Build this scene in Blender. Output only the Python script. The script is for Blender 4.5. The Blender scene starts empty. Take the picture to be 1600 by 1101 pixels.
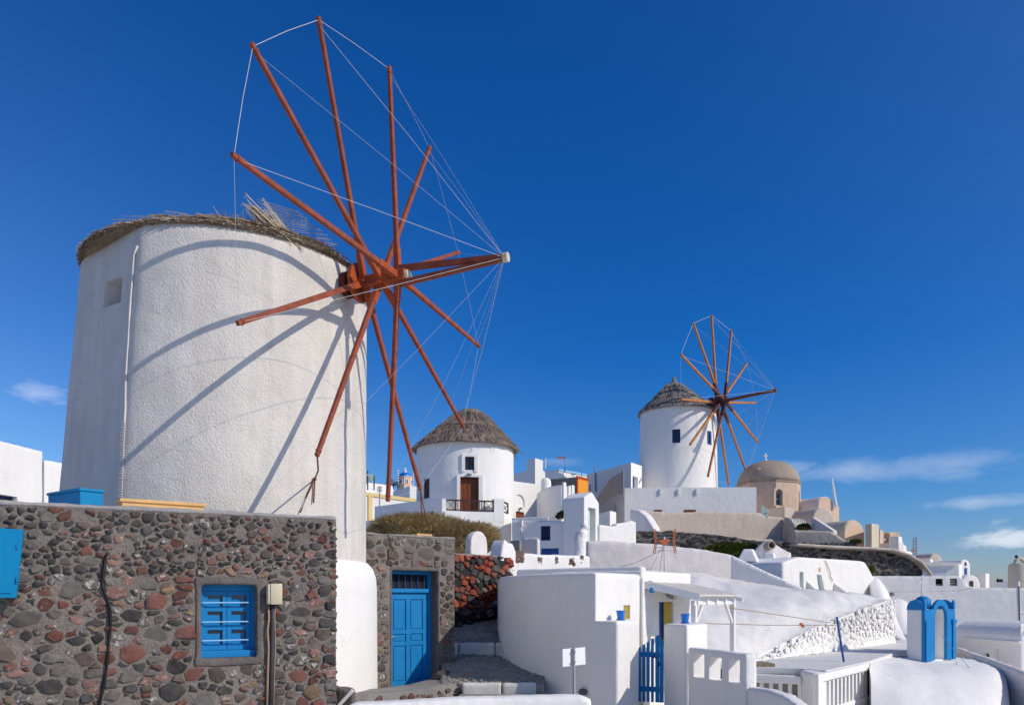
import bpy, bmesh, math, random
from mathutils import Vector, Matrix, noise

# ------------------------------------------------------------------ camera, light, sky
scene = bpy.context.scene
COL = scene.collection
rng = random.Random(7)
R = math.radians
F, CX, HY, EZ = 1250.0, 800.0, 930.0, 1.7          # focal length in photo pixels, axis, horizon row, eye height

cam = bpy.data.cameras.new('camera')
cam_o = bpy.data.objects.new('camera', cam)
COL.objects.link(cam_o)
cam_o.location = (0, 0, EZ)
cam_o.rotation_euler = (R(90), 0, 0)
cam.sensor_fit = 'HORIZONTAL'
cam.sensor_width = 36.0
cam.lens = F / 1600 * 36.0
cam.shift_y = (HY - 550.5) / 1600
cam.clip_start, cam.clip_end = 0.1, 60000
scene.camera = cam_o

SUN_AZ, SUN_EL = R(66), R(34)                        # azimuth measured from behind the camera towards the right
SUN_DIR = Vector((math.sin(SUN_AZ) * math.cos(SUN_EL), -math.cos(SUN_AZ) * math.cos(SUN_EL), math.sin(SUN_EL)))
sun = bpy.data.lights.new('sun', 'SUN')
sun.energy = 3.25
sun.angle = R(0.53)
sun.color = (1.0, 0.915, 0.79)
sun_o = bpy.data.objects.new('sun', sun)
COL.objects.link(sun_o)
sun_o.rotation_euler = (-SUN_DIR).to_track_quat('-Z', 'Y').to_euler()

world = bpy.data.worlds.new('World')
scene.world = world
world.use_nodes = True
wn, wl = world.node_tree.nodes, world.node_tree.links
wn.clear()
w_out = wn.new('ShaderNodeOutputWorld')
w_bg = wn.new('ShaderNodeBackground')
w_bg.inputs['Strength'].default_value = 0.15
sky = wn.new('ShaderNodeTexSky')
sky.sky_type = 'NISHITA'
sky.sun_disc = False
sky.sun_elevation = SUN_EL
sky.sun_rotation = math.atan2(SUN_DIR.x, SUN_DIR.y)
sky.altitude = 400
sky.air_density = 1.0
sky.dust_density = 0.4
sky.ozone_density = 4.0


def wmath(op, a, b=None, c=None):
    n = wn.new('ShaderNodeMath')
    n.operation = op
    for i, s in enumerate((a, b, c)):
        if s is None:
            continue
        if isinstance(s, (int, float)):
            n.inputs[i].default_value = s
        else:
            wl.new(s, n.inputs[i])
    return n.outputs[0]


tint = wn.new('ShaderNodeMix')                       # a polarised, saturated blue
tint.data_type = 'RGBA'
tint.blend_type = 'MULTIPLY'
tint.inputs[0].default_value = 1.0
wl.new(sky.outputs[0], tint.inputs[6])
tc = wn.new('ShaderNodeTexCoord')
sep = wn.new('ShaderNodeSeparateXYZ')
wl.new(tc.outputs['Generated'], sep.inputs[0])
w_az = wmath('ARCTAN2', sep.outputs[0], sep.outputs[1])
w_hor = wmath('SQRT', wmath('ADD', wmath('MULTIPLY', sep.outputs[0], sep.outputs[0]), wmath('MULTIPLY', sep.outputs[1], sep.outputs[1])))
w_el = wmath('ARCTAN2', sep.outputs[2], w_hor)
pol = wn.new('ShaderNodeValToRGB')                    # deep polarised blue aloft, paler towards the horizon
pe = pol.color_ramp.elements
pe[0].position, pe[0].color = 0.0, (0.50, 0.50, 0.62, 1)
pe[1].position, pe[1].color = 1.0, (0.040, 0.36, 0.78, 1)
e_ = pe.new(0.16); e_.color = (0.22, 0.47, 0.75, 1)
e_ = pe.new(0.40); e_.color = (0.055, 0.39, 0.79, 1)
wl.new(wmath('MULTIPLY', w_el, 1.4), pol.inputs[0])
# tint darkest square to the sun, with brightness added elsewhere to fill shaded walls
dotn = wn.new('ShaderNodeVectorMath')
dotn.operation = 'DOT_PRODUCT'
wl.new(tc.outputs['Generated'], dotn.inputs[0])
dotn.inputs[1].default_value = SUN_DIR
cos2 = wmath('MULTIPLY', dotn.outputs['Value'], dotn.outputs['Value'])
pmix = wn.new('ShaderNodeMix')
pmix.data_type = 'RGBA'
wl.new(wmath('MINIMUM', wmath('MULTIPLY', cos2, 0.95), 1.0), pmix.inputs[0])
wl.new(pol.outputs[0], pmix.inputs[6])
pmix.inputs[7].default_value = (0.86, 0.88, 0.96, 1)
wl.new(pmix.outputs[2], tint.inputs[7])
cmb = wn.new('ShaderNodeCombineXYZ')
wl.new(w_az, cmb.inputs[0])
wl.new(wmath('MULTIPLY', w_el, 2.6), cmb.inputs[1])


def wnoise(scale, detail, rough, dist=0.0):
    n = wn.new('ShaderNodeTexNoise')
    n.inputs['Scale'].default_value = scale
    n.inputs['Detail'].default_value = detail
    n.inputs['Roughness'].default_value = rough
    n.inputs['Distortion'].default_value = dist
    wl.new(cmb.outputs[0], n.inputs['Vector'])
    return n.outputs['Fac']


nz1, nz2 = wnoise(9, 7, 0.62, 0.6), wnoise(30, 6, 0.6, 0.3)


def cloud(az, el, sa, se, gain, nz, lo):
    """one cloud bank: soft ellipse in azimuth and elevation, broken up by noise"""
    a = wmath('DIVIDE', wmath('SUBTRACT', w_az, az), sa)
    e = wmath('DIVIDE', wmath('SUBTRACT', w_el, el), se)
    r2 = wmath('ADD', wmath('MULTIPLY', a, a), wmath('MULTIPLY', e, e))
    g = wmath('EXPONENT', wmath('MULTIPLY', r2, -1.0))
    t = wmath('MULTIPLY', wmath('SUBTRACT', wmath('ADD', wmath('MULTIPLY', g, 0.55), nz), lo), gain)
    t = wmath('MINIMUM', wmath('MAXIMUM', t, 0.0), 1.0)
    return wmath('MULTIPLY', t, wmath('MINIMUM', wmath('MULTIPLY', g, 2.5), 1.0))


banks = [cloud(0.44, 0.142, 0.15, 0.017, 1.0, nz1, 0.70), cloud(0.53, 0.100, 0.11, 0.010, 1.3, nz1, 0.78),
         cloud(0.06, 0.165, 0.05, 0.010, 0.8, nz1, 0.80), cloud(0.555, 0.062, 0.040, 0.013, 3.0, nz2, 0.68),
         cloud(0.61, 0.058, 0.04, 0.013, 2.6, nz2, 0.70), cloud(-0.53, 0.215, 0.03, 0.012, 1.3, nz2, 0.72),
         cloud(0.33, 0.150, 0.05, 0.012, 1.2, nz1, 0.74), cloud(-0.85, 0.14, 0.2, 0.03, 1.5, nz1, 0.75),
         cloud(1.0, 0.12, 0.25, 0.03, 1.6, nz1, 0.74)]
tot = banks[0]
for b in banks[1:]:
    tot = wmath('MAXIMUM', tot, b)
cmix = wn.new('ShaderNodeMix')
cmix.data_type = 'RGBA'
wl.new(wmath('MULTIPLY', tot, 0.55), cmix.inputs[0])
wl.new(tint.outputs[2], cmix.inputs[6])
cmix.inputs[7].default_value = (7.0, 7.1, 7.4, 1)
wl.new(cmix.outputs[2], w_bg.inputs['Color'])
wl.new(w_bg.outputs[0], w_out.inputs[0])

scene.view_settings.view_transform = 'Standard'
scene.view_settings.look = 'None'
scene.view_settings.exposure = 0.0
scene.view_settings.gamma = 1.0
scene.view_settings.use_curve_mapping = False
scene.cycles.max_bounces = 8
scene.cycles.diffuse_bounces = 5
scene.render.film_transparent = False


# ------------------------------------------------------------------ helpers: places
def X(u, d): return (u - CX) * d / F
def Z(v, d): return EZ + (HY - v) * d / F
def P(u, v, d): return Vector((X(u, d), d, Z(v, d)))
def G(u, d): return Vector((X(u, d), d))


class Fr:
    """a wall line in plan: x runs along it to the right, y runs into the wall, z is up"""
    def __init__(s, p0, p1):
        s.p0, s.p1 = Vector(p0), Vector(p1)
        s.L = (s.p1 - s.p0).length
        s.ex = (s.p1 - s.p0) / s.L
        s.ey = Vector((-s.ex.y, s.ex.x))

    def s(s, u):
        k = (u - CX) / F
        return (k * s.p0.y - s.p0.x) / (s.ex.x - k * s.ex.y)

    def d(s, u): return s.p0.y + s.ex.y * s.s(u)
    def z(s, u, v): return Z(v, s.d(u))

    def pt(s, a, y, z):
        q = s.p0 + s.ex * a + s.ey * y
        return Vector((q.x, q.y, z))

    def g(s, a, y=0.0): return s.p0 + s.ex * a + s.ey * y

    def m(s):
        return Matrix(((s.ex.x, s.ey.x, 0, s.p0.x), (s.ex.y, s.ey.y, 0, s.p0.y), (0, 0, 1, 0), (0, 0, 0, 1)))

    def box(s, a0, a1, y0, y1, z0, z1, bevel=0.0):
        return bm_box(a0, a1, y0, y1, z0, z1, s.m(), bevel)

    def ubox(s, u0, u1, v0, v1, y0, y1, bevel=0.0):
        um = (u0 + u1) / 2
        return s.box(s.s(u0), s.s(u1), y0, y1, s.z(um, v1), s.z(um, v0), bevel)


# ------------------------------------------------------------------ helpers: meshes
def bm_box(x0, x1, y0, y1, z0, z1, M=None, bevel=0.0):
    bm = bmesh.new()
    vs = [bm.verts.new((x, y, z)) for z in (z0, z1) for y in (y0, y1) for x in (x0, x1)]
    for f in ((0, 2, 3, 1), (4, 5, 7, 6), (0, 1, 5, 4), (1, 3, 7, 5), (3, 2, 6, 7), (2, 0, 4, 6)):
        bm.faces.new([vs[i] for i in f])
    if bevel > 0:
        bmesh.ops.bevel(bm, geom=list(bm.edges), offset=bevel, segments=2, affect='EDGES', profile=0.5)
    if M is not None:
        bm.transform(M)
    bmesh.ops.recalc_face_normals(bm, faces=bm.faces)
    return bm


def prism(foot, zb, zt, bevel=0.0, top_off=None):
    n = len(foot)
    zb = zb if isinstance(zb, (list, tuple)) else [zb] * n
    zt = zt if isinstance(zt, (list, tuple)) else [zt] * n
    bm = bmesh.new()
    a = [bm.verts.new((p[0], p[1], z)) for p, z in zip(foot, zb)]
    tf = top_off or foot
    b = [bm.verts.new((p[0], p[1], z)) for p, z in zip(tf, zt)]
    bm.faces.new(a[::-1])
    bm.faces.new(b)
    for i in range(n):
        j = (i + 1) % n
        bm.faces.new((a[i], a[j], b[j], b[i]))
    bmesh.ops.recalc_face_normals(bm, faces=bm.faces)
    if bevel > 0:
        bmesh.ops.bevel(bm, geom=list(bm.edges), offset=bevel, segments=2, affect='EDGES', profile=0.5)
    return bm


def join(*bms):
    out = bms[0]
    for b in bms[1:]:
        me = bpy.data.meshes.new('tmp')
        b.to_mesh(me)
        out.from_mesh(me)
        bpy.data.meshes.remove(me)
        b.free()
    return out


def beam(p0, p1, w, h=None, w1=None, h1=None, roll=None, bevel=0.0):
    p0, p1 = Vector(p0), Vector(p1)
    h = h or w
    w1 = w1 or w
    h1 = h1 or (h * w1 / w)
    d = (p1 - p0).normalized()
    up = Vector(roll) if roll is not None else (Vector((0, 0, 1)) if abs(d.z) < 0.95 else Vector((0, 1, 0)))
    sx = d.cross(up).normalized()
    sz = sx.cross(d).normalized()
    bm = bmesh.new()
    q = []
    for p, ww, hh in ((p0, w, h), (p1, w1, h1)):
        q.append([bm.verts.new(p + sx * (a * ww / 2) + sz * (b * hh / 2)) for a, b in ((-1, -1), (1, -1), (1, 1), (-1, 1))])
    bm.faces.new(q[0][::-1])
    bm.faces.new(q[1])
    for i in range(4):
        j = (i + 1) % 4
        bm.faces.new((q[0][i], q[0][j], q[1][j], q[1][i]))
    bmesh.ops.recalc_face_normals(bm, faces=bm.faces)
    if bevel:
        bmesh.ops.bevel(bm, geom=list(bm.edges), offset=bevel, segments=1, affect='EDGES')
    return bm


def tube(pts, r, n=6, bm=None, r1=None, cap=True):
    bm = bm or bmesh.new()
    pts = [Vector(p) for p in pts]
    rings = []
    N = len(pts)
    for i, p in enumerate(pts):
        d = (pts[min(i + 1, N - 1)] - pts[max(i - 1, 0)]).normalized()
        up = Vector((0, 0, 1)) if abs(d.z) < 0.9 else Vector((0, 1, 0))
        sx = d.cross(up).normalized()
        sz = sx.cross(d)
        rr = r if r1 is None else r + (r1 - r) * i / (N - 1)
        rings.append([bm.verts.new(p + (sx * math.cos(t) + sz * math.sin(t)) * rr) for t in (2 * math.pi * k / n for k in range(n))])
    for a, b in zip(rings, rings[1:]):
        for k in range(n):
            l = (k + 1) % n
            bm.faces.new((a[k], a[l], b[l], b[k]))
    if cap and n > 2:
        bm.faces.new(rings[0][::-1])
        bm.faces.new(rings[-1])
    return bm


def revolve(prof, c=(0, 0, 0), n=32, axis=None, squash=(1, 1)):
    """profile of (radius, height) pairs turned round a vertical (or given) axis through c"""
    bm = bmesh.new()
    c = Vector(c)
    rings = []
    for r, z in prof:
        if r < 1e-5:
            rings.append([bm.verts.new((0, 0, z))])
        else:
            rings.append([bm.verts.new((r * math.cos(2 * math.pi * k / n) * squash[0], r * math.sin(2 * math.pi * k / n) * squash[1], z)) for k in range(n)])
    for a, b in zip(rings, rings[1:]):
        for k in range(n):
            l = (k + 1) % n
            if len(a) == 1 and len(b) == 1:
                continue
            if len(a) == 1:
                bm.faces.new((a[0], b[k], b[l]))
            elif len(b) == 1:
                bm.faces.new((a[k], a[l], b[0]))
            else:
                bm.faces.new((a[k], a[l], b[l], b[k]))
    for rg, rev in ((rings[0], True), (rings[-1], False)):
        if len(rg) > 1:
            bm.faces.new(rg[::-1] if rev else rg)
    M = Matrix.Translation(c)
    if axis is not None:
        M = M @ Vector(axis).to_track_quat('Z', 'Y').to_matrix().to_4x4()
    bm.transform(M)
    bmesh.ops.recalc_face_normals(bm, faces=bm.faces)
    return bm


def arch_pts(w, h, n=10):
    """outline of an opening w wide and h tall with a round head, from (0,0)"""
    r = w / 2
    pts = [(-r, 0), (r, 0)]
    for k in range(n + 1):
        t = math.pi * k / n
        pts.append((r * math.cos(t), h - r + r * math.sin(t)))
    return pts


def extrude_outline(fr, pts, s0, z0, y0, y1):
    """an outline in the wall plane pushed from depth y0 to depth y1"""
    bm = bmesh.new()
    a = [bm.verts.new(fr.pt(s0 + x, y0, z0 + z)) for x, z in pts]
    b = [bm.verts.new(fr.pt(s0 + x, y1, z0 + z)) for x, z in pts]
    bm.faces.new(a)
    bm.faces.new(b[::-1])
    n = len(pts)
    for i in range(n):
        j = (i + 1) % n
        bm.faces.new((a[j], a[i], b[i], b[j]))
    bmesh.ops.recalc_face_normals(bm, faces=bm.faces)
    return bm


def patch(rows, sub=4, rough=0.0, seed=0.0, thick=None):
    """a smooth sheet through a grid of points (each row left to right)"""
    def interp(row, t):
        n = len(row) - 1
        k = min(int(t * n), n - 1)
        f = t * n - k
        p0, p1, p2, p3 = row[max(k - 1, 0)], row[k], row[k + 1], row[min(k + 2, n)]
        return 0.5 * ((2 * p1) + (p2 - p0) * f + (2 * p0 - 5 * p1 + 4 * p2 - p3) * f * f + (3 * p1 - p0 - 3 * p2 + p3) * f ** 3)
    nu, nv = (len(rows[0]) - 1) * sub, (len(rows) - 1) * sub
    bm = bmesh.new()
    g = []
    for j in range(nv + 1):
        r = []
        for i in range(nu + 1):
            colp = [interp([Vector(p) for p in row], i / nu) for row in rows]
            p = interp(colp, j / nv)
            if rough:
                p = p + Vector((0, -0.4, 1)) * (noise.noise(p * 1.3 + Vector((seed, 0, 0))) + 0.5 * noise.noise(p * 3.7)) * rough
            r.append(bm.verts.new(p))
        g.append(r)
    for j in range(nv):
        for i in range(nu):
            bm.faces.new((g[j][i], g[j][i + 1], g[j + 1][i + 1], g[j + 1][i]))
    bmesh.ops.recalc_face_normals(bm, faces=bm.faces)
    if thick:
        ret = bmesh.ops.extrude_face_region(bm, geom=list(bm.faces))
        for v in [e for e in ret['geom'] if isinstance(e, bmesh.types.BMVert)]:
            v.co.z -= thick
        bmesh.ops.recalc_face_normals(bm, faces=bm.faces)
    return bm


def _tmp_obj(bm):
    me = bpy.data.meshes.new('tmp')
    bm.to_mesh(me)
    bm.free()
    o = bpy.data.objects.new('tmp', me)
    COL.objects.link(o)
    return o


def _evaluated(o, extra=()):
    dg = bpy.context.evaluated_depsgraph_get()
    dg.update()
    me = bpy.data.meshes.new_from_object(o.evaluated_get(dg))
    bm = bmesh.new()
    bm.from_mesh(me)
    bpy.data.meshes.remove(me)
    for q in (o,) + tuple(extra):
        m = q.data
        bpy.data.objects.remove(q)
        bpy.data.meshes.remove(m)
    return bm


def cut(bm, cutters):
    if not cutters:
        return bm
    o = _tmp_obj(bm)
    cs = []
    for c in cutters:
        q = _tmp_obj(c)
        cs.append(q)
        md = o.modifiers.new('cut', 'BOOLEAN')
        md.operation = 'DIFFERENCE'
        md.solver = 'EXACT'
        md.object = q
    return _evaluated(o, cs)


def plaster(bm, voxel, smooth=2, amp=0.012, freq=1.1, seed=0):
    """hand-plastered: edges rounded over and surfaces slightly wavy"""
    o = _tmp_obj(bm)
    md = o.modifiers.new('remesh', 'REMESH')
    md.mode = 'VOXEL'
    md.voxel_size = voxel
    out = _evaluated(o)
    for _ in range(smooth):
        bmesh.ops.smooth_vert(out, verts=out.verts, factor=0.5, use_axis_x=True, use_axis_y=True, use_axis_z=True)
    out.normal_update()
    sv = Vector((seed * 3.1, seed * 1.7, 0))
    for v in out.verts:
        n = noise.noise(v.co * freq + sv) + 0.45 * noise.noise(v.co * freq * 3.1 + sv)
        v.co += v.normal * (n * amp)
    return out


# ------------------------------------------------------------------ helpers: objects
def base_of(o):
    v = Vector((0, 0, 0))
    while o is not None:
        v += o.location
        o = o.parent
    return v


def link_mesh(name, bm, mat, smooth=None):
    me = bpy.data.meshes.new(name)
    bm.to_mesh(me)
    n = len(bm.faces)
    bm.free()
    if smooth:
        me.polygons.foreach_set('use_smooth', [True] * n)
        if smooth is not True:
            me.set_sharp_from_angle(angle=R(smooth))
    if mat is not None:
        me.materials.append(mat)
    o = bpy.data.objects.new(name, me)
    COL.objects.link(o)
    return o


def tag(o, label, cat, group=None, kind=None):
    if label: o['label'] = label
    if cat: o['category'] = cat
    if group: o['group'] = group
    if kind: o['kind'] = kind
    return o


def thing(name, label, cat, loc=(0, 0, 0), group=None):
    o = bpy.data.objects.new(name, None)
    o.empty_display_size = 0.3
    COL.objects.link(o)
    o.location = loc
    return tag(o, label, cat, group)


def part(name, bm, mat, parent, smooth=None, label=None, kind=None):
    bm.transform(Matrix.Translation(-base_of(parent)))
    o = link_mesh(name, bm, mat, smooth)
    o.parent = parent
    if label: o['label'] = label
    if kind: o['kind'] = kind
    return o


def solo(name, bm, mat, label, cat, group=None, smooth=None, kind=None):
    n = max(1, len(bm.verts))
    c = sum((v.co for v in bm.verts), Vector()) / n
    c.z = min(v.co.z for v in bm.verts)
    bm.transform(Matrix.Translation(-c))
    o = link_mesh(name, bm, mat, smooth)
    o.location = c
    return tag(o, label, cat, group, kind)


def struct(name, bm, mat, smooth=None, parent=None):
    o = link_mesh(name, bm, mat, smooth)
    o['kind'] = 'structure'
    return o


# ------------------------------------------------------------------ materials
class NT:
    def __init__(s, name):
        s.m = bpy.data.materials.new(name)
        s.m.use_nodes = True
        s.n, s.l = s.m.node_tree.nodes, s.m.node_tree.links
        s.b = s.n['Principled BSDF']
        s.tc = s.n.new('ShaderNodeTexCoord')

    def noise(s, scale, detail=4, rough=0.55, vec=None, stretch=None, dist=0.0):
        n = s.n.new('ShaderNodeTexNoise')
        n.inputs['Scale'].default_value = scale
        n.inputs['Detail'].default_value = detail
        n.inputs['Roughness'].default_value = rough
        n.inputs['Distortion'].default_value = dist
        v = vec or s.tc.outputs['Object']
        if stretch:
            mp = s.n.new('ShaderNodeMapping')
            mp.inputs['Scale'].default_value = stretch
            s.l.new(v, mp.inputs['Vector'])
            v = mp.outputs[0]
        s.l.new(v, n.inputs['Vector'])
        return n.outputs['Fac']

    def ramp(s, fac, stops):
        n = s.n.new('ShaderNodeValToRGB')
        e = n.color_ramp.elements
        while len(e) < len(stops):
            e.new(0.5)
        for i, (p, c) in enumerate(stops):
            e[i].position = p
            e[i].color = (c, c, c, 1) if isinstance(c, (int, float)) else (*c, 1)
        s.l.new(fac, n.inputs[0])
        return n.outputs[0]

    def mix(s, fac, a, b, mode='MIX'):
        n = s.n.new('ShaderNodeMix')
        n.data_type = 'RGBA'
        n.blend_type = mode
        for i, v in ((0, fac), (6, a), (7, b)):
            if isinstance(v, (int, float)) and i == 0:
                n.inputs[0].default_value = v
            elif isinstance(v, tuple):
                n.inputs[i].default_value = (*v, 1)
            else:
                s.l.new(v, n.inputs[i])
        return n.outputs[2]

    def bump(s, h, strength, dist=0.02, prev=None):
        n = s.n.new('ShaderNodeBump')
        n.inputs['Strength'].default_value = strength
        n.inputs['Distance'].default_value = dist
        s.l.new(h, n.inputs['Height'])
        if prev is not None:
            s.l.new(prev, n.inputs['Normal'])
        return n.outputs[0]

    def done(s, col, rough=0.85, nrm=None, spec=0.2, metal=0.0):
        if isinstance(col, tuple):
            s.b.inputs['Base Color'].default_value = (*col, 1)
        else:
            s.l.new(col, s.b.inputs['Base Color'])
        if isinstance(rough, (int, float)):
            s.b.inputs['Roughness'].default_value = rough
        else:
            s.l.new(rough, s.b.inputs['Roughness'])
        s.b.inputs['Specular IOR Level'].default_value = spec
        s.b.inputs['Metallic'].default_value = metal
        if nrm is not None:
            s.l.new(nrm, s.b.inputs['Normal'])
        return s.m


def mat_plaster(name, c, c2, sc=0.9, fine=14, bump=0.25, bdist=0.012, streak=0.35):
    """limewash or render: broad patches, rain streaks, small scuffs and trowel relief"""
    t = NT(name)
    big = t.noise(sc, 7, 0.65)
    st = t.noise(2.4, 5, 0.6, stretch=(1.6, 1.6, 0.16))
    k = t.mix(streak, big, st)
    col = t.mix(t.ramp(k, [(0.40, 0.0), (0.68, 1.0)]), c, c2)
    sp = t.noise(5.5, 8, 0.75, dist=0.4)
    dirt = tuple(x * 0.72 * m for x, m in zip(c2, (1.0, 0.96, 0.90)))
    col = t.mix(t.ramp(sp, [(0.60, 0.0), (0.72, 0.50)]), col, dirt)
    # hairline cracks, only here and there
    wob = t.n.new('ShaderNodeTexNoise')
    wob.inputs['Scale'].default_value = 2.2
    wob.inputs['Detail'].default_value = 5
    t.l.new(t.tc.outputs['Object'], wob.inputs['Vector'])
    add = t.n.new('ShaderNodeVectorMath')
    add.operation = 'MULTIPLY_ADD'
    t.l.new(wob.outputs['Color'], add.inputs[0])
    add.inputs[1].default_value = (0.9, 0.9, 0.9)
    t.l.new(t.tc.outputs['Object'], add.inputs[2])
    vo = t.n.new('ShaderNodeTexVoronoi')
    vo.feature = 'DISTANCE_TO_EDGE'
    vo.inputs['Scale'].default_value = 0.55
    t.l.new(add.outputs[0], vo.inputs['Vector'])
    line = t.ramp(vo.outputs['Distance'], [(0.0, 0.5), (0.009, 0.0)])
    mask = t.ramp(t.noise(0.6, 3), [(0.50, 0.0), (0.60, 1.0)])
    col = t.mix(t.mix(1.0, line, mask, 'MULTIPLY'), col, dirt)
    fn = t.noise(fine, 6, 0.65)
    n2 = t.noise(2.6, 5, 0.55)
    nrm = t.bump(n2, 0.7, 0.04)
    nrm = t.bump(fn, bump, bdist, nrm)
    return t.done(col, 0.9, nrm, 0.15)


def mat_paint(name, c, rough=0.5, var=0.25, bump=0.08, sc=6, spec=0.35, wear=None):
    t = NT(name)
    n = t.noise(sc, 5, 0.6)
    d = tuple(x * (1 - var) for x in c)
    col = t.mix(t.ramp(n, [(0.3, 0.0), (0.75, 1.0)]), c, d)
    if wear:
        w = t.noise(sc * 4, 6, 0.7)
        col = t.mix(t.ramp(w, [(0.66, 0.0), (0.72, 0.8)]), col, wear)
    return t.done(col, rough, t.bump(t.noise(sc * 6, 3), bump, 0.005), spec)


def mat_stone(name, c, c2, speck=None, sp=0.62, dust=0.0):
    t = NT(name)
    oi = t.n.new('ShaderNodeObjectInfo')
    g = t.n.new('ShaderNodeNewGeometry')
    n = t.noise(2.1, 6, 0.65, vec=None)
    pos = g.outputs['Position']
    n = t.noise(9, 6, 0.65, vec=pos)
    col = t.mix(t.ramp(n, [(0.3, 0.0), (0.7, 1.0)]), c, c2)
    val = t.ramp(oi.outputs['Random'], [(0.0, 0.68), (1.0, 1.3)])
    col = t.mix(1.0, col, val, 'MULTIPLY')
    if speck:
        s = t.noise(13, 7, 0.72, vec=pos)
        col = t.mix(t.ramp(s, [(sp, 0.0), (sp + 0.06, 0.85)]), col, speck)
    if dust:
        dn = t.noise(3.2, 7, 0.7, vec=pos)
        col = t.mix(t.ramp(dn, [(0.40, 0.03), (0.66, dust)]), col, (0.225, 0.192, 0.165))
    nrm = t.bump(t.noise(16, 6, 0.7, vec=pos), 0.7, 0.03)
    return t.done(col, 0.9, nrm, 0.2)


def mat_thatch(name, c, c2, sc=22):
    t = NT(name)
    n = t.noise(sc, 4, 0.6, stretch=(1, 1, 0.12))
    n2 = t.noise(1.2, 5, 0.6)
    col = t.mix(t.ramp(t.mix(0.45, n, n2), [(0.33, 0.0), (0.68, 1.0)]), c, c2)
    return t.done(col, 0.95, t.bump(n, 0.8, 0.04), 0.1)


def mat_wood_paint(name, c, c2, chip):
    t = NT(name)
    g = t.noise(7, 6, 0.65, stretch=(5, 5, 0.35))
    b_ = t.noise(1.8, 5, 0.6)
    col = t.mix(t.ramp(t.mix(0.5, g, b_), [(0.32, 0.0), (0.66, 1.0)]), c, c2)
    w = t.noise(26, 7, 0.75, stretch=(1.5, 1.5, 0.5))
    col = t.mix(t.ramp(w, [(0.69, 0.0), (0.73, 0.75)]), col, chip)
    nrm = t.bump(g, 0.35, 0.008)
    return t.done(col, t.ramp(b_, [(0.3, 0.42), (0.7, 0.68)]), nrm, 0.25)


M = {}
M['white'] = mat_plaster('whitewash', (0.83, 0.805, 0.765), (0.765, 0.745, 0.71))
M['white_far'] = mat_plaster('whitewash_far', (0.83, 0.807, 0.77), (0.77, 0.75, 0.718), 0.5, 6, 0.2, 0.02)
M['white_pink'] = mat_plaster('whitewash_weathered', (0.74, 0.69, 0.66), (0.62, 0.57, 0.545), 1.1, 12, 0.4, 0.02)
M['white_ground'] = mat_plaster('whitewash_trodden', (0.74, 0.715, 0.685), (0.65, 0.63, 0.60), 1.4, 9, 0.6, 0.03, 0.1)
M['mill'] = mat_plaster('roughcast', (0.77, 0.725, 0.66), (0.62, 0.575, 0.515), 0.7, 27, 0.75, 0.045, 0.5)
M['skirt'] = mat_plaster('fresh_whitewash', (0.82, 0.80, 0.765), (0.78, 0.76, 0.73), 0.8, 12, 0.3)
M['beige'] = mat_plaster('beige_plaster', (0.56, 0.475, 0.40), (0.47, 0.40, 0.335), 0.6, 6, 0.4, 0.03)
M['ochre'] = mat_plaster('old_ochre_plaster', (0.66, 0.49, 0.365), (0.50, 0.365, 0.265), 1.2, 6, 0.6, 0.04)
M['dome'] = mat_plaster('dome_plaster', (0.40, 0.32, 0.255), (0.31, 0.245, 0.195), 0.7, 6, 0.5, 0.03)
M['yellow_white'] = mat_plaster('yellow_trim', (0.80, 0.60, 0.26), (0.74, 0.55, 0.24), 0.5, 6, 0.1)
M['grey_render'] = mat_plaster('grey_render', (0.20, 0.19, 0.185), (0.15, 0.145, 0.14), 0.8, 6, 0.4)
M['orange'] = mat_plaster('orange_render', (0.80, 0.33, 0.045), (0.74, 0.29, 0.04), 0.6, 6, 0.2)
M['red_trim'] = mat_plaster('red_trim', (0.45, 0.075, 0.025), (0.38, 0.06, 0.02), 0.8, 6, 0.2)
M['cream'] = mat_plaster('cream_render', (0.62, 0.56, 0.43), (0.52, 0.47, 0.36), 0.8, 6, 0.3)
M['peach'] = mat_plaster('peach_render', (0.74, 0.55, 0.40), (0.68, 0.50, 0.36), 0.5, 4, 0.2)
M['cement'] = mat_plaster('cement', (0.30, 0.285, 0.265), (0.21, 0.20, 0.185), 1.6, 22, 0.8, 0.03, 0.1)
M['mortar'] = mat_plaster('mortar', (0.27, 0.232, 0.20), (0.175, 0.15, 0.13), 2.2, 20, 1.0, 0.05, 0.1)
M['surround'] = mat_plaster('dark_cement', (0.165, 0.145, 0.13), (0.115, 0.10, 0.09), 1.8, 20, 0.8, 0.03, 0.1)
M['coping'] = mat_plaster('coping_cement', (0.36, 0.34, 0.33), (0.27, 0.255, 0.245), 1.8, 16, 0.5, 0.02, 0.1)
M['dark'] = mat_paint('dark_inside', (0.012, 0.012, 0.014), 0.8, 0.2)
M['blue'] = mat_wood_paint('blue_paint', (0.002, 0.175, 0.46), (0.010, 0.225, 0.50), (0.10, 0.26, 0.42))
M['blue_box'] = mat_paint('cabinet_blue', (0.002, 0.225, 0.46), 0.5, 0.12, 0.05, 3, 0.2)
M['blue_deep'] = mat_paint('deep_blue_paint', (0.012, 0.085, 0.33), 0.5, 0.25, 0.1, 3, 0.4)
M['blue_pot'] = mat_paint('glazed_blue', (0.015, 0.20, 0.66), 0.3, 0.1, 0.02, 4, 0.5)
M['blue_trim'] = mat_paint('pale_blue_trim', (0.30, 0.58, 0.85), 0.6, 0.1)
M['dome_blue'] = mat_paint('dome_blue', (0.008, 0.19, 0.60), 0.35, 0.1, 0.02, 3, 0.5)
M['navy'] = mat_paint('navy_paint', (0.015, 0.03, 0.13), 0.5, 0.25)
M['mint'] = mat_paint('mint_paint', (0.50, 0.68, 0.66), 0.6, 0.1)
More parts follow.
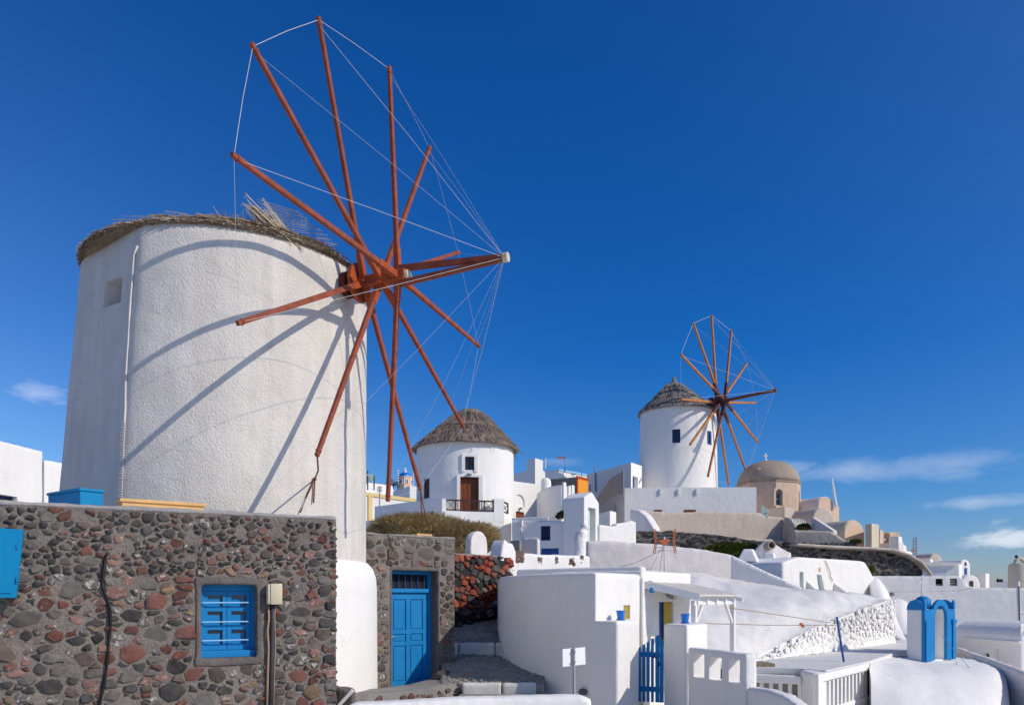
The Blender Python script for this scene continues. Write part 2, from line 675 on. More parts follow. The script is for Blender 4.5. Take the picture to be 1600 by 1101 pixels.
M['ochre_reveal'] = mat_paint('ochre_reveal', (0.46, 0.33, 0.055), 0.75, 0.2)
M['rust'] = mat_paint('red_oxide_beam', (0.335, 0.088, 0.050), 0.7, 0.45, 0.35, 5, 0.2, wear=(0.46, 0.25, 0.18))
M['rust_bright'] = mat_paint('orange_red_hub', (0.42, 0.085, 0.022), 0.6, 0.4, 0.2, 5, 0.3)
M['rust_dark'] = mat_paint('dark_red_wheel', (0.13, 0.025, 0.014), 0.7, 0.4, 0.3, 6, 0.3)
M['spar3'] = mat_paint('honey_wood', (0.50, 0.20, 0.055), 0.6, 0.35, 0.2, 4, 0.3)
M['spar3_dark'] = mat_paint('oxblood_clamp', (0.13, 0.046, 0.040), 0.6, 0.3, 0.2, 4, 0.3)
M['door_wood'] = mat_paint('stained_door', (0.23, 0.062, 0.018), 0.55, 0.35, 0.2, 5, 0.3)
M['brown'] = mat_paint('brown_stain', (0.060, 0.026, 0.020), 0.6, 0.3, 0.2, 5, 0.3)
M['pine'] = mat_paint('varnished_pine', (0.74, 0.44, 0.17), 0.5, 0.22, 0.1, 4, 0.35)
M['cream_box'] = mat_paint('cream_plastic', (0.60, 0.53, 0.36), 0.5, 0.06, 0.03, 4, 0.4)
M['cable'] = mat_paint('black_rubber', (0.012, 0.011, 0.012), 0.6, 0.2)
M['conduit_grey'] = mat_paint('grey_conduit', (0.055, 0.06, 0.075), 0.6, 0.25, 0.1, 5)
M['conduit_tan'] = mat_paint('tan_conduit', (0.42, 0.27, 0.16), 0.6, 0.25, 0.1, 5)
M['rope'] = mat_paint('pale_rope', (0.66, 0.62, 0.58), 0.8, 0.2, 0.2, 20)
M['wire'] = mat_paint('thin_wire', (0.30, 0.28, 0.27), 0.6, 0.2)
M['rope_red'] = mat_paint('brown_rope', (0.22, 0.085, 0.045), 0.9, 0.4, 0.4, 25)
M['metal'] = mat_paint('galvanised_pole', (0.30, 0.31, 0.32), 0.45, 0.2, 0.05, 8, 0.5)
M['white_paint'] = mat_paint('white_paint', (0.78, 0.77, 0.75), 0.55, 0.08, 0.05, 4, 0.3)
M['sign_white'] = mat_paint('sign_back', (0.80, 0.80, 0.79), 0.5, 0.04, 0.02, 3, 0.3)
M['awning'] = mat_paint('weathered_boards', (0.62, 0.575, 0.53), 0.8, 0.15, 0.2, 6, 0.2)
M['fabric'] = mat_paint('sackcloth', (0.40, 0.355, 0.31), 0.95, 0.2, 0.3, 8, 0.1)
M['antenna_orange'] = mat_paint('orange_plastic', (0.62, 0.16, 0.05), 0.5, 0.15)
M['glass'] = mat_paint('window_glass', (0.03, 0.045, 0.06), 0.12, 0.3, 0.0, 3, 0.6)
M['straw'] = mat_thatch('straw', (0.40, 0.31, 0.22), (0.17, 0.125, 0.085))
M['straw_pale'] = mat_thatch('straw_pale', (0.58, 0.49, 0.37), (0.30, 0.235, 0.165))
M['thatch2'] = mat_thatch('old_thatch', (0.29, 0.225, 0.185), (0.15, 0.115, 0.092), 14)
M['thatch3'] = mat_thatch('grey_thatch', (0.36, 0.325, 0.28), (0.18, 0.155, 0.13), 14)
M['scrub'] = mat_thatch('dry_scrub', (0.62, 0.47, 0.24), (0.40, 0.30, 0.14), 9)
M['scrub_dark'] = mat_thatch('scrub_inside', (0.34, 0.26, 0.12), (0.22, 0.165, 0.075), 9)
M['leaf'] = mat_paint('vine_leaf', (0.15, 0.17, 0.018), 0.6, 0.5, 0.2, 5)
M['leaf_dark'] = mat_paint('dark_leaf', (0.050, 0.075, 0.016), 0.6, 0.5, 0.2, 5)
M['step_white'] = mat_plaster('step_limewash', (0.66, 0.645, 0.61), (0.50, 0.485, 0.45), 2, 16, 0.5)
M['bounce_ground'] = mat_plaster('pale_bounce_ground', (0.78, 0.74, 0.68), (0.66, 0.62, 0.56), 0.25, 2, 1.0, 0.1, 0.0)  # pale as whitewash to bounce light onto shaded walls, mostly out of view
M['cobble_bed'] = mat_plaster('path_bed', (0.34, 0.32, 0.295), (0.24, 0.225, 0.205), 2, 14, 0.8, 0.04, 0.0)
M['s_dark'] = mat_stone('basalt', (0.066, 0.062, 0.060), (0.033, 0.031, 0.031), (0.30, 0.28, 0.25), 0.66, dust=0.30)
M['s_grey'] = mat_stone('grey_lava', (0.175, 0.155, 0.138), (0.090, 0.080, 0.072), (0.36, 0.33, 0.29), 0.66, dust=0.30)
M['s_brown'] = mat_stone('brown_lava', (0.140, 0.100, 0.082), (0.066, 0.048, 0.042), (0.33, 0.28, 0.24), 0.66, dust=0.30)
M['s_red'] = mat_stone('red_scoria', (0.205, 0.068, 0.047), (0.105, 0.042, 0.035), (0.42, 0.31, 0.26), 0.61, dust=0.30)
M['s_pink'] = mat_stone('pink_scoria', (0.29, 0.155, 0.125), (0.19, 0.090, 0.074), (0.50, 0.44, 0.39), 0.55, dust=0.30)
M['s_tan'] = mat_stone('tan_tuff', (0.28, 0.185, 0.105), (0.18, 0.12, 0.072), (0.42, 0.36, 0.29), 0.62, dust=0.30)
M['s_pale'] = mat_stone('lichened_stone', (0.20, 0.18, 0.16), (0.055, 0.052, 0.052), (0.58, 0.53, 0.47), 0.53, dust=0.30)
M['s_scoria'] = mat_stone('fresh_red_scoria', (0.34, 0.085, 0.045), (0.19, 0.05, 0.03), (0.48, 0.33, 0.27), 0.64)
M['s_black'] = mat_stone('black_lava', (0.045, 0.043, 0.042), (0.024, 0.023, 0.023), (0.20, 0.18, 0.16), 0.72)
M['s_green'] = mat_stone('slate_grey', (0.14, 0.13, 0.115), (0.055, 0.052, 0.048), (0.22, 0.19, 0.16), 0.64)
M['s_white'] = mat_stone('white_stone', (0.70, 0.68, 0.65), (0.50, 0.48, 0.45))
M['cobble'] = mat_stone('path_cobble', (0.30, 0.28, 0.26), (0.17, 0.158, 0.148), (0.42, 0.40, 0.37), 0.68)
M['s_limed'] = mat_stone('limewashed_stone', (0.78, 0.775, 0.765), (0.74, 0.735, 0.725))

t = NT('sea_water')
M['sea'] = t.done((0.012, 0.05, 0.10), 0.18, t.bump(t.noise(0.05, 5), 0.3, 1.0), 0.5)

# ------------------------------------------------------------------ terrain, sea
CTRL = [(0, -20, -1.5), (-30, -20, -1), (30, -20, -8), (0, 0, -0.6), (-6, 8, -0.8), (0, 11, -1.1), (-4, 16, -0.9), (-1.2, 18, -0.75),
        (-1.0, 23, -0.3), (-1, 26, 0.3), (3, 15, -1.6), (8, 18, -2.6), (6, 24, -1.6), (13, 24, -3), (22, 24, -5), (40, 24, -14), (5, 32, -0.5),
        (0, 40, 2.6), (-7, 36, 1.2), (-5, 50, 4.2), (6, 48, 3.4), (10, 45, 2.2), (12, 56, 5.0), (14, 63, 6.5), (22, 62, 5.5), (18, 44, 0.5), (25, 40, -2.5),
        (30, 50, -3), (45, 60, -8), (-25, 25, 0), (-30, 50, 4), (-14, 36, 1.5), (-14, 62, 7), (-12, 82, 11), (0, 75, 8), (12, 80, 7), (0, 120, 4),
        (-60, 30, -4), (-60, 80, -2), (60, 20, -24), (70, 80, -22), (40, 110, -12), (-40, 130, -6)]


def gz(x, y):
    a = b = 0.0
    for cx, cy, cz in CTRL:
        w = 1.0 / (((x - cx) ** 2 + (y - cy) ** 2) + 0.6) ** 1.6
        a += w * cz
        b += w
    z = a / b
    far = math.hypot(x, y - 40)
    if far > 90:
        z -= (far - 90) * 0.38
    return max(z, -130.0)


def terrain():
    def axis(lo, hi, c, n):
        out = []
        for i in range(n + 1):
            t = -1 + 2 * i / n
            s = math.copysign(abs(t) ** 2.2, t)
            out.append(c + s * ((hi - c) if s > 0 else (c - lo)))
        return out
    xs, ys = axis(-420, 420, 3, 120), axis(-340, 460, 28, 120)
    bm = bmesh.new()
    g = [[bm.verts.new((x, y, gz(x, y) + 0.12 * noise.noise(Vector((x * 0.35, y * 0.35, 0))))) for x in xs] for y in ys]
    for j in range(len(ys) - 1):
        for i in range(len(xs) - 1):
            bm.faces.new((g[j][i], g[j][i + 1], g[j + 1][i + 1], g[j + 1][i]))
    struct('terrain', bm, M['bounce_ground'], True)


terrain()
bm = bmesh.new()
rs = [0, 200, 600, 2000, 8000, 40000]
c0 = bm.verts.new((0, 0, -105))
prev = None
for r in rs[1:]:
    ring = [bm.verts.new((r * math.cos(2 * math.pi * k / 64), r * math.sin(2 * math.pi * k / 64), -105)) for k in range(64)]
    for k in range(64):
        l = (k + 1) % 64
        if prev is None:
            bm.faces.new((c0, ring[k], ring[l]))
        else:
            bm.faces.new((prev[k], ring[k], ring[l], prev[l]))
    prev = ring
struct('sea', bm, M['sea'])


def low(foot, extra=0.6):
    return min(gz(p[0], p[1]) for p in foot) - extra


def block(foot_ud, ztop, mat, voxel=None, zb=None, bevel=0.04, cuts=(), smooth=2, amp=0.012, top_off=None, seed=0):
    foot = [G(*p) if not isinstance(p, Vector) else p for p in foot_ud]
    zb = low(foot) if zb is None else zb
    bm = prism(foot, zb, ztop, 0 if voxel else bevel, top_off)
    bm = cut(bm, list(cuts))
    if voxel:
        bm = plaster(bm, voxel, smooth, amp, seed=seed)
    return bm


def fill_window(fr, root, u0, u1, v0, v1, y, frame_mat, pane_mat, nx=2, ny=3, bar=0.05, name='window', label=None):
    """a window frame with glazing bars and a pane, set back y inside its opening"""
    um = (u0 + u1) / 2
    a0, a1, z0, z1 = fr.s(u0), fr.s(u1), fr.z(um, v1), fr.z(um, v0)
    b = fr.box(a0, a0 + bar, y, y + 0.06, z0, z1)
    b = join(b, fr.box(a1 - bar, a1, y, y + 0.06, z0, z1), fr.box(a0 + bar, a1 - bar, y, y + 0.06, z1 - bar, z1), fr.box(a0 + bar, a1 - bar, y, y + 0.06, z0, z0 + bar))
    for i in range(1, nx):
        x = a0 + (a1 - a0) * i / nx
        b = join(b, fr.box(x - bar / 2, x + bar / 2, y + 0.005, y + 0.05, z0 + bar, z1 - bar))
    for j in range(1, ny):
        z = z0 + (z1 - z0) * j / ny
        b = join(b, fr.box(a0 + bar, a1 - bar, y + 0.008, y + 0.047, z - bar / 2, z + bar / 2))
    w = part(name, b, frame_mat, root, label=label)
    part('pane', fr.box(a0 + 0.01, a1 - 0.01, y + 0.062, y + 0.075, z0 + 0.01, z1 - 0.01), pane_mat, w)
    return w


# ------------------------------------------------------------------ stones
def stone_variant(seed, flat=False):
    r = random.Random(seed)
    n = 11
    bm = bmesh.new()
    o_ = Vector((seed * 3.7, seed * 1.3, 0))
    ang = [2 * math.pi * (k + r.uniform(-0.25, 0.25)) / n for k in range(n)]
    rad = [0.94 + 0.34 * noise.noise(Vector((math.cos(a), math.sin(a), 0)) * 1.1 + o_) + r.uniform(-.10, .08) for a in ang]
    tilt = (r.uniform(-.25, .25), r.uniform(-.25, .25))
    rings = []
    for sc, y, j in ((1.0, 0.4, 0.0), (1.0, -0.22, 0.05), (0.80, -0.80, 0.08)):
        ring = []
        for a, q in zip(ang, rad):
            x, z = math.cos(a) * q * sc + r.uniform(-j, j), math.sin(a) * q * sc + r.uniform(-j, j)
            ring.append(bm.verts.new((x, (y + r.uniform(-j, j) * 1.6) + (x * tilt[0] + z * tilt[1] if y < 0 else 0), z)))
        rings.append(ring)
    for a, b in zip(rings, rings[1:]):
        for k in range(n):
            l = (k + 1) % n
            bm.faces.new((a[k], a[l], b[l], b[k]))
    cx, cz = r.uniform(-.2, .2), r.uniform(-.2, .2)
    c = bm.verts.new((cx, -1.0 + cx * tilt[0] + cz * tilt[1] + r.uniform(-.1, .08), cz))
    for k in range(n):
        bm.faces.new((rings[-1][k], rings[-1][(k + 1) % n], c))
    bmesh.ops.recalc_face_normals(bm, faces=bm.faces)
    return bm


STONE_ME = []
for i in range(34):
    b = stone_variant(100 + i)
    me = bpy.data.meshes.new('stone')
    b.to_mesh(me)
    me.polygons.foreach_set('use_smooth', [True] * len(me.polygons))
    me.set_sharp_from_angle(angle=R(44))
    me.materials.append(M['s_grey'])
    b.free()
    STONE_ME.append(me)


def stone_matrix(fr, s, z, rx, rz, dep, rot, y=0.0):
    c, sn = math.cos(rot), math.sin(rot)
    o = fr.pt(s, y, z)
    ex, ey = Vector((fr.ex.x, fr.ex.y, 0)), Vector((fr.ey.x, fr.ey.y, 0))
    ez = Vector((0, 0, 1))
    ax, az = ex * c + ez * sn, -ex * sn + ez * c
    return Matrix(((ax.x * rx, ey.x * dep, az.x * rz, o.x), (ax.y * rx, ey.y * dep, az.y * rz, o.y), (ax.z * rx, ey.z * dep, az.z * rz, o.z), (0, 0, 0, 1)))


def pack(s0, s1, z0, z1, ok, sched, rnd, gap=1.0):
    cell = 0.3
    grid = {}
    out = []
    for tries, a, b, asp0, asp1 in sched:
        for _ in range(tries):
            s, z = rnd.uniform(s0, s1), rnd.uniform(z0, z1)
            rx = rnd.uniform(a, b)
            rz = rx * rnd.uniform(asp0, asp1)
            k = ok(s, z, rx, rz)
            if not k:
                continue
            rx, rz = rx * k, rz * k
            ci, cj = int(s // cell), int(z // cell)
            bad = False
            for i in range(ci - 2, ci + 3):
                for j in range(cj - 2, cj + 3):
                    for (s2, z2, x2, y2) in grid.get((i, j), ()):
                        dx, dz = (s - s2) / (rx + x2), (z - z2) / (rz + y2)
                        if dx * dx + dz * dz < gap:
                            bad = True
                            break
                    if bad: break
                if bad: break
            if not bad:
                grid.setdefault((ci, cj), []).append((s, z, rx, rz))
                out.append((s, z, rx, rz))
    return out


def lay(fr, stones, colour, parent, rnd, limit=290, dep=(0.55, 0.3), rot=0.25, y=0.0, fill_mats=None):
    """the largest stones as parts of their own, the rest joined into one part per wall"""
    stones.sort(key=lambda q: -q[2] * q[3])
    off = base_of(parent)
    rest = {}
    for i, (s, z, rx, rz) in enumerate(stones):
        mm = stone_matrix(fr, s, z, rx, rz, dep[0] * min(rx, rz) * rnd.uniform(1 - dep[1], 1 + dep[1]), rnd.uniform(-rot, rot), y)
        me = rnd.choice(STONE_ME)
        mt = colour(s, z, rnd)
        if i < limit:
            o = bpy.data.objects.new('stone', me)
            COL.objects.link(o)
            o.parent = parent
            o.matrix_basis = Matrix.Translation(-off) @ mm
            o.material_slots[0].link = 'OBJECT'
            o.material_slots[0].material = M[mt]
        else:
            rest.setdefault(mt, []).append((me, mm))
    if rest:
        bm = bmesh.new()
        keys = list(rest)
        for ki, k in enumerate(keys):
            for me, mm in rest[k]:
                nb = bmesh.new()
                nb.from_mesh(me)
                nb.transform(mm)
                for f in nb.faces:
                    f.material_index = ki
                    f.smooth = True
                tmp = bpy.data.meshes.new('tmp')
                nb.to_mesh(tmp)
                nb.free()
                bm.from_mesh(tmp)
                bpy.data.meshes.remove(tmp)
        bm.transform(Matrix.Translation(-off))
        me = bpy.data.meshes.new('small_stones')
        bm.to_mesh(me)
        bm.free()
        for k in keys:
            me.materials.append(M[k])
        o = bpy.data.objects.new('small_stones', me)
        COL.objects.link(o)
        o.parent = parent
        o['kind'] = 'stuff'


def fit_cells(sites, bounds, rect=None, asp=1.35, wk=0.8):
    """each stone's outline is the ground nearer to it than to its neighbours"""
    def clip(poly, nx, nz, c):
        out = []
        n = len(poly)
        for i in range(n):
            p, q = poly[i], poly[(i + 1) % n]
            dp, dq = p[0] * nx + p[1] * nz - c, q[0] * nx + q[1] * nz - c
            if dp <= 0: out.append(p)
            if (dp < 0 < dq) or (dq < 0 < dp):
                f = dp / (dp - dq)
                out.append((p[0] + (q[0] - p[0]) * f, p[1] + (q[1] - p[1]) * f))
        return out
    S = [(s / asp, z, wk * (rx / asp * rz)) for s, z, rx, rz in sites]
    cell, grid = 0.25, {}
    for i, (x, z, w) in enumerate(S):
        grid.setdefault((int(x // cell), int(z // cell)), []).append(i)
    polys = []
    b0, b1, c0_, c1_ = bounds[0] / asp, bounds[1] / asp, bounds[2], bounds[3]
    for i, (x, z, w) in enumerate(S):
        m = max(sites[i][2] / asp, sites[i][3])
        poly = [(x - m * 1.7, z - m * 1.7), (x + m * 1.7, z - m * 1.7), (x + m * 1.7, z + m * 1.7), (x - m * 1.7, z + m * 1.7)]
        for nx, nz, c in ((-1, 0, -b0), (1, 0, b1), (0, -1, -c0_), (0, 1, c1_)):
            poly = clip(poly, nx, nz, c)
        if rect:
            r0, r1_, q0, q1_ = rect[0] / asp, rect[1] / asp, rect[2], rect[3]
            d = max((r0 - x, (1, 0, r0)), (x - r1_, (-1, 0, -r1_)), (q0 - z, (0, 1, q0)), (z - q1_, (0, -1, -q1_)))
            poly = clip(poly, *d[1])
        ci, cj = int(x // cell), int(z // cell)
        for a_ in range(ci - 2, ci + 3):
            for b_ in range(cj - 2, cj + 3):
                for k in grid.get((a_, b_), ()):
                    if k == i or not poly: continue
                    x2, z2, w2 = S[k]
                    nx, nz = 2 * (x2 - x), 2 * (z2 - z)
                    poly = clip(poly, nx, nz, (x2 * x2 + z2 * z2 - w2) - (x * x + z * z - w))
        polys.append([(p[0] * asp, p[1]) for p in poly])
    return polys


def cell_stone(poly, gap, h, rnd):
    n = len(poly)
    cx, cz = sum(p[0] for p in poly) / n, sum(p[1] for p in poly) / n
    per = [math.hypot(poly[(i + 1) % n][0] - poly[i][0], poly[(i + 1) % n][1] - poly[i][1]) for i in range(n)]
    tot, N = sum(per), rnd.choice((7, 8, 8, 9, 10))
    if tot < 0.10: return None
    pts, i, acc = [], 0, 0.0
    for k in range(N):
        t = (k + rnd.uniform(-.22, .22)) / N * tot % tot
        i, acc = 0, 0.0
        while acc + per[i] < t and i < n - 1:
            acc += per[i]; i += 1
        f = (t - acc) / max(per[i], 1e-6)
        p, q = poly[i], poly[(i + 1) % n]
        pts.append((p[0] + (q[0] - p[0]) * f, p[1] + (q[1] - p[1]) * f))
    ring0 = []
    for (x, z) in pts:
        d = math.hypot(x - cx, z - cz)
        k = max(0.40, (d - gap * rnd.uniform(.2, 2.2)) / d) * rnd.uniform(.90, 1.05)
        ring0.append(((x - cx) * k, (z - cz) * k))
    tx, tz = rnd.uniform(-.36, .36), rnd.uniform(-.36, .36)
    bm = bmesh.new()
    rings = []
    for sc, y, j in ((1.0, .03, 0), (.99, -h * .30, .008), (.80, -h * .85, .014)):
        rings.append([bm.verts.new((x * sc + rnd.uniform(-j, j), y + (rnd.uniform(-.25, .25) * h + x * tx * .5 + z * tz * .5 if y < 0 else 0), z * sc + rnd.uniform(-j, j))) for x, z in ring0])
    for a, b in zip(rings, rings[1:]):
        for k in range(N):
            l = (k + 1) % N
            bm.faces.new((a[k], a[l], b[l], b[k]))
    c = bm.verts.new((rnd.uniform(-.01, .01), -h * rnd.uniform(.8, 1.15), rnd.uniform(-.01, .01)))
    for k in range(N):
        bm.faces.new((rings[-1][k], rings[-1][(k + 1) % N], c))
    bmesh.ops.recalc_face_normals(bm, faces=bm.faces)
    return bm, cx, cz, tot


def lay_cells(fr, sites, bounds, rect, colour, parent, rnd, limit=290, gap=.014, h=(.012, .035), skip=.05, drop=0.0):
    polys = fit_cells(sites, bounds, rect)
    made = []
    for q, poly in zip(sites, polys):
        if len(poly) < 3 or rnd.random() < skip: continue
        r_ = cell_stone(poly, gap * rnd.uniform(.6, 1.6), rnd.uniform(*h), rnd)
        if r_: made.append(r_)
    made.sort(key=lambda t_: -t_[3])
    off = base_of(parent)
    B3 = fr.m()
    rest = {}
    for i, (bm, cx, cz, tot) in enumerate(made):
        mt = colour(cx, cz, rnd)
        L_ = Matrix.Translation(-off) @ B3 @ Matrix.Translation((cx, 0, cz))
        if i < limit:
            me = bpy.data.meshes.new('stone')
            bm.to_mesh(me)
            me.polygons.foreach_set('use_smooth', [True] * len(me.polygons))
            me.set_sharp_from_angle(angle=R(28))
            me.materials.append(M[mt])
            o = bpy.data.objects.new('stone', me)
            COL.objects.link(o)
            o.parent = parent
            o.matrix_basis = L_
        else:
            bm.transform(L_)
            tmp = bpy.data.meshes.new('tmp')
            bm.to_mesh(tmp)
            rest.setdefault(mt, bmesh.new()).from_mesh(tmp)
            bpy.data.meshes.remove(tmp)
        bm.free()
    if rest:
        out = bmesh.new()
        keys = list(rest)
        for ki, k in enumerate(keys):
            for f in rest[k].faces:
                f.material_index = ki
                f.smooth = True
            tmp = bpy.data.meshes.new('tmp')
            rest[k].to_mesh(tmp); rest[k].free()
            out.from_mesh(tmp)
            bpy.data.meshes.remove(tmp)
        me = bpy.data.meshes.new('small_stones')
        out.to_mesh(me); out.free()
        for k in keys: me.materials.append(M[k])
        o = bpy.data.objects.new('small_stones', me)
        COL.objects.link(o)
        o.parent = parent
        o['kind'] = 'stuff'


def pick(rnd, table):
    t = rnd.random() * sum(w for _, w in table)
    for k, w in table:
        t -= w
        if t <= 0:
            return k
    return table[-1][0]
# ------------------------------------------------------------------ left: stone house with blue window
W1 = Fr(G(0, 10.35), G(525, 12.47))
W1TOP = 2.917
sh = thing('stone_house', 'mortared dark and red stone house front with one small blue window', 'house', (W1.p1.x, W1.p1.y, 0))
sL, sR = W1.s(-75), W1.L
foot = [W1.g(sL), W1.g(sR), W1.g(sR, 2.5), W1.g(sL, 2.5)]
WU = (314, 401, 913, 1027)
body = cut(prism(foot, -1.6, W1TOP - 0.03), [W1.ubox(*WU, -0.3, 0.42)])
part('wall', body, M['mortar'], sh)
cop = plaster(W1.box(sL, sR + 0.012, -0.012, 0.42, W1TOP - 0.045, W1TOP + 0.02), 0.03, 1, 0.022, 2.6, 3)
part('coping', cop, M['coping'], sh, True)
part('roof', W1.box(sL, sR - 0.02, 0.42, 2.48, W1TOP - 0.03, W1TOP - 0.005), M['white'], sh)
a0, a1 = W1.s(314), W1.s(401)
z0, z1 = W1.z(357, 1027), W1.z(357, 913)
sur = join(W1.box(a0 - 0.075, a0, -0.025, 0.1, z0, z1), W1.box(a1, a1 + 0.08, -0.025, 0.1, z0, z1 + 0.02),
           W1.box(a0 - 0.085, a1 + 0.095, -0.03, 0.1, z1, z1 + 0.10), W1.box(a0 - 0.09, a1 + 0.09, -0.028, 0.1, z0 - 0.11, z0))
part('window_surround', plaster(sur, 0.022, 2, 0.014, 4.0, 5), M['surround'], sh, True)
# the blue window: outer frame, two sashes of three panes, three bars
wy = 0.2
fw = 0.055
wb = join(W1.box(a0, a0 + fw, wy - 0.03, wy + 0.1, z0 + 0.1, z1), W1.box(a1 - fw, a1, wy - 0.03, wy + 0.1, z0 + 0.1, z1),
          W1.box(a0 + fw, a1 - fw, wy - 0.03, wy + 0.1, z1 - 0.09, z1), W1.box(a0, a1, wy - 0.10, wy + 0.1, z0, z0 + 0.1, 0.008))
win = part('window', wb, M['blue'], sh)
mid = (a0 + a1) / 2
for (x0, x1) in ((a0 + fw + 0.003, mid - 0.004), (mid + 0.004, a1 - fw - 0.003)):
    zz0, zz1 = z0 + 0.104, z1 - 0.094
    st = 0.058
    sb = join(W1.box(x0, x0 + st, wy, wy + 0.05, zz0, zz1), W1.box(x1 - st, x1, wy, wy + 0.05, zz0, zz1))
    hh = (zz1 - zz0)
    rails = [(zz0, zz0 + 0.085), (zz0 + hh * 0.345, zz0 + hh * 0.345 + 0.07), (zz0 + hh * 0.66, zz0 + hh * 0.66 + 0.07), (zz1 - 0.06, zz1)]
    for r0, r1 in rails:
        sb = join(sb, W1.box(x0 + st, x1 - st, wy + 0.002, wy + 0.048, r0, r1))
    part('sash', sb, M['blue'], win)
    for (r0, r1), (q0, q1) in zip(rails, rails[1:]):
        part('pane', W1.box(x0 + st, x1 - st, wy + 0.052, wy + 0.06, r1, q0), M['glass'], win)
        part('shutter_panel', W1.box(x0 + st * 0.9, x1 - st * 1.6, wy + 0.04, wy + 0.049, r1 - 0.01, r1 + (q0 - r1) * 0.72), M['blue'], win)
for k in (0.245, 0.51, 0.765):
    z = z1 - (z1 - z0) * k
    part('bar', tube([W1.pt(a0 + 0.03, wy - 0.075, z), W1.pt(a1 - 0.09, wy - 0.075, z)], 0.011, 6), M['blue_trim'], win)

zsplit = W1.z(250, 895)


def ok1(s, z, rx, rz):
    if z + rz > W1TOP - 0.05 or z - rz < 0.02: return 0
    if s + rx > sR + 0.015: return 0
    if a0 - 0.12 - rx * 0.9 < s < a1 + 0.12 + rx * 0.9 and z0 - 0.14 - rz * 0.9 < z < z1 + 0.14 + rz * 0.9: return 0
    return 0.78 if z > zsplit else 1.0


def col1(s, z, r):
    if z > zsplit + 0.05:
        return pick(r, [('s_dark', 40), ('s_grey', 18), ('s_brown', 14), ('s_pale', 12), ('s_red', 5), ('s_pink', 8), ('s_tan', 3)])
    return pick(r, [('s_dark', 20), ('s_grey', 16), ('s_brown', 10), ('s_pale', 13), ('s_red', 20), ('s_pink', 14), ('s_tan', 5)])


r1 = random.Random(21)
vis0 = W1.s(-40)
st1 = pack(vis0, sR, 0.0, W1TOP, lambda s, z, rx, rz: ok1(s, z, rx, rz) if z < zsplit - 0.05 else 0, [(46, 0.16, 0.23, 0.5, 0.85), (200, 0.11, 0.16, 0.35, 0.85), (300, .10, .18, .20, .34)], r1, 0.92)
pre = list(st1)


def ok1b(s, z, rx, rz):
    k = ok1(s, z, rx, rz)
    if not k: return 0
    for (s2, z2, x2, y2) in pre:
        dx, dz = (s - s2) / (rx + x2), (z - z2) / (rz + y2)
        if dx * dx + dz * dz < 0.90: return 0
    return k


st1 = pre + pack(vis0, sR, 0.0, W1TOP, ok1b, [(900, 0.09, 0.13, 0.42, 0.9), (1500, .07, .13, .25, .4), (5000, 0.06, 0.095, 0.5, 0.95), (7000, 0.042, 0.06, 0.6, 1.0)], r1, 0.86)
lay_cells(W1, st1, (vis0 - .3, sR + .02, -.1, W1TOP - .05), (a0 - .07, a1 + .075, z0 - .10, z1 + .09), col1, sh, r1, 270, .012, (.010, .040), .05)
# end stones that stick out of the right-hand corner
for k in range(22):
    z = 0.15 + k * 0.122 + r1.uniform(-0.02, 0.02)
    mm = stone_matrix(W1, sR - 0.04, z, r1.uniform(0.05, 0.085), r1.uniform(0.035, 0.06), 0.05, r1.uniform(-0.3, 0.3), 0.03)
    o = bpy.data.objects.new('stone', r1.choice(STONE_ME))
    COL.objects.link(o)
    o.parent = sh
    o.matrix_basis = Matrix.Translation(-base_of(sh)) @ mm
    o.material_slots[0].link = 'OBJECT'
    o.material_slots[0].material = M[col1(sR, z, r1)]

# fittings on that wall
mb = thing('meter_box', 'cream electric meter box with pipes running down from it', 'meter box', W1.pt(W1.s(425), 0, W1.z(425, 943)))
part('box', W1.ubox(415, 437, 912, 943, -0.15, -0.02, 0.012), M['cream_box'], mb, 30)
part('lid', W1.ubox(419.5, 437.4, 911.5, 943.5, -0.165, -0.148, 0.006), M['cream_box'], mb, 30)


def wall_path(fr, uv, y):
    return [fr.pt(fr.s(u), y, fr.z(u, v)) for u, v in uv]


part('conduit', tube(wall_path(W1, [(418, 943), (419, 965), (417, 985), (418.5, 1010), (417, 1060), (415.5, 1130)], -0.05), 0.017, 8), M['conduit_tan'], mb, True)
part('conduit', tube(wall_path(W1, [(425.5, 943), (425, 975), (424, 1030), (422, 1130)], -0.055), 0.034, 8), M['conduit_grey'], mb, True)
part('conduit', tube(wall_path(W1, [(429.5, 943), (427.5, 960), (429, 1000), (427, 1060), (425.5, 1130)], -0.07), 0.008, 6), M['conduit_tan'], mb, True)

cb = thing('wall_cabinet', 'flat bright blue metal cabinet hung on the stone wall', 'cabinet', W1.pt(W1.s(15), 0, W1.z(15, 933)))
out = [(W1.s(-60), W1.z(-60, 934)), (W1.s(27), W1.z(27, 933)), (W1.s(38), W1.z(38, 829)), (W1.s(-60), W1.z(-60, 822))]
part('body', extrude_outline(W1, out, 0, 0, -0.22, -0.01), M['blue_box'], cb)
ins = [(W1.s(-55), W1.z(-55, 926)), (W1.s(20), W1.z(20, 926)), (W1.s(31), W1.z(31, 835)), (W1.s(-55), W1.z(-55, 829))]
part('door', extrude_outline(W1, ins, 0, 0, -0.236, -0.222), M['blue_box'], cb)
for v in (855, 906):
    part('hinge', W1.ubox(27.5, 29.5, v - 4, v + 4, -0.25, -0.22), M['blue_box'], cb)

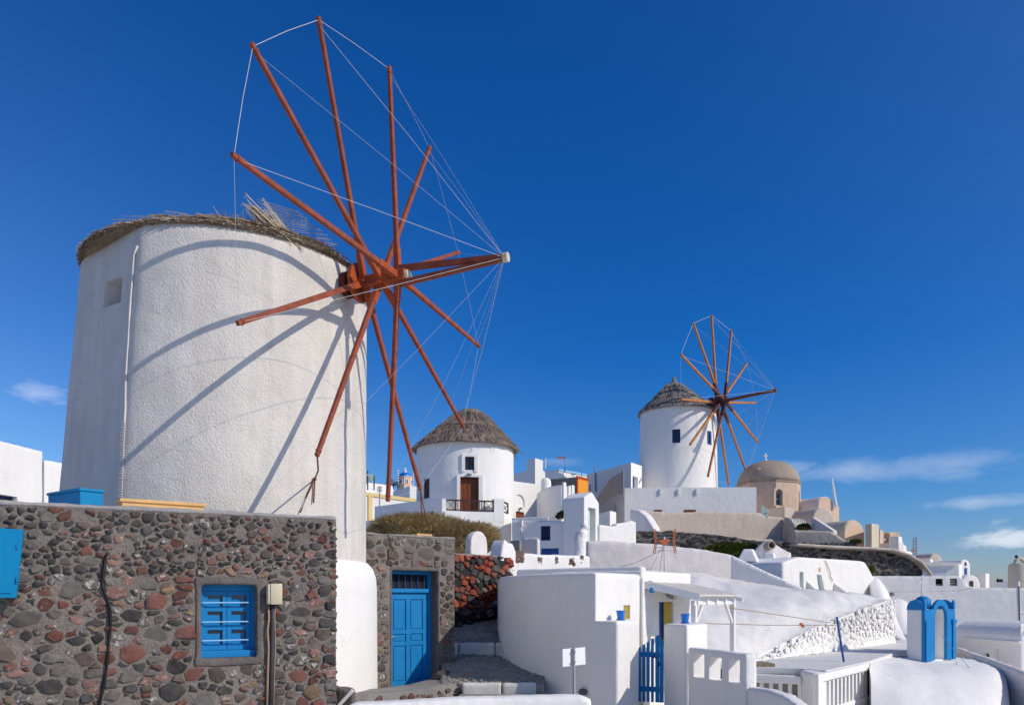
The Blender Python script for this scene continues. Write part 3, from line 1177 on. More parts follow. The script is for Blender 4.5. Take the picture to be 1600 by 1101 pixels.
hb = tube(wall_path(W1, [(166, 866), (161, 895), (159, 915), (166, 932), (172, 950), (173, 975), (170, 1000), (168, 1030), (164, 1060), (158, 1085), (150, 1125)], -0.035), 0.019, 7, r1=0.016)
for dx in (-2.2, 2.0):
    hb = tube(wall_path(W1, [(165 + dx, 872), (160 + dx, 900), (165 + dx * 0.4, 932), (172 + dx, 955), (171 + dx, 990), (168 - dx, 1030), (163 + dx, 1065), (150, 1125)], -0.03), 0.009, 6, hb)
solo('cable', hb, M['cable'], 'thick black cable bundle sagging down the stone wall', 'cable', smooth=True)

# chest, bench on the flat roof
ct = thing('storage_chest', 'blue wooden storage chest on the flat stone roof', 'chest', (X(125, 12.6), 12.6, W1TOP))
cA, cB = G(125, 12.6), G(75, 13.25)
cd = (cB - cA).normalized()
cn = Vector((-cd.y, cd.x)) * -1
if cn.y < 0: cn = -cn
cf = Fr(cB, cA)
ztop = Z(761.5, 12.6)
part('body', bm_box(0, cf.L, 0, 0.36, W1TOP - 0.01, ztop - 0.05, cf.m(), 0.01), M['blue_box'], ct)
part('lid', bm_box(-0.02, cf.L + 0.02, -0.02, 0.38, ztop - 0.048, ztop, cf.m(), 0.012), M['blue_box'], ct)
bf = Fr(G(190, 12.15), G(319, 12.85))
zt = Z(778, 12.15)
bn = thing('slatted_bench', 'yellow pine slatted box bench against the rough mill wall', 'bench', (bf.p0.x, bf.p0.y, W1TOP))
part('top', bm_box(-0.03, bf.L + 0.03, -0.03, 0.42, zt - 0.05, zt, bf.m(), 0.008), M['pine'], bn)
part('rail', bm_box(0.01, bf.L - 0.01, 0.0, 0.03, zt - 0.115, zt - 0.052, bf.m()), M['pine'], bn)
part('rail', bm_box(0.01, bf.L - 0.01, 0.0, 0.03, W1TOP, W1TOP + 0.07, bf.m()), M['pine'], bn)
for k in range(17):
    x = 0.08 + k * (bf.L - 0.2) / 16
    part('slat', bm_box(x, x + 0.035, 0.004, 0.026, W1TOP + 0.072, zt - 0.117, bf.m()), M['pine'], bn)
for x in (0.0, bf.L - 0.07):
    part('end_panel', bm_box(x, x + 0.06, 0.031, 0.38, W1TOP, zt - 0.052, bf.m()), M['pine'], bn)

# white houses far left, behind the mill
hl = thing('white_house', 'plain white flat roofed house at far left behind the mill', 'house', (X(20, 27), 27, 0))
hlf = Fr(G(-60, 24.5), G(68, 28))
zt = Z(705, 28)
part('wall', cut(plaster(prism([hlf.g(0), hlf.g(hlf.L), hlf.g(hlf.L, 4), hlf.g(0, 4)], -1, zt), 0.06, 1, 0.008), [hlf.ubox(-10, 27, 773, 800, -0.2, 0.3)]), M['white'], hl, 40)
fill_window(hlf, hl, -10, 27, 773, 800, 0.18, M['navy'], M['glass'], 2, 1, 0.07)
hl2 = solo('white_annexe', block([(67, 28.3), (110, 29.5), (100, 33), (60, 32)], Z(716, 28.3), M['white'], 0.1), M['white'],
           'lower white annexe between white house and big mill', 'house', smooth=True)

# ------------------------------------------------------------------ the big windmill
MC = Vector((-6.56, 17.9))
MZT = 8.70


def t_center(z): return Vector((MC.x + 0.044 * (z - 2.2), MC.y))
def t_rad(z):
    pts = [(-2, 3.42), (1.0, 3.29), (2.4, 3.235), (8.8, 2.965)]
    for (za, ra), (zb, rb) in zip(pts, pts[1:]):
        if z <= zb:
            return ra + (rb - ra) * (z - za) / (zb - za)
    return pts[-1][1]


def t_pt(phi, z, dr=0.0):
    r = t_rad(z)
    m, h = -38.0, 25.0
    d = phi - m
    if abs(d) < h:
        r = r * math.cos(R(h)) / math.cos(R(d))
    r += dr
    c = t_center(z)
    return Vector((c.x + r * math.sin(R(phi)), c.y - r * math.cos(R(phi)), z))


def t_phi(u, z):
    lo, hi = -95.0, 70.0
    for _ in range(40):
        m = (lo + hi) / 2
        q = t_pt(m, z)
        if CX + F * q.x / q.y < u: lo = m
        else: hi = m
    return (lo + hi) / 2


def t_uv(u, v, dr=0.0):
    z = 5.0
    for _ in range(8):
        q = t_pt(t_phi(u, z), z, dr)
        z = Z(v, q.y)
    return t_pt(t_phi(u, z), z, dr)


mill = thing('windmill', 'big roughcast cream windmill with twelve red brown spars and torn thatch', 'windmill', (MC.x, MC.y, -0.5))
bm = bmesh.new()
NA, NZ = 180, 70
rings = []
for j in range(NZ + 1):
    z = -1.0 + (MZT + 1.0) * j / NZ
    ring = []
    for i in range(NA):
        ph = -180 + 360 * i / NA
        q = t_pt(ph, z, -0.06 if j == NZ else 0)
        n = 0.022 * noise.noise(q * 0.8) + 0.012 * noise.noise(q * 2.6)
        dr = Vector((math.sin(R(ph)), -math.cos(R(ph)), 0))
        ring.append(bm.verts.new(q + dr * n + Vector((0, 0, 0.03 * noise.noise(Vector((ph * 0.05, 0, 3))) if j > NZ - 2 else 0))))
    rings.append(ring)
for a, b in zip(rings, rings[1:]):
    for i in range(NA):
        k = (i + 1) % NA
        bm.faces.new((a[i], a[k], b[k], b[i]))
bm.faces.new(rings[0][::-1])
bm.faces.new(rings[-1])
bmesh.ops.recalc_face_normals(bm, faces=bm.faces)
qs = [t_uv(*p) for p in ((165, 437), (193, 428), (190, 471), (158, 481))]
dn = Vector((-math.sin(R(-50)), math.cos(R(-50)), 0))
nb = bmesh.new()
cen = sum(qs, Vector()) / 4
va = [nb.verts.new(q - dn * 0.5) for q in qs]
vb = [nb.verts.new(cen + (q - cen) * 0.85 + dn * 0.5 + Vector((0, 0, -0.05))) for q in qs]
nb.faces.new(va); nb.faces.new(vb[::-1])
for i in range(4):
    j = (i + 1) % 4
    nb.faces.new((va[j], va[i], vb[i], vb[j]))
bmesh.ops.recalc_face_normals(nb, faces=nb.faces)
part('tower', cut(bm, [nb]), M['mill'], mill, 40)
sk = revolve([(3.56, -1.2), (3.54, 1.85), (3.52, 2.1), (3.45, 2.3), (3.34, 2.43), (3.20, 2.49)], (t_center(1).x, MC.y, 0), 120)
part('white_skirt', sk, M['skirt'], mill, 40)

# corner cable up the roughcast
cp = [t_uv(u, v, 0.022) for u, v in ((216, 384), (211, 398), (209, 425), (206.5, 455), (204, 490), (202, 530), (199.5, 565), (197.5, 600), (197, 640), (194.5, 680), (192.5, 730), (190.5, 785))]
part('corner_pipe', tube(cp, 0.021, 7), M['white_pink'], mill, True)
cs = bmesh.new()
for k in range(30):
    v = 660 + k * 4
    u = 196 - (v - 640) * 0.042 + 0.8
    q = t_uv(u, v, 0.03)
    tube([q + Vector((-0.05, 0, rng.uniform(-0.01, 0.01))), q + Vector((0.03, -0.02, 0))], 0.012, 4, cs)
part('lashing', cs, M['rope'], mill)

# torn thatch: a low roof deck and straw lying over the rim
deck = revolve([(2.93, MZT - 0.03), (2.85, MZT + 0.03), (1.5, MZT + 0.10), (0, MZT + 0.12)], (t_center(MZT).x, MC.y, 0), 60)
part('roof_deck', deck, M['straw'], mill)
rs = random.Random(5)


def strands(n, phis, r0, r1, zoff, spread, rad, bmx, lift=0.0):
    for _ in range(n):
        ph = phis(rs)
        r_a, r_b = rs.uniform(*r0), rs.uniform(*r1)
        tw = rs.gauss(0, spread)
        c = t_center(MZT)
        z = MZT + rs.uniform(*zoff)
        def q(p, r, zz): return Vector((c.x + r * math.sin(R(p)), c.y - r * math.cos(R(p)), zz))
        a = q(ph, r_a, z + 0.02)
        b = q(ph + tw, r_b, z - rs.uniform(0.0, 0.035) + lift)
        m = (a + b) / 2 + Vector((rs.uniform(-.03, .03), rs.uniform(-.03, .03), rs.uniform(0.0, 0.03)))
        tube([a, m, b], rs.uniform(*rad), 3, bmx, cap=False)


tb = bmesh.new()
strands(900, lambda r: r.uniform(-122, 84), (2.7, 2.9), (2.96, 3.06), (-0.03, 0.01), 5, (0.005, 0.011), tb)
strands(700, lambda r: r.uniform(-120, 82), (2.86, 3.0), (2.95, 3.04), (-0.04, 0.01), 15, (0.005, 0.012), tb)
strands(420, lambda r: r.gauss(-101, 5), (2.75, 2.95), (3.08, 3.42), (-0.16, 0.03), 3.0, (0.006, 0.013), tb)
strands(380, lambda r: r.uniform(-132, -92), (2.8, 2.96), (2.97, 3.10), (-0.07, 0.05), 8, (0.004, 0.010), tb)
strands(420, lambda r: r.uniform(8, 50), (2.8, 2.95), (2.96, 3.10), (-0.02, 0.10), 14, (0.005, 0.010), tb, 0.02)
o = part('straw', tb, M['straw'], mill, kind='stuff')
tb = bmesh.new()
strands(800, lambda r: r.uniform(-120, 80), (2.8, 2.98), (2.96, 3.08), (-0.02, 0.03), 13, (0.004, 0.009), tb)
# the loose tuft that stands up and the ragged ends beside it
q1, q0 = P(385, 316, 15.4), P(446, 370, 15.75)
for _ in range(300):
    t0_ = rs.uniform(-0.5, 0.35)
    w = Vector((rs.gauss(0, .05), rs.gauss(0, .07), rs.gauss(0, .05)))
    a = q0 + (q1 - q0) * t0_ + w + Vector((0, 0, -0.03))
    b = q0 + (q1 - q0) * (0.25 + 0.75 * rs.random() ** 1.7) + w * rs.uniform(.2, 2.2)
    tube([a, (a + b) / 2 + Vector((0, 0, rs.uniform(-.02, .02))), b], rs.uniform(.004, .010), 3, tb, cap=False)
for _ in range(200):
    u = rs.uniform(345, 430)
    a = P(u, 352 + (u - 345) * 0.2, 15.5) + Vector((rs.gauss(0, .05), rs.gauss(0, .1), rs.gauss(0, .03)))
    b = a + Vector((rs.uniform(-.32, .05), rs.uniform(-.1, .1), rs.uniform(.03, .30)))
    tube([a, b], rs.uniform(.003, .007), 3, tb, cap=False)
part('straw', tb, M['straw_pale'], mill, kind='stuff')
# bare reed laths left standing where the thatch has blown away
wm = bmesh.new()


def lerp_path(pts, t):
    n = len(pts) - 1
    k = min(int(t * n), n - 1)
    f = t * n - k
    return tuple(pts[k][i] + (pts[k + 1][i] - pts[k][i]) * f for i in range(len(pts[0])))


lft = [(398, 312, 15.6), (410, 328, 15.7), (424, 345, 15.8), (448, 365, 16.0), (474, 384, 16.3), (500, 397, 16.7)]
rgt = [(466, 331, 16.0), (484, 345, 16.2), (499, 358, 16.4), (514, 372, 16.6), (524, 381, 16.8), (529, 392, 16.95)]
for k in range(21):
    t_ = k / 20
    a, b = lerp_path(lft, t_), lerp_path(rgt, t_)
    tube([P(a[0] + rs.uniform(-4, 4), a[1], a[2]), P(b[0] + rs.uniform(-5, 3), b[1] + rs.uniform(-1, 1), b[2])], 0.0055, 4, wm)
for t_ in (0.3, 0.62):
    pts = [P(*[x + (y - x) * t_ for x, y in zip(lerp_path(lft, s / 6), lerp_path(rgt, s / 6))]) for s in range(7)]
    tube(pts, 0.005, 4, wm)
part('reed_laths', wm, M['straw_pale'], mill)


def sails(root, C, az, el, spars, stag, tipoff, sw, mats, ropes, boom, wheel):
    C = Vector(C)
    a = Vector((math.sin(az) * math.cos(el), -math.cos(az) * math.cos(el), math.sin(el)))
    u = a.cross(Vector((0, 0, 1))).normalized()
    w = u.cross(a)
    off = (-1, 0, 1, -1, 0, 1) * 2
    part('axle', beam(C - a * wheel['back'], C + a * (stag + 0.2), wheel['axle'], roll=w, bevel=0.02), mats['axle'], root)
    tips = []
    for k, (ang, L) in enumerate(spars):
        d = w * math.cos(R(ang)) + u * math.sin(R(ang))
        p0 = C + a * (stag * off[k])
        p1 = C + a * (tipoff * off[k]) + d * L
        tips.append(p1 - (p1 - C).normalized() * .03)
        q = p1 - p0
        sag = Vector((0, 0, 0.004 * L * (1 if k % 2 else -1)))
        sp = part('spar', beam(p0, p1, sw, sw * 0.82, sw * 0.74, sw * 0.66, roll=a, bevel=sw * 0.08), mats['spar'], root)
        part('spar_clamp', beam(p0 - q.normalized() * 0.02, p0 + q.normalized() * wheel['clamp'] * (0.85 + 0.3 * ((k * 7) % 5) / 4), sw * 1.22, sw * 1.05, sw * 1.1, roll=a), mats['clamp'], sp)
        part('lashing', revolve([(sw * 0.50, -0.02), (sw * 0.54, 0), (sw * 0.50, 0.02)], p1 - q.normalized() * 0.12, 8, axis=q), mats['boom'], sp)
    B = C + a * boom['L']
    for dz in boom['legs']:
        part('boom', beam(C + a * (stag * 0.95) + w * dz, B + w * dz * 0.12, sw * 1.0, sw * 1.0, sw * 0.85, roll=w), mats['boom'], root)
    part('boom_cap', revolve([(0.0, -0.05), (sw * 0.85, -0.05), (sw * 0.85, 0.05), (0, 0.05)], B + a * 0.03, 14, axis=a), mats['cap'], root, 40)
    part('axle_cap', revolve([(0.0, -0.02), (wheel['axle'] * 0.5, -0.02), (wheel['axle'] * 0.45, 0.04), (0, 0.05)], C + a * (stag + 0.22), 14, axis=a), mats['cap'], root, 40)
    for (ax_, r_, th, n_, mt) in wheel['discs']:
        part('wheel', revolve([(0, -th / 2), (r_, -th / 2), (r_, th / 2), (0, th / 2)], C + a * ax_, n_, axis=a), mt, root)
    for k in range(12):
        j = (k + 1) % 12
        q0_, q1_ = tips[k], tips[j]
        mid_ = (q0_ + q1_) / 2
        part('stay_rope', tube([q0_ - (q0_ - C) * 0.005, mid_, q1_ - (q1_ - C) * 0.005], ropes[0] * (1.0 if k in (0, 1, 11) else 0.55), 5), mats['rope'], root)
        part('stay_rope', tube([B, (B + tips[k]) / 2 - Vector((0, 0, 0.012)), tips[k] - (tips[k] - C) * 0.03], ropes[1] * (1.0 if k in (0, 2, 3, 7) else 0.5), 5), mats['rope'], root)
    return tips, B


BIG = [(24.63, 4.60), (59.48, 4.60), (87.65, 4.61), (117.94, 4.675), (150.6, 4.60), (179.42, 4.59), (-154.52, 4.53), (-119.81, 4.59), (-90.81, 4.615), (-61.51, 4.64), (-29.69, 4.49), (-1.42, 4.425)]
tips, B = sails(mill, (-2.702, 16.5, 6.515 + EZ), R(68.26), R(0.39), BIG, 0.40, 0.158, 0.110,
                dict(axle=M['rust_bright'], spar=M['rust'], clamp=M['rust_bright'], rope=M['rope'], boom=M['rust'], cap=M['cream_box']),
                (0.0048, 0.0042), dict(L=2.75, legs=(0.16, -0.16)),
                dict(back=1.6, axle=0.22, clamp=0.62, discs=((-0.78, 0.27, 0.14, 20, M['rust_dark']), (-0.53, 0.40, 0.07, 10, M['rust_bright']))))
# ropes that hang from the two lowest spars
kn = P(489, 748, 15.0)
for pts in ([tips[4], tips[4] + Vector((-.03, .2, -.25)), t_uv(489, 748, .06)], [t_uv(489, 748, .06), t_uv(479, 770, .05), t_uv(467, 800, .05)], [t_uv(489, 748, .06), t_uv(488.5, 765, .05), t_uv(487.5, 785, .05)]):
    part('hanging_rope', tube(pts, 0.016, 6), M['rope_red'], mill, True)
part('rope_knot', revolve([(0, -.05), (.035, -.02), (.035, .02), (0, .05)], t_uv(489, 748, .06), 8), M['rope_red'], mill, True)
for dx in (0.03, 0.16):
    part('hanging_rope', tube([tips[6], tips[6] + Vector((dx * 0.4, 0.1, -0.4)), tips[6] + Vector((dx, 0.2, -0.85))], 0.014, 6), M['rope_red'], mill, True)

# ------------------------------------------------------------------ thatched mill without sails
C2 = Vector((X(727, 51), 51.0))


def cyl_phi(c, r, u):
    lo, hi = -88.0, 80.0
    for _ in range(40):
        m = (lo + hi) / 2
        x, y = c.x + r * math.sin(R(m)), c.y - r * math.cos(R(m))
        if CX + F * x / y < u: lo = m
        else: hi = m
    return (lo + hi) / 2


def cyl_fr(c, r, u):
    ph = cyl_phi(c, r, u)
    p = Vector((c.x + r * math.sin(R(ph)), c.y - r * math.cos(R(ph))))
    e = Vector((math.cos(R(ph)), math.sin(R(ph))))
    return Fr(p - e, p + e)


m2 = thing('thatched_mill', 'squat white mill with brown thatched cone roof, wooden door and balcony', 'windmill', (C2.x, C2.y, 5.5))
R2 = 3.07
tw = revolve([(R2 + 0.06, 3.5), (R2 + 0.03, 7.0), (R2, 11.15), (R2 - 0.3, 11.3)], (C2.x, C2.y, 0), 72)
fd = cyl_fr(C2, R2, 733.5)
dz0, dz1 = fd.z(733, 799), fd.z(733, 745)
da0, da1 = fd.s(719), fd.s(748)
fwn = cyl_fr(C2, R2, 733.5)
tw = cut(tw, [fd.box(da0, da1, -0.6, 0.5, dz0 - 0.4, dz1), fd.ubox(726.5, 741, 713, 734, -0.6, 0.5)])
part('tower', tw, M['white_far'], m2, 35)
sb = join(fd.box(da0 - 0.2, da0, -0.1, 0.25, dz0 - 0.3, dz1), fd.box(da1, da1 + 0.24, -0.1, 0.25, dz0 - 0.3, dz1), fd.box(da0 - 0.2, da1 + 0.24, -0.1, 0.25, dz1, dz1 + 0.13))
part('door_surround', sb, M['white_far'], m2)
wz0, wz1 = fd.z(733, 734), fd.z(733, 713)
wa0, wa1 = fd.s(726.5), fd.s(741)
sb = join(fd.box(wa0 - 0.2, wa0, -0.07, 0.2, wz0 - 0.1, wz1), fd.box(wa1, wa1 + 0.2, -0.07, 0.2, wz0 - 0.1, wz1), fd.box(wa0 - 0.2, wa1 + 0.2, -0.07, 0.2, wz1, wz1 + 0.15))
part('window_surround', sb, M['white_far'], m2)
fill_window(fd, m2, 726.5, 741, 713, 734, 0.12, M['brown'], M['glass'], 2, 2, 0.06)
dr = part('door', fd.box(da0, da1, 0.22, 0.28, dz0 - 0.3, dz1), M['door_wood'], m2)
for k in range(5):
    x = da0 + (da1 - da0) * k / 5
    part('plank', fd.box(x + 0.012, x + (da1 - da0) / 5 - 0.012, 0.195, 0.218, dz0 - 0.28, dz1 - 0.03), M['door_wood'], dr)
part('door_lamp', revolve([(0, 0), (.14, .02), (.16, .10), (0, .14)], fd.pt(fd.s(733), -0.16, fd.z(733, 743)), 10), M['metal'], m2, True)
fs = cyl_fr(C2, R2, 667.5)
part('shutter', fs.ubox(663.5, 671, 748, 778, -0.05, 0.15, 0.01), M['brown'], m2)
# roof in two overlapping coats of thatch
rf = bmesh.new()
prof = [(3.05, 10.92), (3.36, 10.86), (3.40, 10.95), (2.75, 11.52), (2.05, 12.16), (2.08, 12.26), (1.45, 12.78), (0.95, 13.22), (0.62, 13.47), (0.3, 13.57), (0, 13.59)]
rf = revolve(prof, (C2.x, C2.y, 0), 90)
for v in rf.verts:
    k = (v.co.z - 10.9) / 2.7
    v.co.x += 0.33 * max(0, k)
    n = noise.noise(v.co * 2.2) * 0.06 + noise.noise(v.co * 7) * 0.03
    d = Vector((v.co.x - C2.x, v.co.y - C2.y, 0))
    if d.length > 0.01:
        v.co += d.normalized() * n
    v.co.z += noise.noise(v.co * 5) * (0.05 if v.co.z < 11.1 else 0.02)
part('roof', rf, M['thatch2'], m2, 50)
hb = bmesh.new()
for _ in range(1400):
    ph = rs.uniform(-180, 180)
    t_ = rs.random() ** 0.8
    r_ = 3.36 - 2.4 * t_
    z_ = 10.98 + 2.25 * t_
    L_ = rs.uniform(0.25, 0.5)
    c_ = Vector((C2.x + 0.33 * t_ * 0.85, C2.y, 0))
    d_ = Vector((math.sin(R(ph)), -math.cos(R(ph)), 0))
    a = c_ + d_ * r_ + Vector((0, 0, z_ + 0.05))
    b = a + d_ * (L_ * 0.74) + Vector((rs.uniform(-.06, .06), 0, -L_ * 0.68))
    tube([a, b], rs.uniform(0.012, 0.026), 3, hb, cap=False)
part('thatch_straw', hb, M['thatch2'], m2, kind='stuff')
# platform under the mill
pf = Fr(G(693, 46.6), G(787, 47.6))
zf = Z(797.5, 46.6)
foot = [pf.g(0), pf.g(pf.L), G(803, 50.2), G(700, 51.5)]
base_ = thing('mill_terrace', 'white terrace block under thatched mill with brown cross railings', 'terrace', (pf.p0.x, pf.p0.y, 3))
bm = prism(foot, 1.5, zf)
bm = cut(bm, [pf.ubox(735.5, 765, 817, 845, -0.3, 0.5)])
part('wall', bm, M['white_far'], base_)
part('pillar', pf.ubox(690.5, 697, 779, 860, -0.01, 0.5), M['white_far'], base_)
part('pillar', pf.ubox(772, 787.5, 779, 815, -0.012, 0.6), M['white_far'], base_)
part('window', pf.ubox(736, 764.5, 817.5, 845, 0.3, 0.36), M['brown'], base_)
part('buttress', pf.ubox(693.5, 719, 799, 860, -0.25, 0.0), M['white_far'], base_)


def cross_railing(fr, root, u0, u1, v0, v1, n, mat, y=0.1):
    um = (u0 + u1) / 2
    a0, a1, z0, z1 = fr.s(u0), fr.s(u1), fr.z(um, v1), fr.z(um, v0)
    rl = part('railing', join(fr.box(a0, a1, y - .05, y + .05, z1 - 0.08, z1), fr.box(a0, a1, y - .04, y + .04, z0, z0 + 0.07)), mat, root)
    for k in range(n + 1):
        x = a0 + (a1 - a0) * k / n
        part('post', fr.box(x - .035, x + .035, y - .036, y + .036, z0 + .071, z1 - .081), mat, rl)
    for k in range(n):
        xa, xb = a0 + (a1 - a0) * k / n, a0 + (a1 - a0) * (k + 1) / n
        if k % 2 == 0 or n < 3:
            part('brace', beam(fr.pt(xa + .04, y - .013, z0 + .07), fr.pt(xb - .04, y - .013, z1 - .08), .04, .025), mat, rl)
            part('brace', beam(fr.pt(xa + .04, y + .013, z1 - .08), fr.pt(xb - .04, y + .013, z0 + .07), .04, .025), mat, rl)
        else:
            for q in range(1, 4):
                x = xa + (xb - xa) * q / 4
                part('baluster', fr.box(x - .018, x + .018, y - .02, y + .02, z0 + .071, z1 - .081), mat, rl)


cross_railing(pf, base_, 697, 772, 780.5, 797.5, 5, M['brown'])
pf2 = Fr(G(787.3, 47.5), G(797, 49.0))
cross_railing(pf2, base_, 788, 796, 784, 801, 1, M['brown'])
lw = block([(585, 51.5), (693, 46.62), (697, 50), (640, 53)], Z(784, 49), None, zb=1)
solo('shaded_wall', lw, M['white_far'], 'plain bluish shaded white wall left of the thatched mill terrace', 'wall')
solo('vent_box', Fr(G(585, 51.5), G(693, 46.62)).ubox(673, 677, 800, 803, -0.1, 0.05), M['dark'], 'small dark vent in the shaded wall below the mill', 'vent')

# ------------------------------------------------------------------ right-hand windmill on the skyline
C3 = Vector((13.15, 63.4))
R3 = 3.0
m3 = thing('tall_windmill', 'tall white windmill on the ridge with grey cone roof and honey spars', 'windmill', (C3.x, C3.y, 8.5))
tw = revolve([(R3 + 0.12, 7.5), (R3 + 0.08, 9.5), (R3, 13.5), (R3 - 0.07, 16.1), (R3 - 0.3, 16.2)], (C3.x, C3.y, 0), 72)
fa, fb = cyl_fr(C3, R3, 1056.5), cyl_fr(C3, R3, 1108.5)
tw = cut(tw, [fa.ubox(1050, 1063, 670, 691.5, -0.5, 0.4), fb.ubox(1105.3, 1112.3, 673, 694.5, -0.7, 0.5)])
part('tower', tw, M['white_far'], m3, 35)
fill_window(fa, m3, 1050, 1063, 670, 691.5, 0.1, M['navy'], M['glass'], 2, 3, 0.08)
fill_window(fb, m3, 1105.3, 1112.3, 673, 694.5, 0.1, M['blue_deep'], M['glass'], 2, 1, 0.1)
rf = revolve([(2.9, 16.02), (3.12, 15.98), (3.14, 16.06), (2.2, 16.95), (1.2, 17.82), (0.5, 18.38), (0.22, 18.62), (0.12, 18.85), (0.14, 18.95), (0, 19.0)], (C3.x, C3.y, 0), 80)
for v in rf.verts:
    k = max(0, (v.co.z - 16) / 2.6)
    v.co.x -= 0.30 * k
    v.co.z += noise.noise(v.co * 3) * 0.06
    d = Vector((v.co.x - C3.x, v.co.y - C3.y, 0))
    if d.length > 0.3: v.co += d.normalized() * noise.noise(v.co * 2.4) * 0.07
part('roof', rf, M['thatch3'], m3, 50)
hb = bmesh.new()
for _ in range(900):
    ph = rs.uniform(-180, 180)
    t_ = rs.random() ** 0.8
    r_, z_ = 3.1 - 2.5 * t_, 16.1 + 2.25 * t_
    d_ = Vector((math.sin(R(ph)), -math.cos(R(ph)), 0))
    a = Vector((C3.x - 0.28 * t_, C3.y, z_ + 0.06)) + d_ * r_
    L_ = rs.uniform(.25, .55)
    tube([a, a + d_ * L_ * .73 + Vector((rs.uniform(-.05, .05), 0, -L_ * .66))], rs.uniform(.012, .028), 3, hb, cap=False)
part('thatch_straw', hb, M['thatch3'], m3, kind='stuff')
for k in range(4):
    t_ = (0.12, 0.38, 0.62, 0.82)[k]
    r_, z_ = 3.14 - 2.6 * t_, 16.12 + 2.3 * t_
    part('roof_hoop', tube([Vector((C3.x - 0.29 * t_ + r_ * math.cos(a_), C3.y + r_ * math.sin(a_), z_)) for a_ in [2 * math.pi * i / 40 for i in range(41)]], 0.035, 5), M['brown'], m3)
SM = [(10.06, 6.442), (38.79, 6.433), (69.24, 6.421), (98.88, 6.241), (128.82, 6.436), (158.16, 6.505), (-171.48, 6.378), (-140.0, 6.549), (-108.81, 6.811), (-80.5, 6.456), (-50.32, 6.29), (-19.67, 6.375)]
sails(m3, (15.919, 61.0, 14.778 + EZ), R(48.684), R(1.689), SM, 0.34, 0.0, 0.20,
      dict(axle=M['spar3_dark'], spar=M['spar3'], clamp=M['spar3_dark'], rope=M['rope'], boom=M['door_wood'], cap=M['spar3_dark']),
      (0.011, 0.009), dict(L=4.29, legs=(0.0,)),
      dict(back=2.2, axle=0.42, clamp=1.6, discs=((-0.75, 0.45, 0.2, 16, M['spar3_dark']),)))
# ------------------------------------------------------------------ stone gatehouse with the blue door
W2 = Fr(G(588, 18.62), G(710, 20.15))
w2a, w2b = W2.s(570), W2.L
W2TOP = 3.13
gh = thing('gate_wall', 'grey stone wall joined to the big mill with tall blue door', 'wall', (W2.p0.x, W2.p0.y, -0.5))
DU = (612, 684)
dzb, dzt = W2.z(640, 1077), W2.z(640, 891)
da0, da1 = W2.s(612), W2.s(684)
body = prism([W2.g(w2a), W2.g(w2b), W2.g(w2b, 0.75), W2.g(w2a, 0.75)], -1.8, W2TOP)
body = cut(body, [W2.box(da0, da1, -0.3, 0.46, dzb, dzt)])
part('wall', body, M['mortar'], gh)
part('coping', plaster(W2.box(w2a, w2b + 0.02, -0.03, 0.78, W2TOP - 0.04, W2TOP + 0.03), 0.04, 2, 0.02, 2.5, 2), M['cement'], gh, True)
rv = join(W2.box(da1, da1 + 0.05, -0.022, 0.05, dzb, dzt + 0.06), W2.box(da0 - 0.05, da0, -0.02, 0.05, dzb, dzt + 0.06), W2.box(da0 - 0.05, da1 + 0.05, -0.024, 0.05, dzt + 0.001, dzt + 0.09))
part('door_surround', plaster(rv, 0.022, 1, 0.01, 4, 4), M['surround'], gh, True)
rv = join(W2.box(da1 - 0.02, da1 + 0.02, 0.051, 0.44, dzb, dzt - 0.02), W2.box(da0 - 0.02, da0 + 0.02, 0.051, 0.44, dzb, dzt - 0.02))
part('reveal', rv, M['surround'], gh)
dy = 0.30
db = join(W2.box(da0 + 0.02, da0 + 0.10, dy - 0.05, dy + 0.1, dzb, dzt), W2.box(da1 - 0.10, da1 - 0.02, dy - 0.05, dy + 0.1, dzb, dzt),
          W2.box(da0 + 0.10, da1 - 0.10, dy - 0.05, dy + 0.1, dzt - 0.08, dzt), W2.box(da0 + 0.10, da1 - 0.10, dy - 0.07, dy + 0.1, dzt - 0.52, dzt - 0.43))
door = part('door', db, M['blue'], gh)
x0, x1 = da0 + 0.105, da1 - 0.105
dt = dzt - 0.525
stw = 0.13
mx = (x0 + x1) / 2
lf = join(W2.box(x0, x0 + stw, dy, dy + 0.05, dzb + 0.02, dt), W2.box(x1 - stw, x1, dy, dy + 0.05, dzb + 0.02, dt), W2.box(mx - .06, mx + .06, dy, dy + .05, dzb + 0.02, dt))
H_ = dt - dzb
for (k0, k1) in ((0.008, 0.075), (0.45, 0.485), (0.57, 0.61), (0.93, 1.0)):
    for (p, q) in ((x0 + stw, mx - .06), (mx + .06, x1 - stw)):
        lf = join(lf, W2.box(p, q, dy + .002, dy + .048, dzb + H_ * k0, dzb + H_ * k1))
part('leaf', lf, M['blue'], door)
for (k0, k1) in ((0.075, 0.45), (0.485, 0.57), (0.61, 0.93)):
    for (p, q) in ((x0 + stw, mx - .06), (mx + .06, x1 - stw)):
        part('panel', W2.box(p, q, dy + .03, dy + .045, dzb + H_ * k0, dzb + H_ * k1), M['blue'], door)
        part('raised_field', W2.box(p + .035, q - .035, dy + .012, dy + .029, dzb + H_ * k0 + .035, dzb + H_ * k1 - .035, 0.004), M['blue'], door)
part('pane', W2.box(x0, x1, dy + .04, dy + .05, dzt - .43, dzt - .08), M['dark'], door)
for k in range(6):
    x = x0 + (x1 - x0) * (k + .5) / 6
    part('bar', tube([W2.pt(x, dy - .01, dzt - .45), W2.pt(x, dy - .01, dzt - .08)], .012, 6), M['blue_deep'], door)
part('handle', join(W2.box(x0 + .03, x0 + .13, dy - .06, dy - .04, dzb + H_ * .54, dzb + H_ * .555), W2.box(x0 + .03, x0 + .055, dy - .06, dy, dzb + H_ * .53, dzb + H_ * .565)), M['metal'], door)


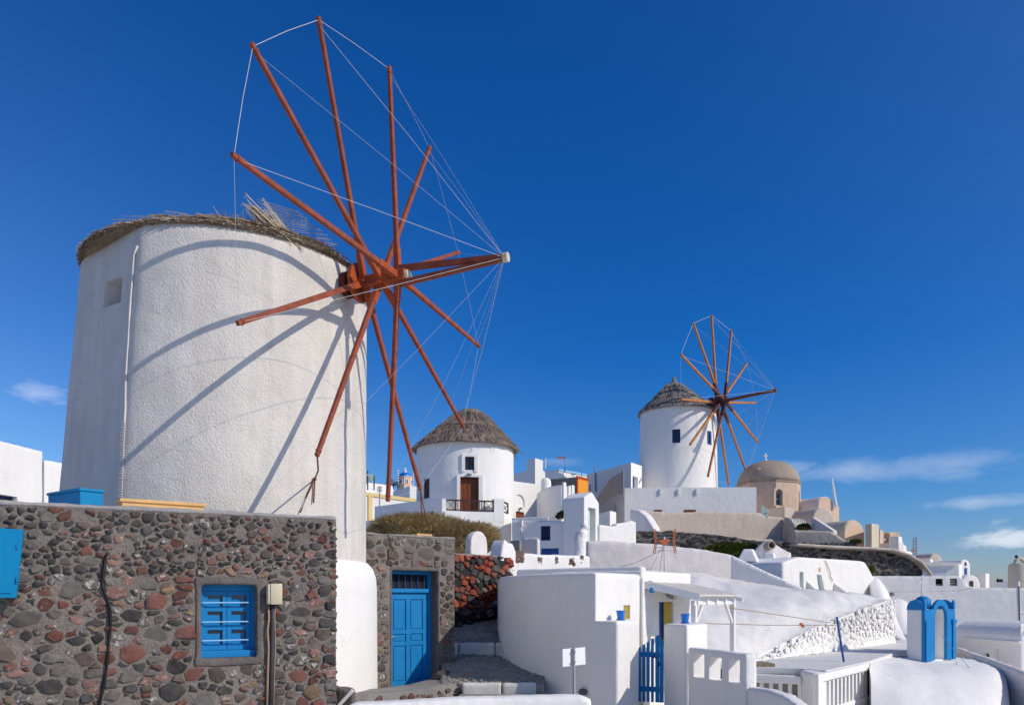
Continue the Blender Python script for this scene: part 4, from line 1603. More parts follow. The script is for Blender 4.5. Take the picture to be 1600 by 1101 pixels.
def ok2(s, z, rx, rz):
    if z + rz > W2TOP - .03 or z - rz < -0.7: return 0
    if s + rx > w2b + 0.03 or s - rx < w2a: return 0
    if da0 - .07 - rx < s < da1 + .07 + rx and z < dzt + .10 + rz: return 0
    return 1.0


def col2(s, z, r):
    if z > dzt + 0.05:
        return pick(r, [('s_grey', 42), ('s_dark', 22), ('s_brown', 18), ('s_red', 10), ('s_pale', 6), ('s_tan', 2)])
    return pick(r, [('s_grey', 34), ('s_dark', 16), ('s_brown', 14), ('s_red', 9), ('s_pale', 14), ('s_tan', 7), ('s_pink', 6)])


r2 = random.Random(33)
s_ = pack(w2a, w2b + .03, -0.7, W2TOP, lambda s, z, rx, rz: ok2(s, z, rx, rz) if z > dzt + .1 else 0, [(120, .2, .34, .5, .8)], r2)
pre = s_[:7]
a0, a1, z0, z1 = 99, 99, 99, 99


def ok2b(s, z, rx, rz):
    k = ok2(s, z, rx, rz)
    for (s2, z2, x2, y2) in pre:
        if ((s - s2) / (rx + x2)) ** 2 + ((z - z2) / (rz + y2)) ** 2 < 0.98: return 0
    return k


s_ = pre + pack(w2a, w2b + .03, -0.7, W2TOP, ok2b, [(900, .11, .17, .5, .95), (3000, .07, .11, .5, .95), (2500, .05, .07, .6, 1)], r2, .90)
lay_cells(W2, s_, (w2a, w2b + .02, -.9, W2TOP - .03), (da0 - .06, da1 + .06, -3, dzt + .09), col2, gh, r2, 270, .016, (.012, .036), .05)
solo('plank', W2.ubox(652, 675, 833.5, 836.5, 0.0, 0.3), M['pine'], 'pale wooden plank lying on top of the blue door wall', 'plank')

# low curved ledge in front of the door
def ribbon(path_out, path_in, zt_, zb_, name=None):
    bm = bmesh.new()
    n = len(path_out)
    A = [bm.verts.new((p[0], p[1], z)) for p, z in zip(path_out, zt_)]
    Bv = [bm.verts.new((p[0], p[1], z)) for p, z in zip(path_in, zt_)]
    C_ = [bm.verts.new((p[0], p[1], zb_)) for p in path_out]
    D = [bm.verts.new((p[0], p[1], zb_)) for p in path_in]
    for i in range(n - 1):
        bm.faces.new((A[i], A[i + 1], Bv[i + 1], Bv[i]))
        bm.faces.new((C_[i], C_[i + 1], A[i + 1], A[i]))
        bm.faces.new((Bv[i], Bv[i + 1], D[i + 1], D[i]))
        bm.faces.new((D[i], D[i + 1], C_[i + 1], C_[i]))
    bm.faces.new((A[0], Bv[0], D[0], C_[0]))
    bm.faces.new((A[-1], C_[-1], D[-1], Bv[-1]))
    bmesh.ops.recalc_face_normals(bm, faces=bm.faces)
    return bm


lg = thing('door_ledge', 'low curved stone ledge with cement top before the blue door', 'ledge', (X(650, 17), 17, -1))
po = [P(548, 1086, 16.2), P(590, 1084, 16.5), P(640, 1079, 16.9), P(690, 1070, 17.3), P(728, 1064, 17.8), P(744, 1062, 18.4), P(742, 1057, 19.2)]
pi = [P(556, 1079, 17.2), P(594, 1076, 17.6), P(640, 1068, 18.2), P(680, 1055, 18.9), P(704, 1049, 19.4), P(716, 1047, 19.7), P(722, 1046, 19.9)]
part('core', ribbon([(p.x, p.y) for p in po], [(p.x, p.y) for p in pi], [p.z for p in po], -1.6), M['cement'], lg)
r3 = random.Random(44)
for (pa, pb) in zip(po, po[1:]):
    if (pb - pa).length < 0.2: continue
    fr_ = Fr((pa.x, pa.y), (pb.x, pb.y))
    zt_ = min(pa.z, pb.z) - .03
    ss = pack(0, fr_.L, zt_ - .75, zt_, lambda s, z, rx, rz: 1 if z + rz < zt_ else 0, [(60, .09, .15, .6, .9), (120, .05, .08, .6, 1)], r3)
    lay(fr_, ss, lambda s, z, r: pick(r, [('s_grey', 4), ('s_brown', 3), ('s_red', 3), ('s_tan', 2), ('s_dark', 2)]), lg, r3, 40)
# rocks
def rock(c, s, seed, mat, name, label, sub=3, amp=.28):
    bm = bmesh.new()
    bmesh.ops.create_icosphere(bm, subdivisions=sub, radius=1)
    o_ = Vector((seed * 7.3, 0, 0))
    for v in bm.verts:
        n = noise.noise(v.co * 1.2 + o_) * amp + noise.noise(v.co * 3 + o_) * amp * .45 + noise.noise(v.co * 8 + o_) * amp * .2
        v.co = Vector((v.co.x * s[0], v.co.y * s[1], v.co.z * s[2])) * (1 + n) + Vector(c)
    return solo(name, bm, mat, label, 'rock', smooth=50)


rock(P(692, 1056, 18.7), (.26, .3, .14), 1, M['s_dark'], 'rock', 'dark wedge shaped rock on the ledge beside the blue door')
rock(P(726, 1056, 18.6), (.17, .14, .085), 2, M['s_pink'], 'rock', 'small pale pink pumice lump on the ledge beside the path', 4)
rb = plaster(join(prism([G(524, 13.2), G(553, 13.1), G(556, 13.8), G(526, 13.9)], -1.2, [Z(1072, 13.2), Z(1081, 13.1), Z(1074, 13.8), Z(1070, 13.9)])), .04, 3, .02, 3, 8)
solo('stone_block', rb, M['surround'], 'rough grey stone block at the foot of the stone house corner', 'stone block', smooth=True)
solo('paint_mark', beam(P(530, 1101, 12.98), P(551, 1078, 12.98), .07, .05), M['white'], 'stroke of white paint across the grey stone block', 'paint mark')

# ------------------------------------------------------------------ red and black loose stone wall behind
W3 = Fr(G(700, 22.6), G(800, 25.0))
W3T = Z(869, 23.3)
rw = thing('lava_wall', 'loose red and black lava stone wall beside the cobbled path', 'wall', (W3.p0.x, W3.p0.y, 0))
part('core', prism([W3.g(-.2), W3.g(W3.L), W3.g(W3.L, .7), W3.g(-.2, .7)], -1, W3T - .06), M['s_black'], rw)
r4 = random.Random(55)
ss = pack(0, W3.L, 0.1, W3T + .04, lambda s, z, rx, rz: 1, [(500, .11, .16, .5, .95), (2500, .07, .11, .6, 1)], r4, .86)


def col3(s, z, r):
    h = (z - .2) / (W3T - .2)
    n = noise.noise(Vector((s * 1.1, z * 1.6, 4)))
    if h < .33: return pick(r, [('s_black', 8), ('s_dark', 3), ('s_red', 1)])  # lower third picked near black, putting the cast shadow there into the colour
    if n > -.12 and h > .42 or (.40 < h < .58 and s < 1.3): return pick(r, [('s_scoria', 10), ('s_red', 3), ('s_pink', 2), ('s_dark', 2)])
    return pick(r, [('s_dark', 6), ('s_black', 3), ('s_red', 2), ('s_pale', 2), ('s_white', 1.2), ('s_grey', 2)])


lay_cells(W3, ss, (0, W3.L, 0, W3T + .06), None, col3, rw, r4, 280, .010, (.05, .11), .02)
part('coping', plaster(W3.box(-.2, W3.L * .8, -.02, .7, W3T - .02, W3T + .09), .05, 2, .03, 2, 3), M['cement'], rw, True)

# small white headstone-like parapet ends
hf = Fr(G(736, 23.6), G(762, 24.2))
sl = thing('rounded_slab', 'upright white rounded slab above the red lava wall', 'parapet', hf.pt(.3, .1, W3T))
pts = arch_pts(hf.L, Z(829, 23.8) - W3T + .05, 12)
part('slab', plaster(extrude_outline(hf, pts, hf.L / 2, W3T - .05, 0, .24), .03, 2, .012, 2, 4), M['white_pink'], sl, True)
hf = Fr(G(783, 25.2), G(806, 25.8))
pts = [(-hf.L / 2, -.6), (hf.L / 2, -.6), (hf.L / 2, .05), (hf.L * .3, .28), (0, .3), (-hf.L * .22, .42), (-hf.L * .36, .2), (-hf.L / 2, -.2)]
solo('pointed_parapet', plaster(extrude_outline(hf, pts, hf.L / 2, Z(862, 25.4), 0, .5), .05, 2, .02, 2, 4), M['white_far'], 'small pointed white parapet end above the red stones', 'parapet', smooth=True)

# dry scrub on the mound
def scrub(name, c, rad, n, label, mats, leafy=False, seed=1, L=(.10, .32)):
    r = random.Random(seed)
    root = thing(name, label, 'shrub', (c[0], c[1], c[2] - rad[2]))
    bm = bmesh.new()
    bmesh.ops.create_icosphere(bm, subdivisions=4, radius=1)
    for v in bm.verts:
        k = 1 + .28 * noise.noise(v.co * 1.7 + Vector((seed, 0, 0))) + .18 * noise.noise(v.co * 4)
        v.co = Vector((v.co.x * rad[0], v.co.y * rad[1], v.co.z * rad[2])) * (.90 * k) + Vector(c)
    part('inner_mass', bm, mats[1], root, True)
    b = bmesh.new()
    for _ in range(n):
        d = Vector((r.gauss(0, 1), r.gauss(0, 1), r.gauss(0, 1))).normalized()
        if d.z < -.25: d.z = -d.z
        k = 1 + .28 * noise.noise(d * 1.7 + Vector((seed, 0, 0))) + .18 * noise.noise(d * 4)
        p = Vector((d.x * rad[0], d.y * rad[1], d.z * rad[2])) * (k * r.uniform(.82, .99)) + Vector(c)
        q = (d + Vector((r.gauss(0, .7), r.gauss(0, .7), r.gauss(.3, .6)))).normalized()
        ln = r.uniform(*L)
        if leafy:
            s1 = q.cross(Vector((r.random(), r.random(), r.random()))).normalized() * ln * .45
            vs = [b.verts.new(x) for x in (p, p + q * ln * .5 + s1, p + q * ln, p + q * ln * .5 - s1)]
            b.faces.new(vs)
        else:
            s1 = q.cross(Vector((r.random(), r.random(), r.random()))).normalized() * r.uniform(.008, .02)
            e = p + q * ln
            vs = [b.verts.new(x) for x in (p - s1, p + s1, e + s1 * .4, e - s1 * .4)]
            b.faces.new(vs)
            f2 = (q + Vector((r.gauss(0, .6), r.gauss(0, .6), r.gauss(0, .6)))).normalized() * ln * .6
            m_ = p + q * ln * .5
            vs = [b.verts.new(x) for x in (m_ - s1, m_ + s1, m_ + f2)]
            b.faces.new(vs)
    part('twigs' if not leafy else 'foliage', b, mats[0], root, kind='stuff')
    return root


scrub('dry_shrub', (X(650, 32), 32.0, Z(838, 32)), (2.1, 1.8, .60), 26000, 'low brown dry scrub mound behind the blue door wall', (M['scrub'], M['scrub_dark']), seed=3, L=(.10, .46))
scrub('dry_shrub', (X(733, 31), 31.0, Z(848, 31)), (1.05, 1.2, .52), 14000, 'brown scrub bush next to the upright rounded slab', (M['scrub'], M['scrub_dark']), seed=6, L=(.10, .46))

# ------------------------------------------------------------------ cobbled path with lime-washed steps
def path_surf(rows, name, mat):
    return patch(rows, 5, .02, 2.0)


pr = [[P(700, 1096, 15.2), P(770, 1096, 15.2), P(850, 1098, 15.2)], [P(720, 1089, 16.8), P(780, 1089, 16.8), P(850, 1090, 16.8)], [P(722, 1086, 17.5), P(780, 1086, 17.5), P(850, 1086, 17.5)]]
pu = [[P(690, 1068, 17.62), P(780, 1068, 17.62), P(850, 1068, 17.62)], [P(690, 1046, 19.3), P(780, 1042, 19.3), P(850, 1042, 19.3)], [P(690, 1023, 20.9), P(770, 1023, 20.9), P(840, 1023, 20.9)]]
pv = [[P(690, 1005, 21.05), P(770, 1005, 21.05), P(840, 1005, 21.05)], [P(690, 985, 22.3), P(770, 978, 23), P(830, 970, 24)], [P(700, 962, 25), P(770, 955, 26), P(830, 950, 27)]]
r5 = random.Random(66)
for i, rows in enumerate((pr, pu, pv)):
    ps = struct('cobbled_path', patch(rows, 6, .02, 2.0, .3), M['cobble_bed'], True)
    bm = bmesh.new()
    for _ in range(650):
        a, b = r5.random(), r5.random()
        lo, hi = Vector(rows[0][0]).lerp(Vector(rows[0][2]), a), Vector(rows[2][0]).lerp(Vector(rows[2][2]), a)
        mid = Vector(rows[1][0]).lerp(Vector(rows[1][2]), a)
        p = lo.lerp(mid, b * 2) if b < .5 else mid.lerp(hi, b * 2 - 1)
        sc = r5.uniform(.045, .10)
        nb = bmesh.new()
        nb.from_mesh(r5.choice(STONE_ME))
        ra = r5.uniform(0, 6.28)
        nb.transform(Matrix.Translation(p + Vector((0, 0, .005))) @ Matrix.Rotation(ra, 4, 'Z') @ Matrix.Rotation(R(-90), 4, 'X') @ Matrix.Diagonal((sc, sc * .45, sc * r5.uniform(.6, 1), 1)))
        tmp = bpy.data.meshes.new('tmp')
        nb.to_mesh(tmp); nb.free(); bm.from_mesh(tmp); bpy.data.meshes.remove(tmp)
    cbl = link_mesh('cobblestones', bm, M['cobble'], True)
    cbl.parent = ps
    cbl['kind'] = 'stuff'
for (u0, u1, v0, v1, d, lab) in ((722, 783.5, 1067, 1089, 17.5, 'lower white washed stone step, left slab'), (784.5, 838, 1067, 1089, 17.5, 'lower white washed stone step, right slab beside curved wall'), (690, 716, 1004, 1024, 21.0, ''), (717, 773, 1004, 1024, 21.0, ''), (774, 800, 1004, 1024, 21, '')):
    b = plaster(bm_box(X(u0, d), X(u1, d), d - .06, d + .16, Z(v1, d) - .2, Z(v0, d) + .012), .04, 2, .012, 3, u0)
    s_ = struct('step', b, M['step_white'], True)

# ------------------------------------------------------------------ front low white wall and sign
fw_ = [P(540, 1101, 10.6), P(620, 1096, 10.8), P(700, 1091, 11), P(790, 1088, 11.2), P(860, 1086, 11.3), P(905, 1087, 11.35), P(925, 1094, 11.35)]
fo = [(p.x, p.y) for p in fw_]
fi = [(p.x + .02, p.y + .35) for p in fw_]
b = plaster(ribbon(fo, fi, [p.z for p in fw_], -1.4), .05, 4, .012, 1.4, 9)
solo('front_wall', b, M['white'], 'low white rounded wall along the bottom edge of the view', 'wall', smooth=True)
sg = thing('sign_post', 'square white sign seen from behind on thin grey pole', 'sign', (X(897.5, 11.9), 11.9, -1.2))
sf = Fr(G(879.5, 11.88), G(915, 12.16))
part('panel', extrude_outline(sf, [(0, 0), (sf.L, .015), (sf.L - .01, Z(1011, 11.95) - Z(1040, 11.95)), (-.005, Z(1012.5, 11.95) - Z(1040, 11.95))], 0, Z(1040.5, 11.95), 0, .012), M['sign_white'], sg)
part('pole', tube([(X(898.5, 11.9), 11.97, -1.6), (X(897.3, 11.9), 11.97, Z(1012, 11.9))], .020, 10), M['metal'], sg, True)
for v in (1018, 1034):
    part('clamp', bm_box(X(894.5, 11.9), X(900, 11.9), 11.94, 12.01, Z(v + 1, 11.9), Z(v - 1, 11.9)), M['metal'], sg)

# ------------------------------------------------------------------ central white house
HZ = Z(893, 16.8)
ch = thing('curved_house', 'white house with shaded curved wall, yellow reveals and blue door', 'house', (X(930, 17), 17, -1.5))
cv = [G(777, 23.0), G(779.5, 21.6), G(788, 20.5), G(803, 19.6), G(828, 18.7), G(870, 17.8), G(930, 16.8)]
L1 = Fr(G(930, 16.8), G(1002, 18.35))
L2 = Fr(G(1003, 18.33), G(1081, 20.6))
back = [L2.g(L2.L, 0), L2.g(L2.L, 2.5), G(900, 24), G(800, 25.5)]
wn_c = L1.ubox(974, 984.3, 945, 967, -.3, .24)
foot = cv + [L1.g(L1.L)] + [L1.g(L1.L, 2.6), G(880, 24.5), G(800, 25.5)]
b = cut(plaster(prism(foot, -2.2, HZ), .055, 2, .012, .9, 1), [wn_c])
part('wall', b, M['white'], ch, 40)
part('window_reveal', L1.ubox(973.9, 984.5, 944.9, 967.1, .03, .06), M['ochre_reveal'], ch)
# flared foot of the curved wall
bm = bmesh.new()
tp, bt = [], []
for i, p in enumerate(cv):
    q0 = cv[max(i - 1, 0)]; q1 = cv[min(i + 1, len(cv) - 1)]
    d = (q1 - q0).normalized(); nrm = Vector((d.y, -d.x))
    if nrm.x > 0 and i < 2: nrm = -nrm
    k = (0.30, .42, .42, .36, .28, .14, 0.02)[i]
    hz = (.55, .5, .3, .05, -.2, -.45, -.6)[i]
    tp.append(bm.verts.new((p.x - nrm.x * .05, p.y - nrm.y * .05, hz)))
    bt.append(bm.verts.new((p.x + nrm.x * k, p.y + nrm.y * k, hz - .75)))
for i in range(len(cv) - 1):
    bm.faces.new((bt[i], bt[i + 1], tp[i + 1], tp[i]))
ret = bmesh.ops.extrude_face_region(bm, geom=list(bm.faces))
for v in [e for e in ret['geom'] if isinstance(e, bmesh.types.BMVert)]:
    v.co.z -= .9
bmesh.ops.recalc_face_normals(bm, faces=bm.faces)
part('flared_foot', bm, M['white'], ch, True)
# back parapet of the roof, with a shaded inner face
bp = Fr(G(806, 21.2), G(1003, 18.75))
part('parapet', plaster(bp.box(0, bp.L, 0, .22, HZ - .1, Z(886.5, 20)), .05, 2, .01, 1, 6), M['white'], ch, True)
# second volume with the blue door under the awning
du = (1029.5, 1052, 939.5, 1010)
vol = plaster(prism([L2.g(0), L2.g(L2.L), L2.g(L2.L, 2.6), L2.g(0, 2.6)], -2.2, Z(891, 18.6)), .055, 2, .010, .9, 2)
part('wall', cut(vol, [L2.ubox(*du, -.3, .32)]), M['white'], ch, 40)
part('door', L2.ubox(1030, 1042, 940, 1010, .10, .15), M['blue_deep'], ch)
part('door_reveal', L2.ubox(1040.5, 1051.6, 940, 1010, .05, .08), M['ochre_reveal'], ch)
part('drain_pipe', tube([L1.pt(L1.L - .03, -.045, HZ - .1), L1.pt(L1.L - .03, -.045, -1.5)], .035, 8), M['white_paint'], ch, True)
# piers and pot ledge
PZ = Z(969, 16.9)
pf_ = [L1.g(0.01, 0.05), L1.g(0.01, -.53), L1.g(.95, -.53), L1.g(.95, .05)]
part('ledge_pier', plaster(prism(pf_, -2.4, PZ), .045, 2, .008, 1, 3), M['white'], ch, True)


def pot(u, v, d, label):
    r_ = 7.2 * d / F
    h_ = 15 * d / F
    c = P(u, v, d)
    root = thing('flower_pot', label, 'flower pot', c, 'blue pots on the white piers')
    pr_ = [(0, .012), (r_ * .68, .012), (r_ * .72, .02), (r_ * .93, h_ * .86), (r_ * 1.03, h_ * .88), (r_ * 1.03, h_), (r_ * .93, h_), (r_ * .86, h_ * .8), (0, h_ * .78)]
    part('pot', revolve(pr_, c, 24), M['blue_pot'], root, 40)
    part('saucer', revolve([(0, 0), (r_ * .9, 0), (r_ * 1.0, .02), (r_ * .95, .025), (r_ * .7, .011), (0, .011)], c, 24), M['blue_pot'], root, 40)


q = L1.pt(.62, -.25, PZ)
pot(CX + F * q.x / q.y, HY - F * (PZ + .004 - EZ) / q.y, q.y, 'blue flower pot on the ledge beside the small yellow window')
PP = [G(1037, 17.25), G(1073, 16.35), G(1106, 17.35), G(1070, 18.3)]
P2Z = Z(975, 16.6)
gp = solo('gate_pier', plaster(prism(PP, -2.6, P2Z), .045, 2, .01, 1, 5), M['white'], 'square white gate pier right of the blue picket gate', 'pier', smooth=True)
pot(1070.5, HY - F * (P2Z + .004 - EZ) / 17.2, 17.2, 'blue flower pot on the white pier right of the gate')

# picket gate
GF = Fr(G(989.5, 17.55), G(1036.5, 17.3))
gt = thing('picket_gate', 'blue wooden picket gate between two white piers', 'gate', (GF.p0.x, GF.p0.y, -1.5))
tops = [1014, 1012, 1007.5, 1003, 998, 993, 995.5]
nP = 7
gb = Z(1096, 17.4)
for k in range(nP):
    w_ = GF.L / nP
    x0 = w_ * k + .012
    wd = w_ - .034 if k not in (0, 5, 6) else w_ - .006
    z_ = Z(tops[k], 17.4)
    pk = [(0, 0), (wd, 0), (wd, z_ - gb + (.03 if k < 6 else -.07)), (0, z_ - gb)]
    part('picket', extrude_outline(GF, pk, x0, gb, 0, .022), M['blue'], gt)
for v in (1022, 1076):
    part('rail', GF.ubox(990, 1036.5, v - 4, v + 4, .024, .06), M['blue'], gt)
part('latch', GF.ubox(1018, 1029, 1024, 1027, -.03, 0), M['blue_deep'], gt)
part('lock_plate', GF.ubox(1028, 1031, 1033, 1040, -.02, 0), M['navy'], gt)

# awning
aA = L2.pt(.16, 0, Z(911.5, 18.5)); aB = L2.pt(L2.L - .02, 0, Z(914.5, 20.5))
outv = Vector((-L2.ey.x, -L2.ey.y, 0))
aD = aA + outv * 1.15 + Vector((L2.ex.x, L2.ex.y, 0)) * .35
aC = aB + outv * 1.25
aD.z = Z(931.5, aD.y); aC.z = Z(931.5, aC.y)
aw = thing('awning', 'white boarded lean-to awning on posts over the blue door', 'awning', (aD.x, aD.y, -1.5))
th = Vector((0, 0, .05))
step_ = (0, .003, .001, .004, .0, .003, .004, .001, .003)
nB = 9
for k in range(nB):
    f0, f1 = k / nB, (k + 1) / nB - .0006
    q = [p + Vector((0, 0, step_[k])) for p in (aA.lerp(aB, f0), aA.lerp(aB, f1), aD.lerp(aC, f1), aD.lerp(aC, f0))]
    bm = bmesh.new()
    lo = [bm.verts.new(p) for p in q]; hi = [bm.verts.new(p + th) for p in q]
    bm.faces.new(lo[::-1]); bm.faces.new(hi)
    for i in range(4):
        j = (i + 1) % 4
        bm.faces.new((lo[i], lo[j], hi[j], hi[i]))
    bmesh.ops.recalc_face_normals(bm, faces=bm.faces)
    part('roof_board', bm, M['awning'], aw)
part('fascia', beam(aA + Vector((0, 0, -.02)) - outv * 0, aD + Vector((0, 0, -.02)) + outv * .03, .045, .16), M['white_paint'], aw)
for k in range(5):
    f = .06 + k * .22
    a_, b_ = aA.lerp(aB, f), aD.lerp(aC, f)
    part('rafter', beam(a_ + Vector((0, 0, -.05)), b_ + (b_ - a_).normalized() * .16 + Vector((0, 0, -.05)), .07, .09), M['white_paint'], aw)
e0, e1 = aD.lerp(aC, -.02) - outv * .12 + Vector((0, 0, -.14)), aD.lerp(aC, 1.0) - outv * .12 + Vector((0, 0, -.14))
part('beam', beam(e0, e1, .08, .10), M['white_paint'], aw)
for f, zb_ in ((.04, -1.4), (.96, -1.75)):
    q = e0.lerp(e1, f)
    part('post', beam(q + Vector((0, 0, -.05)), Vector((q.x, q.y, zb_)), .11, roll=(L2.ex.x, L2.ex.y, 0)), M['white_paint'], aw)
    dd = (e1 - e0).normalized() * (.42 if f < .5 else -.42)
    part('brace', beam(q + dd + Vector((0, 0, -.05)), q + Vector((0, 0, -.55)), .06, .06), M['white_paint'], aw)
ln = thing('wall_lantern', 'small blue lantern hanging under the awning', 'lantern', L2.pt(.22, -.1, Z(925, 18.4)))
lc = L2.pt(.22, -.14, Z(926, 18.4))
part('body', revolve([(0, 0), (.05, .01), (.06, .1), (.03, .15), (0, .16)], lc, 10), M['blue'], ln, 40)
part('bracket', tube([lc + Vector((0, 0, .16)), lc + Vector((.0, .02, .27)), lc + Vector((-.05, .14, .28))], .012, 5), M['metal'], ln)
lm = L2.pt(L2.s(1043.5), -.09, L2.z(1043.5, 928))
wl_ = thing('wall_lamp', 'round grey bulkhead lamp above the blue door', 'lamp', lm)
part('lamp_body', revolve([(0, -.07), (.1, -.06), (.12, 0), (.12, .07), (0, .08)], lm, 14, axis=(outv.x, outv.y, 0)), M['metal'], wl_, 40)
part('lamp_glass', revolve([(.10, .08), (.08, .13), (0, .15)], lm, 14, axis=(outv.x, outv.y, 0)), M['cream'], wl_, 40)
hl_ = thing('bulkhead_lamp', 'small dark oval lamp low on the shaded curved wall', 'lamp', P(914, 1080, 16.85))
cf_ = Fr(cv[5], cv[6])
hp = cf_.pt(cf_.s(914), -.03, cf_.z(914, 1080))
part('body', revolve([(0, 0), (.105, 0), (.11, .05), (.07, .10), (0, .11)], hp, 14, axis=(-cf_.ey.x, -cf_.ey.y, 0), squash=(1, .7)), M['surround'], hl_, True)

# wall with three square openings
OW = Fr(G(1073, 16.3), G(1166, 14.35))
oz = Z(1010, 16.3)
ow = thing('pierced_wall', 'shaded white terrace wall with three upright openings', 'wall', (OW.p0.x, OW.p0.y, -2))
prof = [(0, -3), (OW.L, -3), (OW.L, oz), (0, oz)]
b = extrude_outline(OW, prof, 0, 0, 0, .24)
cuts = [OW.ubox(u0, u1, v0, v1, -.2, .5) for (u0, u1, v0, v1) in ((1083.5, 1100.5, 1021, 1058), (1108.5, 1128, 1026, 1062), (1138.5, 1156, 1030, 1066))]
b = cut(plaster(b, .04, 2, .012, 1.2, 3), cuts)
part('wall', b, M['white'], ow, 40)
OW2 = Fr(G(1166, 14.34), G(1262, 12.6))
cz = [(0, -3), (OW2.L, -3), (OW2.L, Z(1125, 12.6)), (OW2.L * .84, Z(1101, 12.9)), (OW2.L * .62, Z(1086, 13.2)), (OW2.L * .35, Z(1078, 13.6)), (.0, Z(1073, 14.3))]
part('stepped_end', plaster(extrude_outline(OW2, cz, 0, 0, 0, .26), .045, 2, .012, 1.2, 4), M['white'], ow, True)
solo('crate', L2.box(1.4, 1.85, -3.1, -2.7, -1.75, -1.5), M['blue'], 'blue crate seen through the middle opening of the terrace wall', 'crate')

# balustrades
def balustrade(name, label, fr, u0, u1, vt0, bars, width, root_z, slope=0.0, height=.95, mat=None):
    root = thing(name, label, 'balustrade', (fr.p0.x, fr.p0.y, root_z))
    zt_ = fr.z(u0, vt0)
    a_, b_ = fr.s(u0), fr.s(u1)
    part('top_rail', plaster(fr.box(a_, b_, 0, .2, zt_ - .22, zt_), .035, 1, .008, 1.5, u0), M['white'], root, True)
    part('base', plaster(fr.box(a_, b_, 0, .2, -3.6, zt_ - height), .07, 1, .008, 1.5, u0), M['white'], root, True)
    for k in range(bars + 1):
        x = a_ + (b_ - a_ - width) * k / bars
        part('baluster', fr.box(x, x + width, .06, .13, zt_ - height - .02, zt_ - .2, .008), M['white'], root)
    return root


B1 = Fr(G(1172, 21.6), G(1252, 21.0))
balustrade('balustrade', 'short white balustrade with four openings beside the corner post', B1, 1172, 1252, 1052.5, 5, .10, -2)
B2 = Fr(G(1278, 20.0), G(1360, 23.6))
balustrade('balustrade', 'long white balustrade with thin slots running back to the dome', B2, 1279, 1359, 1053.5, 13, .13, -2)
solo('corner_post', plaster(prism([G(1250, 21.2), G(1279, 19.95), G(1290, 20.6), G(1262, 21.9)], -3.6, Z(1053, 20)), .05, 2, .01, 1, 6), M['white'],
     'stout white corner post between the two balustrades', 'post', smooth=True)

# terrace, sloping roof and rough white wall
TZ = EZ - 1.95
struct('terrace_floor', prism([G(1130, 22.0), G(1250, 21.4), G(1291, 20.9), G(1359, 23.95), G(1402, 27.8), G(1490, 29.3), G(1470, 36), G(1300, 34), G(1130, 25)], TZ - .16, TZ), M['white_ground'])
struct('terrace_base', prism([G(1130, 22.9), G(1250, 23.0), G(1292, 21.8), G(1352, 24.9), G(1402, 28.2), G(1480, 29.6), G(1465, 35.8), G(1302, 33.8), G(1134, 25)], -4, TZ - .163), M['white_ground'])
rows = [[P(985, 889, 33.2), P(1080, 893, 33.6), P(1145, 904, 33.8), P(1235, 917, 32.9), P(1300, 922, 33.0), P(1350, 928, 33.8), P(1392, 937, 34.7)],
        [P(1000, 925, 28), P(1080, 930, 27.5), P(1150, 940, 27.8), P(1230, 945, 28.0), P(1300, 945, 30.2), P(1350, 944, 32.3), P(1391, 938, 33.6)],
        [P(1010, 990, 21), P(1085, 1020, 20.6), P(1150, 1022, 22.4), P(1195, 1018, 24.5), P(1255, 990, 26.2), P(1315, 964, 28.8), P(1388, 938.5, 32.6)]]
sr = struct('whitewashed_slope', patch(rows, 9, .10, 1.0, .4), M['white_ground'], True)
rwl = thing('rubble_wall', 'rough bright whitewashed rubble wall under the white slope', 'wall', (X(1300, 28), 28, TZ))
ft = [P(1180, 1032, 23.6), P(1210, 1029, 24.5), P(1260, 1022, 26.2), P(1320, 1014.5, 28.8), P(1400, 1004, 32.7)]
tp = [P(1181, 1024, 23.75), P(1196, 1017, 24.55), P(1256, 989, 26.25), P(1316, 963, 28.85), P(1389, 936.5, 32.75)]
bm = patch([tp, [a.lerp(b, .5) for a, b in zip(tp, ft)], ft], 6, 0)
part('core', bm, M['white'], rwl, True)
r7 = random.Random(77)
zi = list(zip(tp, ft))
stones = []
for (a0_, b0_), (a1_, b1_) in zip(zi, zi[1:]):
    fr_ = Fr((b0_.x, b0_.y), (b1_.x, b1_.y))
    n_ = int(95 * fr_.L)
    ss = pack(0, fr_.L, TZ - .05, 2.2, lambda s, z, rx, rz: 1 if z < a0_.z + (a1_.z - a0_.z) * s / fr_.L else 0, [(n_, .11, .19, .5, .9), (n_ * 2, .06, .11, .5, 1)], r7, .75)
    stones.append((fr_, ss))
allst = [(fr_, s) for fr_, ss in stones for s in ss]
allst.sort(key=lambda t_: -t_[1][2] * t_[1][3])
lim = sorted([s[2] * s[3] for _, s in allst], reverse=True)
thr = lim[min(250, len(lim) - 1)]
for fr_, ss in stones:
    lay(fr_, ss, lambda s, z, r: 'white', rwl, r7, sum(1 for s in ss if s[2] * s[3] > thr), (.30, .4), .5, y=.03)

